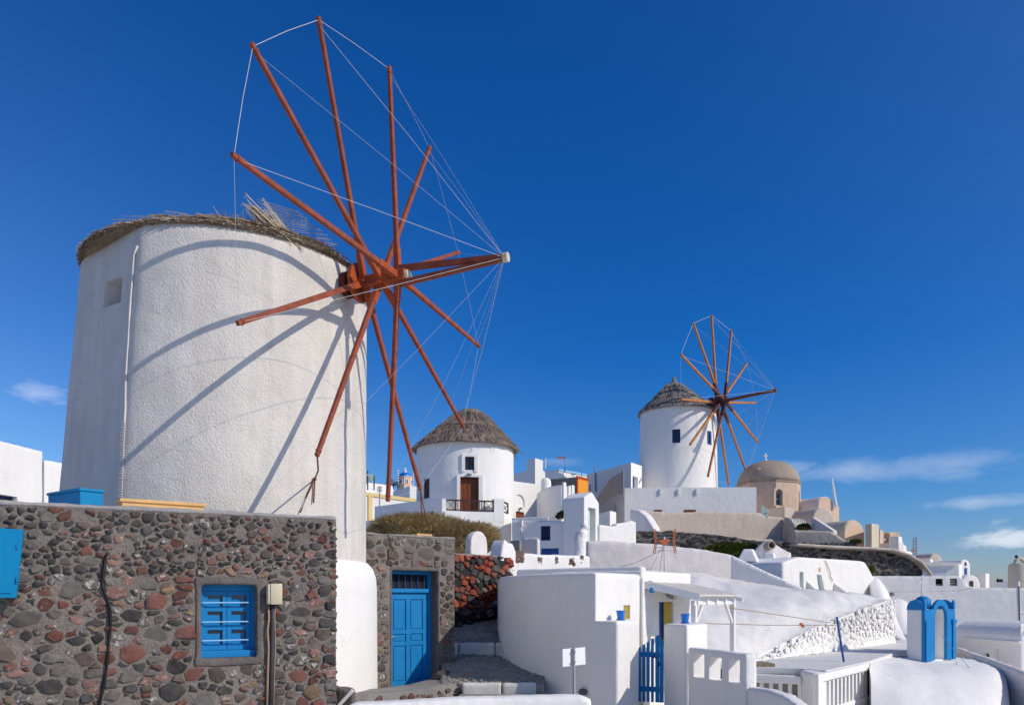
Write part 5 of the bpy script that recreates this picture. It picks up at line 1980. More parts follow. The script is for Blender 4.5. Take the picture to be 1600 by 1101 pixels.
pp = thing('sloping_parapet', 'long weathered pinkish white parapet wall sloping down to the right', 'wall', (X(1030, 34), 34, 1))
pa, pb, pc = G(916, 33.0), G(1145, 33.7), G(1252, 32.6)
f1, f2 = Fr(pa, pb), Fr(pb, pc)
b1 = extrude_outline(f1, [(0, -.5), (f1.L + .12, -.5), (f1.L + .12, Z(867, 33.7)), (f1.L * .8, Z(858, 33.6)), (f1.L * .5, Z(849.5, 33.4)), (f1.L * .2, Z(845, 33.1)), (0, Z(844, 33))], 0, 0, 0, .5)
part('wall', plaster(b1, .08, 3, .03, .8, 2), M['white_pink'], pp, True)
b2 = extrude_outline(f2, [(-.1, -.5), (f2.L, -.5), (f2.L, Z(917.5, 32.6)), (f2.L * .5, Z(893, 33.1)), (-.1, Z(866, 33.7))], 0, 0, -.03, .45)
part('lower_wall', plaster(b2, .07, 3, .02, .8, 3), M['white'], pp, True)

# blue pole and washing lines
solo('pole', tube([P(1319.5, 1040, 23.6), P(1307.5, 963, 23.7)], .033, 8), M['blue_deep'], 'thin leaning blue pole on the white terrace', 'pole', smooth=True)
ll = tube([P(1134, 948, 19.5), P(1220, 960.5, 21.3), P(1308.5, 974, 23.7)], .010, 4)
solo('washing_line', ll, M['conduit_tan'], 'upper thin orange washing line from awning post to blue pole', 'line')
l2_ = tube([P(1090, 973, 19), P(1200, 976, 21.3), P(1308.8, 976, 23.7)], .010, 4)
solo('washing_line', l2_, M['conduit_tan'], 'lower thin orange washing line carrying two pegs', 'line')
for (u, v, w) in ((1251, 975, 'left hand'), (1254, 977.5, 'right hand')):
    solo('clothes_peg', bm_box(X(u, 22.4) - .035, X(u, 22.4) + .035, 22.36, 22.4, Z(v, 22.4) - .04, Z(v, 22.4) + .05), M['antenna_orange'], w + ' tiny orange peg on the lower washing line', 'peg', 'pegs on the washing line')
hs = tube([P(1215, 1047, 22.5), P(1245, 1043, 22.9), P(1270, 1041, 23.1), P(1282, 1041.5, 23), P(1296, 1045, 22.6)], .035, 6)
solo('hose', hs, M['conduit_grey'], 'dark hose lying along the white terrace edge', 'hose', smooth=True)
solo('reed_mat', bm_box(X(1173, 21.9), X(1211, 21.9), 21.9, 22.6, TZ + .004, TZ + .09), M['straw'], 'brown straw mat on the terrace behind the short balustrade', 'mat')
# ------------------------------------------------------------------ red-stone parapet wall and the portal behind the curved house
K1 = Fr(G(781, 26.3), G(922, 28.6))
kw = thing('patched_parapet', 'low white parapet wall with four patches of bare red stone', 'wall', (K1.p0.x, K1.p0.y, 2))
ko = [(0, 1.2), (K1.L, 1.2), (K1.L, K1.z(920, 868)), (K1.s(880), K1.z(880, 866.5)), (K1.s(845), K1.z(845, 866)), (K1.s(822), K1.z(822, 863)), (K1.s(800), K1.z(800, 861)), (0, K1.z(785, 860))]
part('wall', plaster(extrude_outline(K1, ko, 0, 0, 0, .4), .06, 2, .02, 1.6, 7), M['white'], kw, True)
r8 = random.Random(88)
for (u0, u1, v0, v1, tb_) in ((783, 797, 859, 883, ('s_dark', 's_brown')), (796, 819, 860, 878, ('s_red', 's_pink')), (840, 846.5, 870, 880, ('s_red', 's_pink')), (867.5, 872, 870, 880, ('s_pink', 's_pale')), (890.5, 896.5, 872, 881, ('s_red', 's_brown')), (907, 911.5, 869, 880, ('s_pink', 's_red'))):
    part('bare_patch', plaster(K1.ubox(u0 - .5, u1 + .5, v0 - .5, v1 + .5, -.006, .05), .03, 1, .015, 6, u0), M['s_brown'], kw, True)
    ss = pack(K1.s(u0), K1.s(u1), K1.z(u0, v1), K1.z(u0, v0), lambda s, z, rx, rz: 1, [(120, .05, .10, .6, 1), (260, .03, .05, .6, 1)], r8, .6)
    lay(K1, ss, lambda s, z, r: r.choice(tb_), kw, r8, 14, (.5, .3), .6, y=0.012)
fz = bmesh.new()
lump = [P(908, 893, 28.7), P(905.5, 872, 28.7), P(906, 850, 28.8), P(909, 832, 28.8), P(914, 822, 28.9)]
cb_ = tube(lump, .22, 14)
fz = plaster(cb_, .05, 2, .05, 2.6, 9)
part('lumpy_end', fz, M['white'], kw, True)

PF = Fr(G(913, 40), G(936.5, 41.2))
po_ = [(0, 1.5), (PF.L, 1.5), (PF.L, Z(785, 41)), (PF.L * .52, Z(768, 40.6)), (0, Z(776, 40))]
dcut = PF.ubox(919, 930.5, 793, 846, -.3, .35)
port = thing('gabled_portal', 'tall white gabled doorway block with pale mint door', 'doorway', (PF.p0.x, PF.p0.y, 2))
b = cut(plaster(extrude_outline(PF, po_, 0, 0, 0, 1.25), .06, 1, .008, 1.2, 2), [dcut])
part('wall', b, M['white_far'], port, 40)
dm = part('door', PF.ubox(919.5, 927, 794, 846, .2, .25), M['mint'], port)
part('door_panel', PF.ubox(921, 925.8, 797, 816, .17, .199), M['mint'], dm)
part('door_panel', PF.ubox(921, 925.8, 819, 842, .17, .199), M['mint'], dm)
LW = Fr(G(936.5, 41.0), G(994, 42.5))
lo_ = [(0, 1.5), (LW.L, 1.5), (LW.L, LW.z(992, 815)), (LW.s(988), LW.z(988, 812.5)), (LW.s(978), LW.z(978, 816)), (LW.s(966), LW.z(966, 817)), (LW.s(961), LW.z(961, 822)), (0, LW.z(938, 819))]
solo('garden_wall', plaster(extrude_outline(LW, lo_, 0, 0, 0, .5), .07, 2, .02, 1.2, 4), M['white_far'], 'bright wavy topped white wall right of the gabled portal', 'wall', smooth=True)
solo('white_block', block([(935, 46), (953, 44.4), (963, 45.2), (946, 47)], Z(799, 45), None), M['white_far'], 'small cubic white block behind the wavy wall', 'building')

# lower house with dark blue window
LH = Fr(G(800, 42), G(897, 40.8))
lh = thing('lower_house', 'white lower house front with barred navy window and blue door', 'house', (LH.p0.x, LH.p0.y, 2))
ct_ = [LH.ubox(844.5, 860, 821, 844, -.3, .25), LH.ubox(845, 873, 856, 875, -.3, .2)]
lo_ = [(0, 1), (LH.L, 1), (LH.L, LH.z(895, 815)), (LH.s(860), LH.z(860, 812.5)), (0, LH.z(800, 812))]
b = cut(plaster(extrude_outline(LH, lo_, 0, 0, 0, 3), .07, 1, .012, 1, 3), ct_)
part('wall', b, M['white_far'], lh, 40)
fill_window(LH, lh, 844.5, 860, 821, 844, .12, M['navy'], M['dark'], 4, 2, .08)
part('door', LH.ubox(845, 858.5, 856.5, 875, .1, .16), M['blue_deep'], lh)
part('door', LH.ubox(859, 872.8, 856.5, 875, .1, .16), M['blue_deep'], lh)
mbx = thing('utility_box', 'pale utility box with pipe on the lower house wall', 'meter box', LH.pt(LH.s(814), -.1, LH.z(814, 822)))
part('box', LH.ubox(811, 817, 813, 822, -.16, .02), M['white_pink'], mbx)
part('conduit', LH.ubox(814, 815.6, 822, 850, -.1, .0), M['white_pink'], mbx)
solo('stub_wall', block([(816, 37.4), (841, 37), (844, 38.4), (818, 38.6)], Z(839, 37.2), None, .07, amp=.02), M['white_pink'], 'weathered grey stub wall before the lower house', 'wall', smooth=True)
solo('stub_wall', block([(797, 36.8), (812, 36.2), (815, 37.6), (800, 38)], Z(843, 36.5), None, .07, amp=.04), M['cement'], 'rough grey wall stump beside the scrub', 'wall', smooth=True)
solo('terrace_edge', block([(800, 47), (857, 46.2), (858, 48.5), (800, 49.5)], Z(807.5, 46.5), None, zb=Z(813, 46.5)), M['white_far'], 'thin white terrace edge above the lower house', 'terrace')

# ------------------------------------------------------------------ houses between the two far mills
H1 = Fr(G(800, 55), G(846, 57.5))
h1 = thing('arched_house', 'white house with blind arch niche and small orange door', 'house', (H1.p0.x, H1.p0.y, 4))
an = arch_pts(H1.s(820) - H1.s(804.5), H1.z(812, 772) - H1.z(812, 791), 10)
b = prism([H1.g(0), H1.g(H1.L), H1.g(H1.L, 4), H1.g(0, 4)], 2, [Z(751, 55), Z(757, 57.5), Z(757, 57.5), Z(751, 55)])
b = cut(b, [extrude_outline(H1, an, H1.s(812.2), H1.z(812, 791), -.3, .12), H1.ubox(806, 819, 799, 812, -.3, .3)])
part('wall', b, M['white_far'], h1)
part('door', H1.ubox(806, 819, 799.5, 812, .12, .18), M['door_wood'], h1)
part('wall_lamp', revolve([(0, 0), (.1, .02), (.12, .12), (0, .2)], H1.pt(H1.s(811.5), -.14, H1.z(811, 796)), 10), M['metal'], h1)
H2 = thing('tower_house', 'white flat roofed house with tall square chimney block', 'house', (X(830, 64), 64, 5))
part('wall', block([(798, 66), (836, 62.5), (852, 64), (812, 68)], Z(733, 63), None, zb=4), M['white_far'], H2)
part('stair_tower', block([(823, 63.3), (836, 62.2), (848.5, 63.4), (836, 65)], Z(716, 62.5), None, zb=4), M['white_far'], H2)
solo('roof_chimney', plaster(revolve([(.34, -.5), (.34, .12), (.28, .3), (.14, .4), (0, .43)], P(853, 756, 51), 16), .06, 1, .01, 1, 3), M['white_far'], 'small white domed roof chimney above the curved white house', 'chimney', smooth=True)
O1, O2 = Fr(G(852, 59), G(900, 54.2)), Fr(G(900.2, 54.2), G(919, 55.6))
oh = thing('orange_house', 'house with one grey wall and one orange wall framed red', 'house', (O1.p1.x, O1.p1.y, 5))
part('wall', prism([O1.g(0), O1.g(O1.L), O2.g(O2.L), G(880, 61)], 4, [Z(746, 58)] + [Z(745.3, 54.3), Z(745.3, 55.2), Z(746, 58)]), M['grey_render'], oh)
part('orange_panel', O2.ubox(902.5, 918, 749.5, 775, -.05, -.004), M['orange'], oh)
part('red_band', O2.ubox(900.2, 919, 745.2, 749.3, -.07, -.004), M['red_trim'], oh)
part('red_band', O2.ubox(900.2, 902.4, 749.5, 775, -.06, -.004), M['red_trim'], oh)
U1, U2 = Fr(G(846, 70.5), G(872, 67.5)), Fr(G(872, 67.5), G(920, 71))
uh = thing('blue_trimmed_house', 'white upper house with pale blue stripe along its roof edge', 'house', (U1.p1.x, U1.p1.y, 6))
part('wall', prism([U1.g(0), U1.g(U1.L), U2.g(U2.L), G(885, 75)], 6, [Z(735, 70), Z(733, 67.5), Z(742, 71), Z(736, 75)]), M['white_far'], uh)
part('roof_stripe', beam(U2.pt(0, -.03, Z(733.5, 67.5)), U2.pt(U2.L, -.03, Z(742.5, 71)), .08, .16), M['blue_trim'], uh)
cw = thing('curved_white_house', 'rounded white house with shaded drum wall and lit pilasters', 'house', (X(870, 52), 52, 4))
cf2 = [G(838, 53), G(846, 51), G(858, 49.6), G(877, 48.6), G(896, 50.2), G(890, 52.6)]
part('wall', block(cf2, Z(757, 49), None, .1, zb=2.5, amp=.01), M['white_far'], cw, True)
V2 = Fr(G(877, 48.6), G(896, 50.2))
for (u0, u1, v0) in ((878, 882, 753.5), (886, 889, 759), (891, 895, 758)):
    part('pilaster', V2.ubox(u0, u1, v0, 806, -.12, -.003), M['white_far'], cw)
scrub('leafy_shrub', P(886, 806, 48), (.5, .3, .14), 500, 'strip of green planting under the rounded white house', (M['leaf_dark'], M['scrub_dark']), True, 12)
an_ = thing('roof_antenna', 'small rooftop television antenna on thin mast against the sky', 'antenna', P(883, 735, 66))
part('mast', tube([P(883, 736, 66), P(883, 711, 66)], .035, 5), M['metal'], an_)
for k in range(6):
    part('element', tube([P(870 + k * 2.2, 713.5 - k * .1, 65.6), P(871 + k * 2.2, 717 - k * .1, 66.4)], .03, 4), M['antenna_orange'], an_)
part('boom', tube([P(870, 715, 66), P(884, 714, 66)], .03, 4), M['antenna_orange'], an_)
part('guy_wire', tube([P(882, 719, 66), P(854, 729, 66)], .02, 4), M['rope'], an_)
solo('mast', tube([P(852.5, 733, 64), P(852.5, 716, 64)], .05, 5), M['white_paint'], 'short white pole on the tower house roof', 'pole')
ad = thing('dish_antenna', 'thin roof antenna standing on the blue trimmed house', 'antenna', P(909, 745, 70))
part('mast', tube([P(909, 745, 69), P(909, 732, 69)], .04, 5), M['metal'], ad)
part('boom', tube([P(890, 741, 69), P(900, 740, 69)], .05, 4), M['metal'], ad)

# ------------------------------------------------------------------ left cluster between the big mill and the thatched mill
YW = Fr(G(566, 62), G(692, 66))
yw = thing('yellow_trimmed_house', 'long white house with yellow cornice and corner pilaster', 'house', (YW.p0.x, YW.p0.y, 4))
zl, zr = Z(769, 62), Z(785.5, 66)
part('wall', prism([YW.g(0), YW.g(YW.L), YW.g(YW.L, 4), YW.g(0, 4)], 3, [zl, zr, zr, zl]), M['white_far'], yw)
part('cornice', beam(YW.pt(0, -.02, zl - .08), YW.pt(YW.L, -.02, zr - .08), .14, .26), M['yellow_white'], yw)
part('pilaster', YW.box(YW.s(575), YW.s(581), -.1, -.003, 3, zl - .1), M['yellow_white'], yw)
solo('white_house', block([(560, 80), (613, 83), (616, 88), (560, 86)], Z(756, 82), None, zb=5), M['white_far'], 'distant white flat house above the yellow cornice', 'house')
solo('shaded_house', block([(614, 76), (640, 72), (700, 74), (690, 80)], Z(761, 73), None, zb=5), M['white_far'], 'grey shaded house block in front of the blue domed chapel', 'house')
solo('white_block', block([(568, 42), (591, 41), (594, 43), (570, 44)], Z(812.5, 41.5), None), M['white_far'], 'small bluish white block beside the dry scrub', 'building')
bc = P(633, 775, 92)
bd = thing('domed_chapel', 'small distant peach chapel with bright blue dome and cross', 'chapel', (bc.x, bc.y, bc.z - 2))
rd = 12.6 * 92 / F
part('drum', revolve([(rd, -2.5), (rd, Z(747, 92) - bc.z), (rd * 1.05, Z(747, 92) - bc.z), (rd * 1.05, Z(745, 92) - bc.z), (0, Z(745, 92) - bc.z)], bc, 8), M['peach'], bd)
dh, dr_ = Z(738, 92) - Z(745.5, 92), 9.8 * 92 / F
part('dome', revolve([(dr_ * math.cos(t_), dh * 1.1 * math.sin(t_)) for t_ in [math.pi / 2 * i / 10 for i in range(11)]], P(633, 745.5, 92), 28), M['dome_blue'], bd, True)
part('cross', join(tube([P(633, 739, 92), P(633, 730.5, 92)], .09, 6), tube([P(630.8, 733, 92), P(635.2, 733, 92)], .08, 6), revolve([(.25, -.1), (.18, .2), (0, .25)], P(633, 738.2, 92), 8)), M['white_paint'], bd)
for k in range(8):
    t_ = R(22.5 + 45 * k)
    if math.cos(t_) < -.2: continue
    q = bc + Vector((rd * .935 * math.sin(t_), -rd * .935 * math.cos(t_), Z(753, 92) - bc.z))
    fr_ = Fr(Vector((q.x, q.y)) - Vector((math.cos(t_), math.sin(t_))), Vector((q.x, q.y)) + Vector((math.cos(t_), math.sin(t_))))
    w_ = part('window_arch', extrude_outline(fr_, arch_pts(.30, .62), 1, Z(757, 92), -.04, .02), M['white_paint'], bd)
    part('pane', extrude_outline(fr_, arch_pts(.15, .45), 1, Z(756.2, 92), -.05, -.041), M['navy'], w_)
for (u, v0, v1) in ((621.5, 734, 757), (645.5, 737, 760), (582.3, 745, 765)):
    for k in range(6):
        va, vb_ = v0 + (v1 - v0) * k / 6, v0 + (v1 - v0) * (k + .6) / 6
        if k == 0:
            fp = thing('flag_pole', {621.5: 'striped blue and white pole left of the small dome', 645.5: 'striped blue and white pole right of the small dome', 582.3: 'striped blue and white pole beside the green pergola'}[u], 'pole', P(u, v1, 90))
        part('white_band', tube([P(u, va, 90), P(u, vb_, 90)], .09, 6), M['white_paint'], fp)
    part('shaft', tube([P(u, v0, 90), P(u, v1 + 4, 90)], .06, 6), M['blue_deep'], fp)
pg = thing('pergola', 'green roofed rooftop pergola beside the big mill', 'pergola', P(577, 765, 80))
part('canopy', prism([G(566, 79), G(585, 79), G(583, 83), G(566, 83)], Z(745, 80), [Z(742, 80), Z(743.5, 80), Z(740.5, 80), Z(739.5, 80)]), M['mint'], pg)
for u in (574.5, 584.5):
    part('post', tube([P(u, 765, 79.2), P(u, 735 if u < 580 else 741, 79.2)], .07, 5), M['leaf_dark'], pg)
# palm behind
pl = thing('palm_tree', 'small dark palm left of the blue domed chapel', 'palm', P(613, 772, 88))
part('trunk', tube([P(613, 775, 88), P(613.5, 757, 88)], .16, 7), M['brown'], pl)
cr = bmesh.new()
for k in range(34):
    a_ = rs.uniform(0, 6.28); e_ = rs.uniform(-.4, 1.3)
    d = Vector((math.cos(a_) * math.cos(e_), math.sin(a_) * math.cos(e_), math.sin(e_)))
    p = P(613.5, 757, 88)
    L_ = rs.uniform(.7, 1.15)
    pts = [p, p + d * L_ * .5 + Vector((0, 0, .06)), p + d * L_ + Vector((0, 0, -.22))]
    for qa, qb in zip(pts, pts[1:]):
        for _ in range(7):
            m_ = qa.lerp(qb, rs.random())
            e2 = m_ + Vector((rs.gauss(0, .14), rs.gauss(0, .14), -.10)) + d * .18
            s1 = Vector((0, 0, .02))
            cr.faces.new([cr.verts.new(x) for x in (m_ - s1, m_ + s1, e2)])
part('fronds', cr, M['leaf_dark'], pl, kind='stuff')
a3 = thing('roof_antenna', 'thin dark antenna mast on the yellow trimmed house', 'antenna', P(593, 790, 60))
part('mast', tube([P(593, 792, 61), P(593.5, 759, 61)], .045, 5), M['metal'], a3)
for k in range(4):
    part('element', tube([P(589, 761 + k * 2.2, 61), P(597, 760.5 + k * 2.2, 61)], .03, 4), M['metal'], a3)

# ------------------------------------------------------------------ ridge below the tall windmill
MP = Fr(G(976, 55), G(1182, 54.6))
mp = thing('mill_platform', 'long white platform wall carrying the tall windmill', 'wall', (MP.p0.x, MP.p0.y, 5))
zt_ = Z(762, 55)
part('wall', prism([MP.g(0), MP.g(MP.L), G(1170, 68), G(990, 68)], 2, zt_), M['white_far'], mp)
for u in (1032, 1060, 1089):
    part('spout', MP.ubox(u - 1.6, u + 1.6, 763.5, 772, -.10, .0), M['white_far'], mp)
for (u0, u1) in ((1022, 1034), (1069, 1087)):
    part('vent', MP.ubox(u0, u1, 796, 803, -.03, .0), M['door_wood'], mp)
SPF = Fr(G(938, 59), G(976, 55.05))
so = [(0, 3), (SPF.L, 3), (SPF.L, zt_ - .002), (SPF.L * .55, SPF.z(958, 772)), (0, SPF.z(938, 787))]
b = cut(extrude_outline(SPF, so, 0, 0, 0, .4), [extrude_outline(SPF, arch_pts(.62, 1.15), SPF.s(960.5), SPF.z(960, 812), -.3, .3)])
ss_ = thing('stair_wall', 'shaded white stair wall rising to the mill platform', 'wall', (SPF.p0.x, SPF.p0.y, 4))
part('wall', b, M['white_far'], ss_)
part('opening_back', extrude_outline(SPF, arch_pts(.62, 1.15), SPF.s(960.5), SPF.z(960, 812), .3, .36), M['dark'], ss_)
for k in range(5):
    u = 945 + k * 6.5
    part('upright', tube([SPF.pt(SPF.s(u), .2, SPF.z(u, 783 - k * 4.2)), SPF.pt(SPF.s(u), .2, SPF.z(u, 777 - k * 4.2))], .05, 5), M['metal'], ss_)
RW1, RW2 = Fr(G(917, 63), G(986, 57.5)), Fr(G(986, 57.5), G(1003, 59.2))
rh = thing('ridge_house', 'white house with slanting roof edge left of the tall windmill', 'house', (RW1.p1.x, RW1.p1.y, 5))
b = prism([RW1.g(0), RW1.g(RW1.L), RW2.g(RW2.L), G(960, 68)], 5, [Z(741, 63), Z(722, 57.5), Z(727, 59), Z(733, 66)])
b = cut(b, [RW2.ubox(988.5, 996.5, 744, 768, -.3, .3)])
part('wall', b, M['white_far'], rh)
part('door', RW2.ubox(989, 993, 745, 768, .1, .16), M['navy'], rh)
part('drain_pipe', tube([RW1.pt(RW1.s(931), -.06, RW1.z(931, 729)), RW1.pt(RW1.s(931.5), -.06, RW1.z(931, 768))], .06, 6), M['metal'], rh)
part('window', RW1.ubox(920.5, 923, 757, 766, -.05, .05), M['metal'], rh)
# sackcloth screen
rows = [[P(928, 787, 55.5), P(944, 762, 55.2), P(956, 746, 54.8), P(973, 736, 54.4)], [P(928.5, 789, 55.4), P(945, 776, 55.2), P(957, 766, 54.8), P(973, 755, 54.4)], [P(929, 791, 55.4), P(946, 783, 55.2), P(958, 775, 54.8), P(973, 769, 54.4)]]
sc_ = thing('shade_cloth', 'sagging beige sackcloth screen tied to a pole', 'screen', P(950, 790, 55))
part('cloth', patch(rows, 7, .05, 4, .03), M['fabric'], sc_, True)
part('pole', tube([P(974, 780, 54.4), P(974, 733, 54.4)], .05, 6), M['metal'], sc_)
# beige terrace wall, curved white end
TE = Fr(G(984, 48.8), G(1027, 46.8))
te = [(0, 1.5), (TE.L, 1.5), (TE.L, TE.z(1026, 840)), (TE.s(1019), TE.z(1019, 822)), (TE.s(1008), TE.z(1008, 805)), (TE.s(997), TE.z(997, 796.5)), (0, TE.z(985, 794.5))]
solo('curved_wall_end', plaster(extrude_outline(TE, te, 0, 0, 0, .6), .08, 2, .015, 1, 3), M['white_far'], 'bluish white wall end curving down before the beige terrace', 'wall', smooth=True)
BT = Fr(G(998, 48.9), G(1226, 51.6))
bo = [(0, 1), (BT.L, 1), (BT.L, BT.z(1225, 808)), (BT.s(1195), BT.z(1195, 805)), (BT.s(1190), BT.z(1190, 800)), (BT.s(1100), BT.z(1100, 798.5)), (BT.s(1040), BT.z(1040, 800)), (BT.s(1015), BT.z(1015, 797)), (0, BT.z(1000, 796))]
bt_ = thing('beige_terrace_wall', 'long beige plastered terrace wall below the mill platform', 'wall', (BT.p0.x, BT.p0.y, 3))
part('wall', plaster(extrude_outline(BT, bo, 0, 0, 0, .5), .09, 2, .02, 1, 4), M['beige'], bt_, True)
part('footing', plaster(BT.box(.8, BT.L, -.5, .02, 1, BT.z(1130, 841)), .09, 2, .02, 1, 4), M['beige'], bt_, True)
part('curved_end', plaster(extrude_outline(Fr(G(1224, 51.5), G(1241, 50.2)), [(0, 1), (1.5, 1), (1.5, Z(836, 50.5)), (1.15, Z(818, 50.8)), (.6, Z(809, 51)), (0, Z(807, 51.4))], 0, 0, 0, .4), .08, 2, .01, 1, 4), M['beige'], bt_, True)
# dark dry-stone terrace walls
def drystone(name, label, fr, top_uv, z0, seed, n, mat_pick, cope=None):
    root = thing(name, label, 'wall', (fr.p0.x, fr.p0.y, z0))
    tops_ = [(fr.s(u), fr.z(u, v)) for u, v in top_uv]
    ol = [(tops_[0][0], z0), (tops_[-1][0], z0)] + tops_[::-1]
    part('core', extrude_outline(fr, ol, 0, 0, .02, .8), M['mortar'], root)
    def topz(s):
        for (sa, za), (sb, zb_) in zip(tops_, tops_[1:]):
            if s <= sb: return za + (zb_ - za) * (s - sa) / (sb - sa)
        return tops_[-1][1]
    r = random.Random(seed)
    ss = pack(tops_[0][0], tops_[-1][0], z0, max(z for _, z in tops_) + .1, lambda s, z, rx, rz: 1 if z < topz(s) - .03 else 0, [(n, .16, .34, .25, .5), (n * 3, .08, .16, .35, .7)], r, .72)
    lay(fr, ss, mat_pick, root, r, 60, (.7, .4), .25)
    if cope:
        for (sa, za), (sb, zb_) in zip(tops_, tops_[1:]):
            part('coping', beam(fr.pt(sa, .3, za + .03), fr.pt(sb, .3, zb_ + .03), .75, .14), M[cope], root)
    return root


M['wall_core'] = M['cement']
dark_pick = lambda s, z, r: pick(r, [('s_green', 6), ('s_black', 2), ('s_dark', 3), ('s_grey', 4), ('s_brown', 1), ('s_pale', 1.5)])
D1 = Fr(G(988, 45.8), G(1246, 46.2))
drystone('drystone_wall', 'dark dry stone retaining wall under the beige terrace', D1, [(990, 829), (1060, 830.5), (1120, 835), (1170, 843), (1205, 846), (1244, 845)], Z(885, 46), 11, 700, dark_pick)
D2 = Fr(G(1214, 43.5), G(1449, 45.0))
drystone('drystone_wall', 'curved dark dry stone wall below the ochre church', D2, [(1216, 858), (1250, 856), (1300, 858), (1345, 859.5), (1385, 861.5), (1410, 868), (1430, 879), (1442, 890), (1448, 903)], Z(925, 44), 12, 800, dark_pick, None)
cpv = [P(1238, 851, 43.6), P(1300, 855, 43.9), P(1350, 856.5, 44.2), P(1388, 859, 44.5), P(1413, 867, 44.7), P(1432, 878, 44.8), P(1446, 896, 44.9)]
solo('path_coping', plaster(join(*[beam(a, b + (b - a).normalized() * .1, 1.0, .16) for a, b in zip(cpv, cpv[1:])]), .07, 2, .01, 1, 3), M['beige'], 'pale beige path edge curving along the top of dark stone wall', 'coping', smooth=True)
scrub('vine', P(1140, 862, 44.6), (1.35, .5, .42), 2600, 'yellow green creeper spilling over the dark stone wall', (M['leaf'], M['leaf_dark']), True, 21, (.10, .24))
scrub('vine', P(1175, 866, 44.2), (.5, .4, .4), 900, 'darker green creeper end beside the white chimney mound', (M['leaf_dark'], M['leaf_dark']), True, 22, (.10, .22))

# ------------------------------------------------------------------ ochre church
CC = Vector((X(1201, 62), 62.0))
chh = thing('domed_church', 'ochre octagonal church with brown plaster dome and white cross', 'church', (CC.x, CC.y, 7))
vert = [Vector((CC.x + 2.42 * math.sin(R(-5 + 45 * k)), CC.y - 2.42 * math.cos(R(-5 + 45 * k)))) for k in range(8)]
zt_ = Z(752.5, 60)
wf = Fr(vert[0], vert[1]); wr = Fr(vert[1], vert[2])
c1 = extrude_outline(wf, arch_pts(.62, 1.28), wf.s(1217), wf.z(1217, 789), -.3, .3)
c2 = extrude_outline(wr, arch_pts(.55, 1.28), wr.L * .52, wr.z(1245, 790), -.3, .35)
b = cut(prism(vert, 4, zt_), [c1, c2])
part('drum', b, M['ochre'], chh)
fill_window(wf, chh, 1212.5, 1221.5, 769, 789, .2, M['metal'], M['glass'], 1, 2, .06)
sm = extrude_outline(wf, arch_pts(.9, 1.5), wf.s(1217), wf.z(1217, 790), -.05, .02)
sm = cut(sm, [extrude_outline(wf, arch_pts(.60, 1.30), wf.s(1217), wf.z(1217, 791), -.3, .3)])
part('window_surround', sm, M['beige'], chh)
part('cornice', prism([CC + (v - CC) * 1.03 for v in vert], zt_ + .003, zt_ + .10), M['dome'], chh)
dm_ = revolve([(2.34, 0), (2.30, .35), (2.12, .82), (1.80, 1.22), (1.35, 1.52), (.8, 1.72), (.3, 1.80), (0, 1.81)], (CC.x, CC.y, zt_ + .10), 48)
for v in dm_.verts: v.co += Vector((noise.noise(v.co), noise.noise(v.co + Vector((9, 0, 0))), noise.noise(v.co + Vector((0, 9, 0))))) * .04
part('dome', dm_, M['dome'], chh, True)
zc = zt_ + 1.88
xc = CC.x - .22
part('cross', join(revolve([(.16, -.12), (.12, .12), (0, .16)], (xc, CC.y, zc), 8), bm_box(xc - .05, xc + .05, CC.y - .05, CC.y + .05, zc + .1, zc + .62), bm_box(xc - .17, xc - .051, CC.y - .04, CC.y + .04, zc + .36, zc + .45), bm_box(xc + .051, xc + .17, CC.y - .04, CC.y + .04, zc + .36, zc + .45)), M['white_paint'], chh)
for (u, v) in ((1186, 733), (1205, 730)):
    q = P(u, v, 60.3)
    part('step_stone', revolve([(0, -.1), (.12, -.08), (.12, .08), (0, .1)], q, 8, axis=(0, -1, .5)), M['dome'], chh)


def vault(name, label, u0, d0, ang, w, v_top, v_bot, length, mat, front_mat, d_face=None):
    e = Vector((math.cos(R(ang)), math.sin(R(ang))))
    p = G(u0, d0)
    fr = Fr(p, p + e * w)
    root = thing(name, label, 'vaulted building', (p.x, p.y, Z(v_bot, d0)))
    zt, zb = Z(v_top, d0 + e.y * w / 2), Z(v_bot, d0)
    h = zt - zb
    part('vault', plaster(extrude_outline(fr, arch_pts(w, h, 14), w / 2, zb, 0, length), .09, 1, .012, 1, 3), mat, root, True)
    if front_mat:
        part('front', extrude_outline(fr, arch_pts(w * .93, h - w * .035, 14), w / 2, zb, -.035, .02), front_mat, root)
    return root, fr


vault('barrel_vault', 'far barrel vault with patchy red brown stone front', 1277, 59.5, 26, 1.75, 775, 822, 3.0, M['white_pink'], M['ochre'])
vault('barrel_vault', 'beige barrel vault in the middle of the stepped row', 1270, 55, 24, 2.0, 792, 830, 2.6, M['beige'], None)
vault('barrel_vault', 'lower beige barrel vault with orange stained front', 1318, 50.5, 27, 1.9, 811.5, 856, 2.4, M['cream'], M['peach'])
solo('beige_block', block([(1198, 57.5), (1226, 56), (1241, 57.2), (1215, 60)], Z(792.5, 56.5), None, zb=4), M['beige'], 'beige cube block at the foot of the church drum', 'building')
solo('mast', tube([P(1307, 792, 60), P(1303.5, 770, 60), P(1300, 747, 60)], .12, 6, r1=.07), M['white_paint'], 'tall white mast leaning beside the church vaults', 'pole')
solo('old_wall', block([(1302, 61), (1311, 61.3), (1311, 63), (1302, 63)], Z(790, 61), None, zb=4), M['ochre'], 'broken ochre stone wall end behind the vault front', 'wall')
WG = Fr(G(1238, 50.5), G(1259, 51.5))
wg = thing('white_gate', 'small white picket gate with arched top by the vaults', 'gate', (WG.p0.x, WG.p0.y, 5))
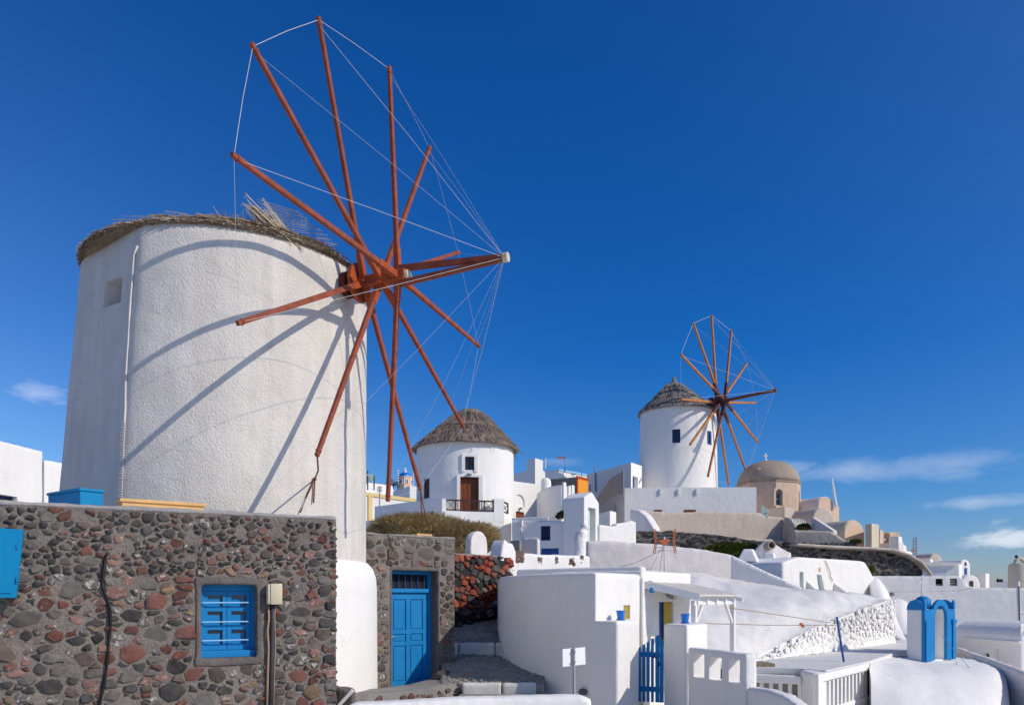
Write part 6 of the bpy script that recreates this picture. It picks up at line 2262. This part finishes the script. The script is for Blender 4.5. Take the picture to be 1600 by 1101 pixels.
for k in range(8):
    s_ = WG.L * k / 7.5
    part('picket', WG.box(s_, s_ + .06, 0, .03, Z(830, 51), Z(812 - 2.2 * math.sin(math.pi * k / 7), 51)), M['white_paint'], wg)
for v in (816, 825):
    part('rail', WG.box(0, WG.L, .031, .06, Z(v + 1, 51), Z(v, 51)), M['white_paint'], wg)
gg = Fr(G(1190, 52.3), G(1199, 51.2))
gt2 = thing('garden_gate', 'pale green railing gate at the end of the beige terrace', 'gate', (gg.p0.x, gg.p0.y, 6))
for k in range(5):
    s_ = gg.L * k / 4.3
    part('bar', gg.box(s_, s_ + .06, 0, .05, Z(809, 52), Z(789 + k * 2, 52)), M['mint'], gt2)
part('rail', gg.box(0, gg.L, .051, .08, Z(803, 52), Z(801.5, 52)), M['mint'], gt2)
RB = Fr(G(1240, 48.5), G(1348, 47.5))
ro = [(0, 2), (RB.L, 2), (RB.s(1346), RB.z(1346, 858)), (RB.s(1325), RB.z(1325, 846)), (RB.s(1298), RB.z(1298, 829)), (0, RB.z(1242, 827.5))]
solo('beige_stair_wall', plaster(extrude_outline(RB, ro, 0, 0, 0, .45), .09, 2, .02, 1, 5), M['beige'], 'beige stair wall sloping down in front of the vaults', 'wall', smooth=True)
RBs = Fr(G(1240, 48.2), G(1340, 47.3))
ss = pack(0, RBs.L, Z(856, 48), Z(848, 48), lambda s, z, rx, rz: 1, [(160, .1, .2, .4, .7), (200, .06, .1, .5, .8)], random.Random(9), .85)
rbt = thing('rubble_strip', 'thin strip of rubble stones under the beige stair wall', 'wall', (RBs.p0.x, RBs.p0.y, 3))
part('core', RBs.box(0, RBs.L, .02, .4, Z(865, 48), Z(849, 48)), M['cement'], rbt)
lay(RBs, ss, lambda s, z, r: pick(r, [('s_grey', 3), ('s_pale', 3), ('s_dark', 1)]), rbt, random.Random(9), 60, (.6, .3), .3)
MS = Fr(G(1268, 50), G(1302, 48.4))
solo('mint_stair_side', extrude_outline(MS, [(0, 3), (MS.L, 3), (MS.L, MS.z(1301, 829)), (.1, MS.z(1270, 808)), (0, MS.z(1269, 808))], 0, 0, 0, .3), M['white_pink'], 'pale triangular stair side between gate and lower vault', 'wall')
scrub('leafy_shrub', P(1256, 825, 50), (.36, .3, .22), 500, 'small round green bush beside the white picket gate', (M['leaf_dark'], M['scrub_dark']), True, 31, (.08, .16))
scrub('leafy_shrub', P(1337, 847, 47.5), (.32, .25, .12), 350, 'low yellow green bush below the orange stained vault', (M['leaf'], M['leaf_dark']), True, 32, (.07, .14))
scrub('leafy_shrub', P(1358, 893, 42.5), (.26, .25, .26), 400, 'little green plant in the corner of dark stone wall', (M['leaf'], M['leaf_dark']), True, 33, (.07, .14))
for (pts_, v_, mt, lb) in ((((1352, 50), (1362, 49.2), (1373.5, 50), (1364, 51.2)), 819, 'cream', 'pale square pier beside the lower vault'), (((1371, 51.5), (1375, 51), (1380, 51.6), (1376, 53)), 825, 'ochre', 'narrow ochre pier behind the pale pier')):
    solo('pier', block(list(pts_), Z(v_, 50), None, zb=3), M[mt], lb, 'pier')
# belfry wall with two bells
BW = Fr(G(1369, 52.5), G(1406, 53))
bw = thing('bell_wall', 'ochre belfry wall with two hanging bells', 'belfry', (BW.p0.x, BW.p0.y, 4))
oo = [(0, 3), (BW.L, 3), (BW.L, BW.z(1405, 832)), (BW.s(1398), BW.z(1398, 830.5)), (0, BW.z(1370, 833))]
b = cut(extrude_outline(BW, oo, 0, 0, 0, .6), [extrude_outline(BW, arch_pts(.42, .72), BW.s(1373.5), BW.z(1373, 849), -.3, 1), extrude_outline(BW, arch_pts(.5, .76), BW.s(1386), BW.z(1386, 849), -.3, 1)])
part('wall', b, M['ochre'], bw)
for u, mt in ((1373.5, 'leaf_dark'), (1386, 'metal')):
    q = BW.pt(BW.s(u), .3, BW.z(u, 845))
    part('bell', revolve([(.17, 0), (.15, .06), (.11, .22), (.06, .32), (0, .34)], q, 14), M[mt], bw, True)
SW = Fr(G(1368, 51), G(1404, 49.8)); SW2 = Fr(G(1404, 49.8), G(1426, 51.2))
st_ = thing('stepped_wall', 'white stepped wall end below the two bells', 'wall', (SW.p1.x, SW.p1.y, 3))
part('wall', SW.box(0, SW.L, 0, .6, 2, Z(848, 50.4)), M['white_pink'], st_)
so = [(0, 2), (SW2.L, 2), (SW2.L, SW2.z(1425, 862)), (SW2.s(1417), SW2.z(1417, 860)), (SW2.s(1416.5), SW2.z(1416, 852)), (SW2.s(1411), SW2.z(1411, 850)), (SW2.s(1410), SW2.z(1410, 838)), (0, SW2.z(1404, 837))]
part('stepped_end', plaster(extrude_outline(SW2, so, 0, 0, 0, .6), .06, 1, .01, 1, 2), M['white_far'], st_, True)
pyl = thing('radio_mast', 'distant lattice radio mast with small orange antenna', 'mast', P(1430, 868, 90))
for u in (1427, 1432):
    part('leg', tube([P(u, 870, 90), P(u, 840, 90)], .06, 4), M['metal'], pyl)
for k in range(6):
    part('brace', tube([P(1427, 868 - k * 5, 90), P(1432, 863 - k * 5, 90)], .05, 4), M['metal'], pyl)
part('antenna_panel', tube([P(1424, 860, 89.8), P(1428, 858, 89.8)], .12, 5), M['antenna_orange'], pyl)
vault('barrel_vault', 'small beige barrel vault right of the radio mast', 1452, 60, 18, 1.25, 864, 884, 1.6, M['beige'], None)
solo('white_block', block([(1426, 54), (1454, 53), (1458, 56), (1430, 57)], Z(872.5, 54), None, zb=2), M['white_far'], 'low white block above the end of dark stone wall', 'building')

# ------------------------------------------------------------------ white houses and walls on the right
MH = Fr(G(1223, 34.5), G(1388, 41.5))
mh = thing('mint_door_house', 'bright white house with mint door and slit and leaning buttresses', 'house', (MH.p0.x, MH.p0.y, 0))
mo = [(0, -1), (MH.L + .6, -1), (MH.L * .985, MH.z(1380, 935)), (MH.s(1356), MH.z(1356, 884)), (MH.s(1351), MH.z(1351, 877)), (MH.s(1345), MH.z(1345, 875.5)), (MH.s(1248), MH.z(1248, 869.5)), (0, MH.z(1224, 878))]
dl = [(MH.s(1276), MH.z(1276, 897)), (MH.s(1283.5), MH.z(1283, 897)), (MH.s(1292), MH.z(1292, 934)), (MH.s(1281), MH.z(1281, 934))]
b = extrude_outline(MH, mo, 0, 0, 0, 3.5)
b = cut(plaster(b, .07, 2, .015, 1, 2), [extrude_outline(MH, dl, 0, 0, -.3, .3), MH.ubox(1249.5, 1255.5, 893, 925, -.3, .3)])
part('wall', b, M['white'], mh, 40)
part('door', extrude_outline(MH, dl, 0, 0, .2, .26), M['mint'], mh)
part('window_slit', MH.ubox(1249.8, 1255.2, 893.3, 925, .2, .26), M['mint'], mh)
part('house_number', MH.ubox(1279.2, 1281.8, 886.5, 892, -.03, .0), M['pine'], mh)


def wedge(u0, v0, u1, v1, lab):
    a = MH.s(u0)
    p = MH.g(a)
    k = (u1 - CX) / F
    t_ = (k * p.y - p.x) / (-MH.ey.x + k * MH.ey.y)
    q = p - MH.ey * t_
    fr = Fr(p, q)
    part('buttress', plaster(extrude_outline(fr, [(-.1, -1), (fr.L, -1), (fr.L, Z(v1, q.y)), (-.1, Z(v0 - 1, p.y))], 0, 0, 0, .3), .06, 1, .01, 1, 2), M['white'], mh, True)


wedge(1302, 908, 1333, 933, 'a')
wedge(1260, 904, 1277, 923, 'b')
part('side_block', block([(1198, 38), (1222.5, 34.7), (1230, 36), (1206, 40)], Z(878, 35), None, .07, zb=-1), M['white'], mh, True)
part('roof_slab', block([(1165, 40), (1232, 36.6), (1245, 39), (1180, 43)], Z(871.5, 38), None, .08, zb=0), M['white'], mh, True)
part('cable', tube([MH.pt(MH.s(u), -.05, MH.z(u, v)) for u, v in ((1288, 875), (1292, 884), (1296, 896), (1295, 899), (1299, 905), (1298, 909))], .018, 5), M['conduit_tan'], mh)
pc_ = thing('pyramid_chimney', 'white chimney shaped like a cut pyramid', 'chimney', P(1168, 872, 36))
part('stack', plaster(prism([G(1150, 36), G(1184, 35.6), G(1188, 36.6), G(1156, 37)], Z(878, 36), Z(857, 36), 0, [G(1161, 36.2), G(1175, 36.1), G(1178, 36.4), G(1164, 36.6)]), .05, 1, .01, 1, 3), M['white'], pc_, True)
mdm = thing('chimney_mound', 'whitewashed mound with round dark flue pipe', 'chimney', P(1203, 872, 38))
rows = [[P(1170, 872, 39), P(1185, 852, 40), P(1203, 845, 40.5), P(1220, 855, 40), P(1236, 864, 39.5)], [P(1175, 880, 38), P(1190, 868, 38.5), P(1203, 862, 38.6), P(1216, 868, 38.4), P(1230, 874, 38.2)], [P(1178, 890, 37), P(1192, 888, 37), P(1203, 886, 37), P(1214, 886, 37), P(1228, 884, 37)]]
part('mound', patch(rows, 5, .08, 3, .4), M['white_pink'], mdm, True)
part('stack', plaster(prism([G(1189, 37), G(1213, 36.7), G(1215, 37.5), G(1192, 37.8)], Z(886, 37), [Z(863, 37)] * 4, 0, [G(1193, 37.1), G(1209, 36.9), G(1211, 37.4), G(1195, 37.6)]), .05, 1, .01, 1, 3), M['white'], mdm, True)
fp_ = P(1201.5, 853, 38)
part('flue', revolve([(.16, 0), (.2, .0), (.2, .5), (.15, .5), (.15, .1), (0, .1)], fp_ + Vector((0, .3, 0)), 18, axis=(.15, -1, .1)), M['dome'], mdm, 40)

RWL = Fr(G(1362, 42), G(1650, 41))
rw_ = thing('retaining_wall', 'long pale white retaining wall with two brown barred windows', 'wall', (RWL.p0.x, RWL.p0.y, -3))
ol = [(0, -5), (RWL.L, -5), (RWL.L, RWL.z(1650, 919)), (RWL.s(1530), RWL.z(1530, 917.5)), (RWL.s(1514), RWL.z(1514, 915)), (RWL.s(1506), RWL.z(1506, 905)), (RWL.s(1498), RWL.z(1498, 899)), (0, RWL.z(1362, 899.5))]
b = cut(plaster(extrude_outline(RWL, ol, 0, 0, 0, 1.2), .08, 1, .02, .7, 2), [RWL.ubox(1462, 1473.5, 903.5, 914.5, -.3, .3), RWL.ubox(1484.5, 1496, 903.5, 914.5, -.3, .3)])
part('wall', b, M['white_far'], rw_, 40)
for (u0, u1, n_) in ((1462, 1473.5, 2), (1484.5, 1496, 4)):
    w_ = part('window', join(RWL.ubox(u0, u0 + 1, 903.5, 914.5, .1, .2), RWL.ubox(u1 - 1.2, u1, 903.5, 914.5, .1, .2), RWL.ubox(u0 + 1, u1 - 1.2, 903.5, 904.4, .1, .2)), M['brown'], rw_)
    part('pane', RWL.ubox(u0 + 1, u1 - 1.2, 904, 914, .21, .25), M['dark'], w_)
    for k in range(4):
        if n_ == 4 or k == 3:
            part('louvre', RWL.ubox(u0 + 1.2, u1 - 1.4, 905.5 + k * 2.3, 906.6 + k * 2.3, .12, .2), M['cream'], w_)
ub = thing('upper_block', 'square pale house block above the two barred windows', 'building', (X(1470, 44), 44, 0))
part('wall', block([(1441, 44.6), (1499, 44.2), (1503, 47), (1445, 48)], Z(879, 44.4), None, zb=1), M['white_far'], ub)
part('roof_edge', beam(P(1440, 879, 44.5), P(1500, 879.3, 44.1), .1, .1), M['white_far'], ub)
# hand-painted lettering, too small to read
pn = thing('painted_notice', 'tiny blue and red painted lettering on the pale retaining wall', 'notice', RWL.pt(RWL.s(1391), -.03, RWL.z(1391, 930)))
for (u0, u1, v0, v1, mt) in ((1390.2, 1391.6, 925, 927, 'navy'), (1392, 1393.3, 925.2, 927, 'navy'), (1393.6, 1394.7, 925.2, 927, 'navy'), (1395, 1396.2, 925, 927, 'navy'), (1384, 1384.9, 927.7, 929.6, 'blue_trim'), (1386, 1387, 927.6, 929.6, 'leaf_dark'), (1387.7, 1389.2, 927.7, 929.9, 'red_trim'), (1389.8, 1391.2, 928, 929.8, 'navy'), (1391.5, 1393.8, 928, 930, 'navy'), (1394.6, 1395.8, 927.8, 930, 'navy'), (1396.3, 1397.6, 928, 929.6, 'navy')):
    part('letter', RWL.ubox(u0, u1, v0, v1, -.035, -.02), M[mt], pn)
rm = [[P(1355, 900, 41), P(1372, 903, 40.5), P(1388, 925, 40.2), P(1400, 960, 39)], [P(1362, 930, 39), P(1380, 935, 38.5), P(1394, 955, 38), P(1408, 985, 37)], [P(1370, 985, 37), P(1390, 990, 36.5), P(1405, 1000, 36), P(1425, 1010, 35.5)]]
solo('sloping_buttress', patch(rm, 5, .04, 6, .5), M['white'], 'smooth white buttress flaring down from the mint door house', 'buttress', smooth=True)
rm = [[P(1398, 934, 40.6), P(1412, 936, 40.4), P(1425, 948, 40.2), P(1436, 965, 40)], [P(1390, 960, 38.5), P(1410, 962, 38), P(1428, 972, 37.8), P(1442, 985, 37.5)], [P(1390, 990, 37), P(1412, 992, 36.5), P(1432, 996, 36), P(1450, 1004, 35.5)]]
solo('sloping_buttress', patch(rm, 5, .04, 7, .5), M['white_far'], 'second rounded buttress left of the blue belfry', 'buttress', smooth=True)
vault('chapel_vault', 'tiny white chapel with barrel roof and violet slit window', 1500, 58, 20, 1.05, 873.5, 900, 2.4, M['white_far'], None)
cfv = Fr(G(1500, 58), G(1500, 58) + Vector((math.cos(R(20)), math.sin(R(20)))) * 1.05)
sw_ = thing('slit_window', 'violet blue slit windows on the tiny chapel front', 'window', cfv.pt(.55, -.05, Z(896, 58)))
part('frame', cfv.box(.44, .64, -.05, .02, Z(897, 58), Z(886.5, 58)), M['blue_deep'], sw_)
part('frame', cfv.box(.48, .58, -.05, .02, Z(883, 58), Z(877.5, 58)), M['brown'], sw_)
vault('barrel_vault', 'low white barrel vault with brown window at far right', 1501, 54, 8, 1.5, 897.5, 921, 3, M['white_far'], None)
lv = Fr(G(1501, 54), G(1501, 54) + Vector((math.cos(R(8)), math.sin(R(8)))) * 1.5)
solo('vault_window', lv.box(.66, .92, -.04, .05, Z(919, 54), Z(907, 54)), M['brown'], 'brown window in the low white vault', 'window')
wb_ = thing('white_steps_house', 'white house with stepped parapet beside the low vault', 'house', P(1540, 918, 57))
part('wall', block([(1520, 57), (1533, 56.2), (1546, 57.5), (1530, 59)], Z(900, 57), None, zb=0), M['white_far'], wb_)
part('chimney_stack', block([(1533, 56), (1540, 55.6), (1546, 56.4), (1538, 57.4)], Z(895.5, 56), None, zb=0), M['white_far'], wb_)
ct2 = thing('cream_tower', 'cream water tower with arched handle top at right edge', 'tower', (X(1592, 60), 60, 0))
part('drum', revolve([(.78, -1), (.74, Z(884, 60)), (.62, Z(880, 60)), (0, Z(879, 60))], (X(1593, 60), 60, 0), 24), M['cream'], ct2, 40)
part('arch', tube([P(1593 + 7.5 * math.cos(t_), 882 - 10 * math.sin(t_), 60) for t_ in [math.pi * i / 10 for i in range(11)]], .14, 8), M['cream'], ct2, True)
part('finial', revolve([(0, -.1), (.13, 0), (.1, .1), (0, .14)], P(1588, 869.5, 60), 8), M['dark'], ct2)
fh = solo('far_house', block([(1556, 75), (1578, 74), (1580, 78), (1558, 79)], Z(908, 75), None, zb=-3), M['white_far'], 'low distant pale house left of the cream tower', 'house')
fa2 = thing('roof_tank', 'dark rooftop water heater on the distant pale house', 'water heater', P(1562, 908, 74))
part('tank', tube([P(1558, 906.5, 74), P(1566, 906.5, 74)], .14, 8), M['dark'], fa2)
part('mast', tube([P(1559, 909, 74), P(1558.5, 903, 74)], .06, 4), M['dark'], fa2)
wp = thing('white_pole', 'slim white pole with cable in front of retaining wall', 'pole', P(1591, 985, 36))
part('shaft', tube([P(1591.5, 990, 36), P(1591, 908, 36)], .07, 8), M['white_paint'], wp, True)
part('cable', tube([P(1592.3, 915, 35.9), P(1593, 970, 35.9)], .03, 5), M['conduit_grey'], wp)
part('arm', tube([P(1591.5, 957.5, 36), P(1612, 957, 36)], .05, 6), M['white_paint'], wp)
for (lab, pts) in (('upper pale wire sagging along the retaining wall', [P(1376, 924, 41.2), P(1440, 923.5, 41), P(1500, 922, 40.8), P(1520, 918, 40.6)]),):
    solo('wire', tube(pts, .02, 4), M['rope'], lab, 'wire')

# vaulted house at the right edge
VR = Fr(G(1486, 36), G(1594.5, 32.2))
vr = thing('round_window_house', 'white vaulted house with round dark window at right edge', 'house', (VR.p1.x, VR.p1.y, -3))
zc0, zc1 = Z(999, 33.5), Z(969, 34)
prof = [(0, -5), (VR.L, -5)]
rowz = []
b = bmesh.new()
secs = []
for s_ in (0, VR.L):
    ring = [VR.pt(s_, 0, -5), VR.pt(s_, 0, zc0)]
    for k in range(1, 11):
        t_ = math.pi * k / 12
        ring.append(VR.pt(s_, 1.3 - 1.3 * math.cos(t_), zc0 + (zc1 - zc0) * math.sin(t_)))
    ring += [VR.pt(s_, 2.6, zc0), VR.pt(s_, 2.6, -5)]
    secs.append([b.verts.new(p) for p in ring])
n_ = len(secs[0])
for i in range(n_):
    j = (i + 1) % n_
    b.faces.new((secs[0][i], secs[0][j], secs[1][j], secs[1][i]))
b.faces.new(secs[0]); b.faces.new(secs[1][::-1])
bmesh.ops.recalc_face_normals(b, faces=b.faces)
wz = VR.z(1542.5, 1023.5)
cyl = revolve([(.115, -.5), (.115, .5)], VR.pt(VR.s(1542.5), 0, wz), 20, axis=(VR.ey.x, VR.ey.y, 0))
b = cut(plaster(b, .06, 1, .01, 1, 3), [cyl, VR.ubox(1556, 1574.5, 1013, 1075, -.3, .12)])
part('wall', b, M['white_far'], vr, 40)
part('eave', VR.box(.6, VR.L, -.08, .02, zc0 - .08, zc0 + .02, .02), M['white_far'], vr)
part('round_window', revolve([(0, -.02), (.12, -.02), (.12, .02), (0, .02)], VR.pt(VR.s(1542.5), .12, wz), 20, axis=(VR.ey.x, VR.ey.y, 0)), M['leaf_dark'], vr)
part('end_wall', plaster(prism([VR.g(VR.L - .05), Vector((X(1660, 36), 36)), Vector((X(1650, 40), 40)), VR.g(VR.L - .05, 2.6)], -5, zc1 - .02), .07, 1, .01, 1, 2), M['white_far'], vr, True)

# ------------------------------------------------------------------ blue belfry and its rounded roof
BF = Fr(G(1444.5, 26.6), G(1493, 28.0))
bz = Z(1033, 26.6)
bl = thing('blue_belfry', 'blue and white open belfry with round arch and white cross', 'belfry', (BF.p0.x, BF.p0.y, bz))
Lb = BF.L
zcap = BF.z(1470, 950)
zarch = BF.z(1470, 936)
ow_ = .90
oc = Lb * .525
core = BF.box(.06, Lb - .06, .10, .62, bz - .8, zcap - .02)
core = cut(core, [extrude_outline(BF, arch_pts(ow_, BF.z(1470, 945) - bz, 14), oc, bz, -.3, .42)])
part('core', plaster(core, .035, 1, .006, 1.5, 2), M['white'], bl, True)
fo = [(0, 0), (oc - ow_ / 2 - .001, 0), (oc - ow_ / 2 - .001, zcap - bz - .30)]
zs = BF.z(1470, 945) - bz - ow_ / 2
arc = []
for k in range(15):
    t_ = math.pi * (1 - k / 14)
    arc.append((oc + ow_ / 2 * math.cos(t_), zs + ow_ / 2 * math.sin(t_)))
outer = []
for k in range(13):
    t_ = math.pi * (k / 12)
    outer.append((oc + (ow_ / 2 + .20) * math.cos(t_), zs + (zarch - bz - zs) * math.sin(t_)))
zsp = zcap - bz
pol = [(0.02, 0), (oc - ow_ / 2, 0)] + arc + [(oc + ow_ / 2, 0), (Lb - .02, 0), (Lb - .02, zsp - .05)]
pol += [p for p in outer if p[1] > zsp - .06] + [(0.02, zsp - .05)]
part('blue_front', extrude_outline(BF, pol, 0, bz, 0, .098), M['blue'], bl)
for (a_, b_) in ((.0, .30), (Lb - .32, Lb)):
    part('pilaster', BF.box(a_ + .05, b_ - .05, -.045, -.002, bz - .02, bz + (zcap - bz) * .70, .012), M['blue'], bl)
    part('capital', BF.box(a_ + .01, b_ - .01, -.065, -.003, bz + (zcap - bz) * .702, bz + (zcap - bz) * .78, .012), M['blue'], bl)
# each face carries a little arched gable; the corners end in horns
BS = Fr(BF.g(.02, .64), BF.g(.02, -.02))                # left side, seen from the left
BSr = Fr(BF.g(Lb - .02, .64), BF.g(Lb - .02, -.02))
gable = [(.02, -.04), (.64, -.04), (.64, .22), (.60, .30), (.54, .14), (.49, .22), (.40, .28), (.30, .30), (.20, .28), (.11, .22), (.05, .12)]
part('side_gable', extrude_outline(BS, gable, 0, zcap, .02, .14), M['blue'], bl)
part('side_gable', extrude_outline(BSr, gable, 0, zcap, -.12, 0.0), M['blue'], bl)
part('back_gable', extrude_outline(BF, [(oc + (.42) * math.cos(math.pi * k / 12), .40 * math.sin(math.pi * k / 12)) for k in range(13)], 0, zcap - .02, .50, .61), M['blue'], bl)
kq = BF.pt(oc - .45, .40, zcap + .24)
part('knob', revolve([(.26, -.26), (.25, .06), (.17, .14), (.07, .18), (0, .19)], kq, 18), M['blue'], bl, True)
kx = kq + Vector((0, 0, .17))
part('cross', join(bm_box(kx.x - .045, kx.x + .045, kx.y - .035, kx.y + .035, kx.z, kx.z + .72), bm_box(kx.x - .17, kx.x - .0451, kx.y - .03, kx.y + .03, kx.z + .44, kx.z + .53), bm_box(kx.x + .0451, kx.x + .17, kx.y - .03, kx.y + .03, kx.z + .44, kx.z + .53)), M['white_paint'], bl)
for v in (958, 979):
    part('bell_bar', tube([BF.pt(oc - ow_ / 2, .2, BF.z(1466, v)), BF.pt(oc - ow_ / 2 + .12, .2, BF.z(1466, v))], .02, 5), M['dark'], bl)
solo('bell_rope', tube([BF.pt(oc, .1, BF.z(1466, 985)), P(1488, 1012, 26.2), P(1530, 1060, 25), P(1556, 1101, 24)], .012, 4), M['rope'], 'pale bell rope stretched down over the rounded roof', 'rope')
solo('wire', tube([P(1494, 1032, 26.8), P(1498, 1055, 25.2), P(1508, 1101, 22.8)], .010, 4), M['wire'], 'thin dark wire lying on the rounded roof', 'wire')
rows = [[P(1380, 1022, 28.0), P(1420, 1024, 29), P(1460, 1026, 29.6), P(1505, 1026, 30), P(1540, 1030, 29.5), P(1560, 1036, 29)],
        [P(1360, 1036, 23.9), P(1402, 1031.5, 26.0), P(1450, 1033.5, 26.8), P(1500, 1033, 27.4), P(1545, 1037, 27.4), P(1567, 1044, 27)],
        [P(1361, 1066, 22.7), P(1408, 1058, 23.2), P(1458, 1056, 23.8), P(1508, 1055, 24.2), P(1553, 1058, 24.6), P(1574, 1068, 25.2)],
        [P(1362, 1150, 20.9), P(1408, 1150, 20.4), P(1458, 1150, 20.5), P(1510, 1150, 20.8), P(1560, 1150, 21.6), P(1583, 1150, 23)]]
solo('rounded_roof', patch(rows, 7, .03, 5, 2.5), M['white'], 'smooth rounded white roof mound under the blue belfry', 'roof', smooth=50)
cwf = [P(1490, 1010, 31.5), P(1515, 1019, 29.4), P(1545, 1029, 27.4), P(1580, 1042, 25.2), P(1640, 1066, 22.5)]
cwi = [(p.x + .35, p.y + .25) for p in cwf]
solo('curved_low_wall', plaster(ribbon([(p.x, p.y) for p in cwf], cwi, [p.z for p in cwf], -4.5), .06, 3, .02, 1.2, 5), M['white_pink'], 'weathered low wall curving past the rounded roof at right edge', 'wall', smooth=True)

# ------------------------------------------------------------------ television antenna on the curved house
tv = thing('television_antenna', 'white mast television antenna with two orange reflector wings', 'antenna', P(1038, 892, 20.4))
part('mast', tube([P(1038.5, 894, 20.4), P(1038, 838, 20.4)], .022, 7), M['white_paint'], tv, True)
for side, us in ((0, (1022.2, 1025, 1021.8)), (1, (1055, 1052.5, 1055.4))):
    for k in range(2):
        dx = (-1.2, 1.2)[k]
        part('reflector_bar', tube([P(us[0] + dx, 826, 20.2 + k * .25), P(us[1] + dx, 845, 20.2 + k * .25), P(us[2] + dx, 864, 20.2 + k * .25)], .013, 5), M['antenna_orange'], tv)
for k in range(7):
    v = 829 + k * 5.2
    part('element', tube([P(1023, v, 20.3), P(1054, v - .6, 20.3)], .005, 4), M['metal'], tv)
part('boom', tube([P(1030, 845, 20.1), P(1046, 844, 20.7)], .02, 5), M['antenna_orange'], tv)
part('feed_box', bm_box(X(1033, 20.3), X(1042, 20.3), 20.2, 20.4, Z(850, 20.3), Z(843, 20.3)), M['antenna_orange'], tv)
for (u, v) in ((1009, 905), (1030, 900)):
    part('guy_wire', tube([P(1036, 850, 20.4), P(u, v, 20.2)], .005, 4), M['rope_red'], tv)
solo('wire', tube([P(1037, 858, 20.4), P(990, 880, 20.2), P(930, 893, 19.5)], .006, 4), M['rope_red'], 'thin red wire running from the antenna mast over the roof', 'wire')
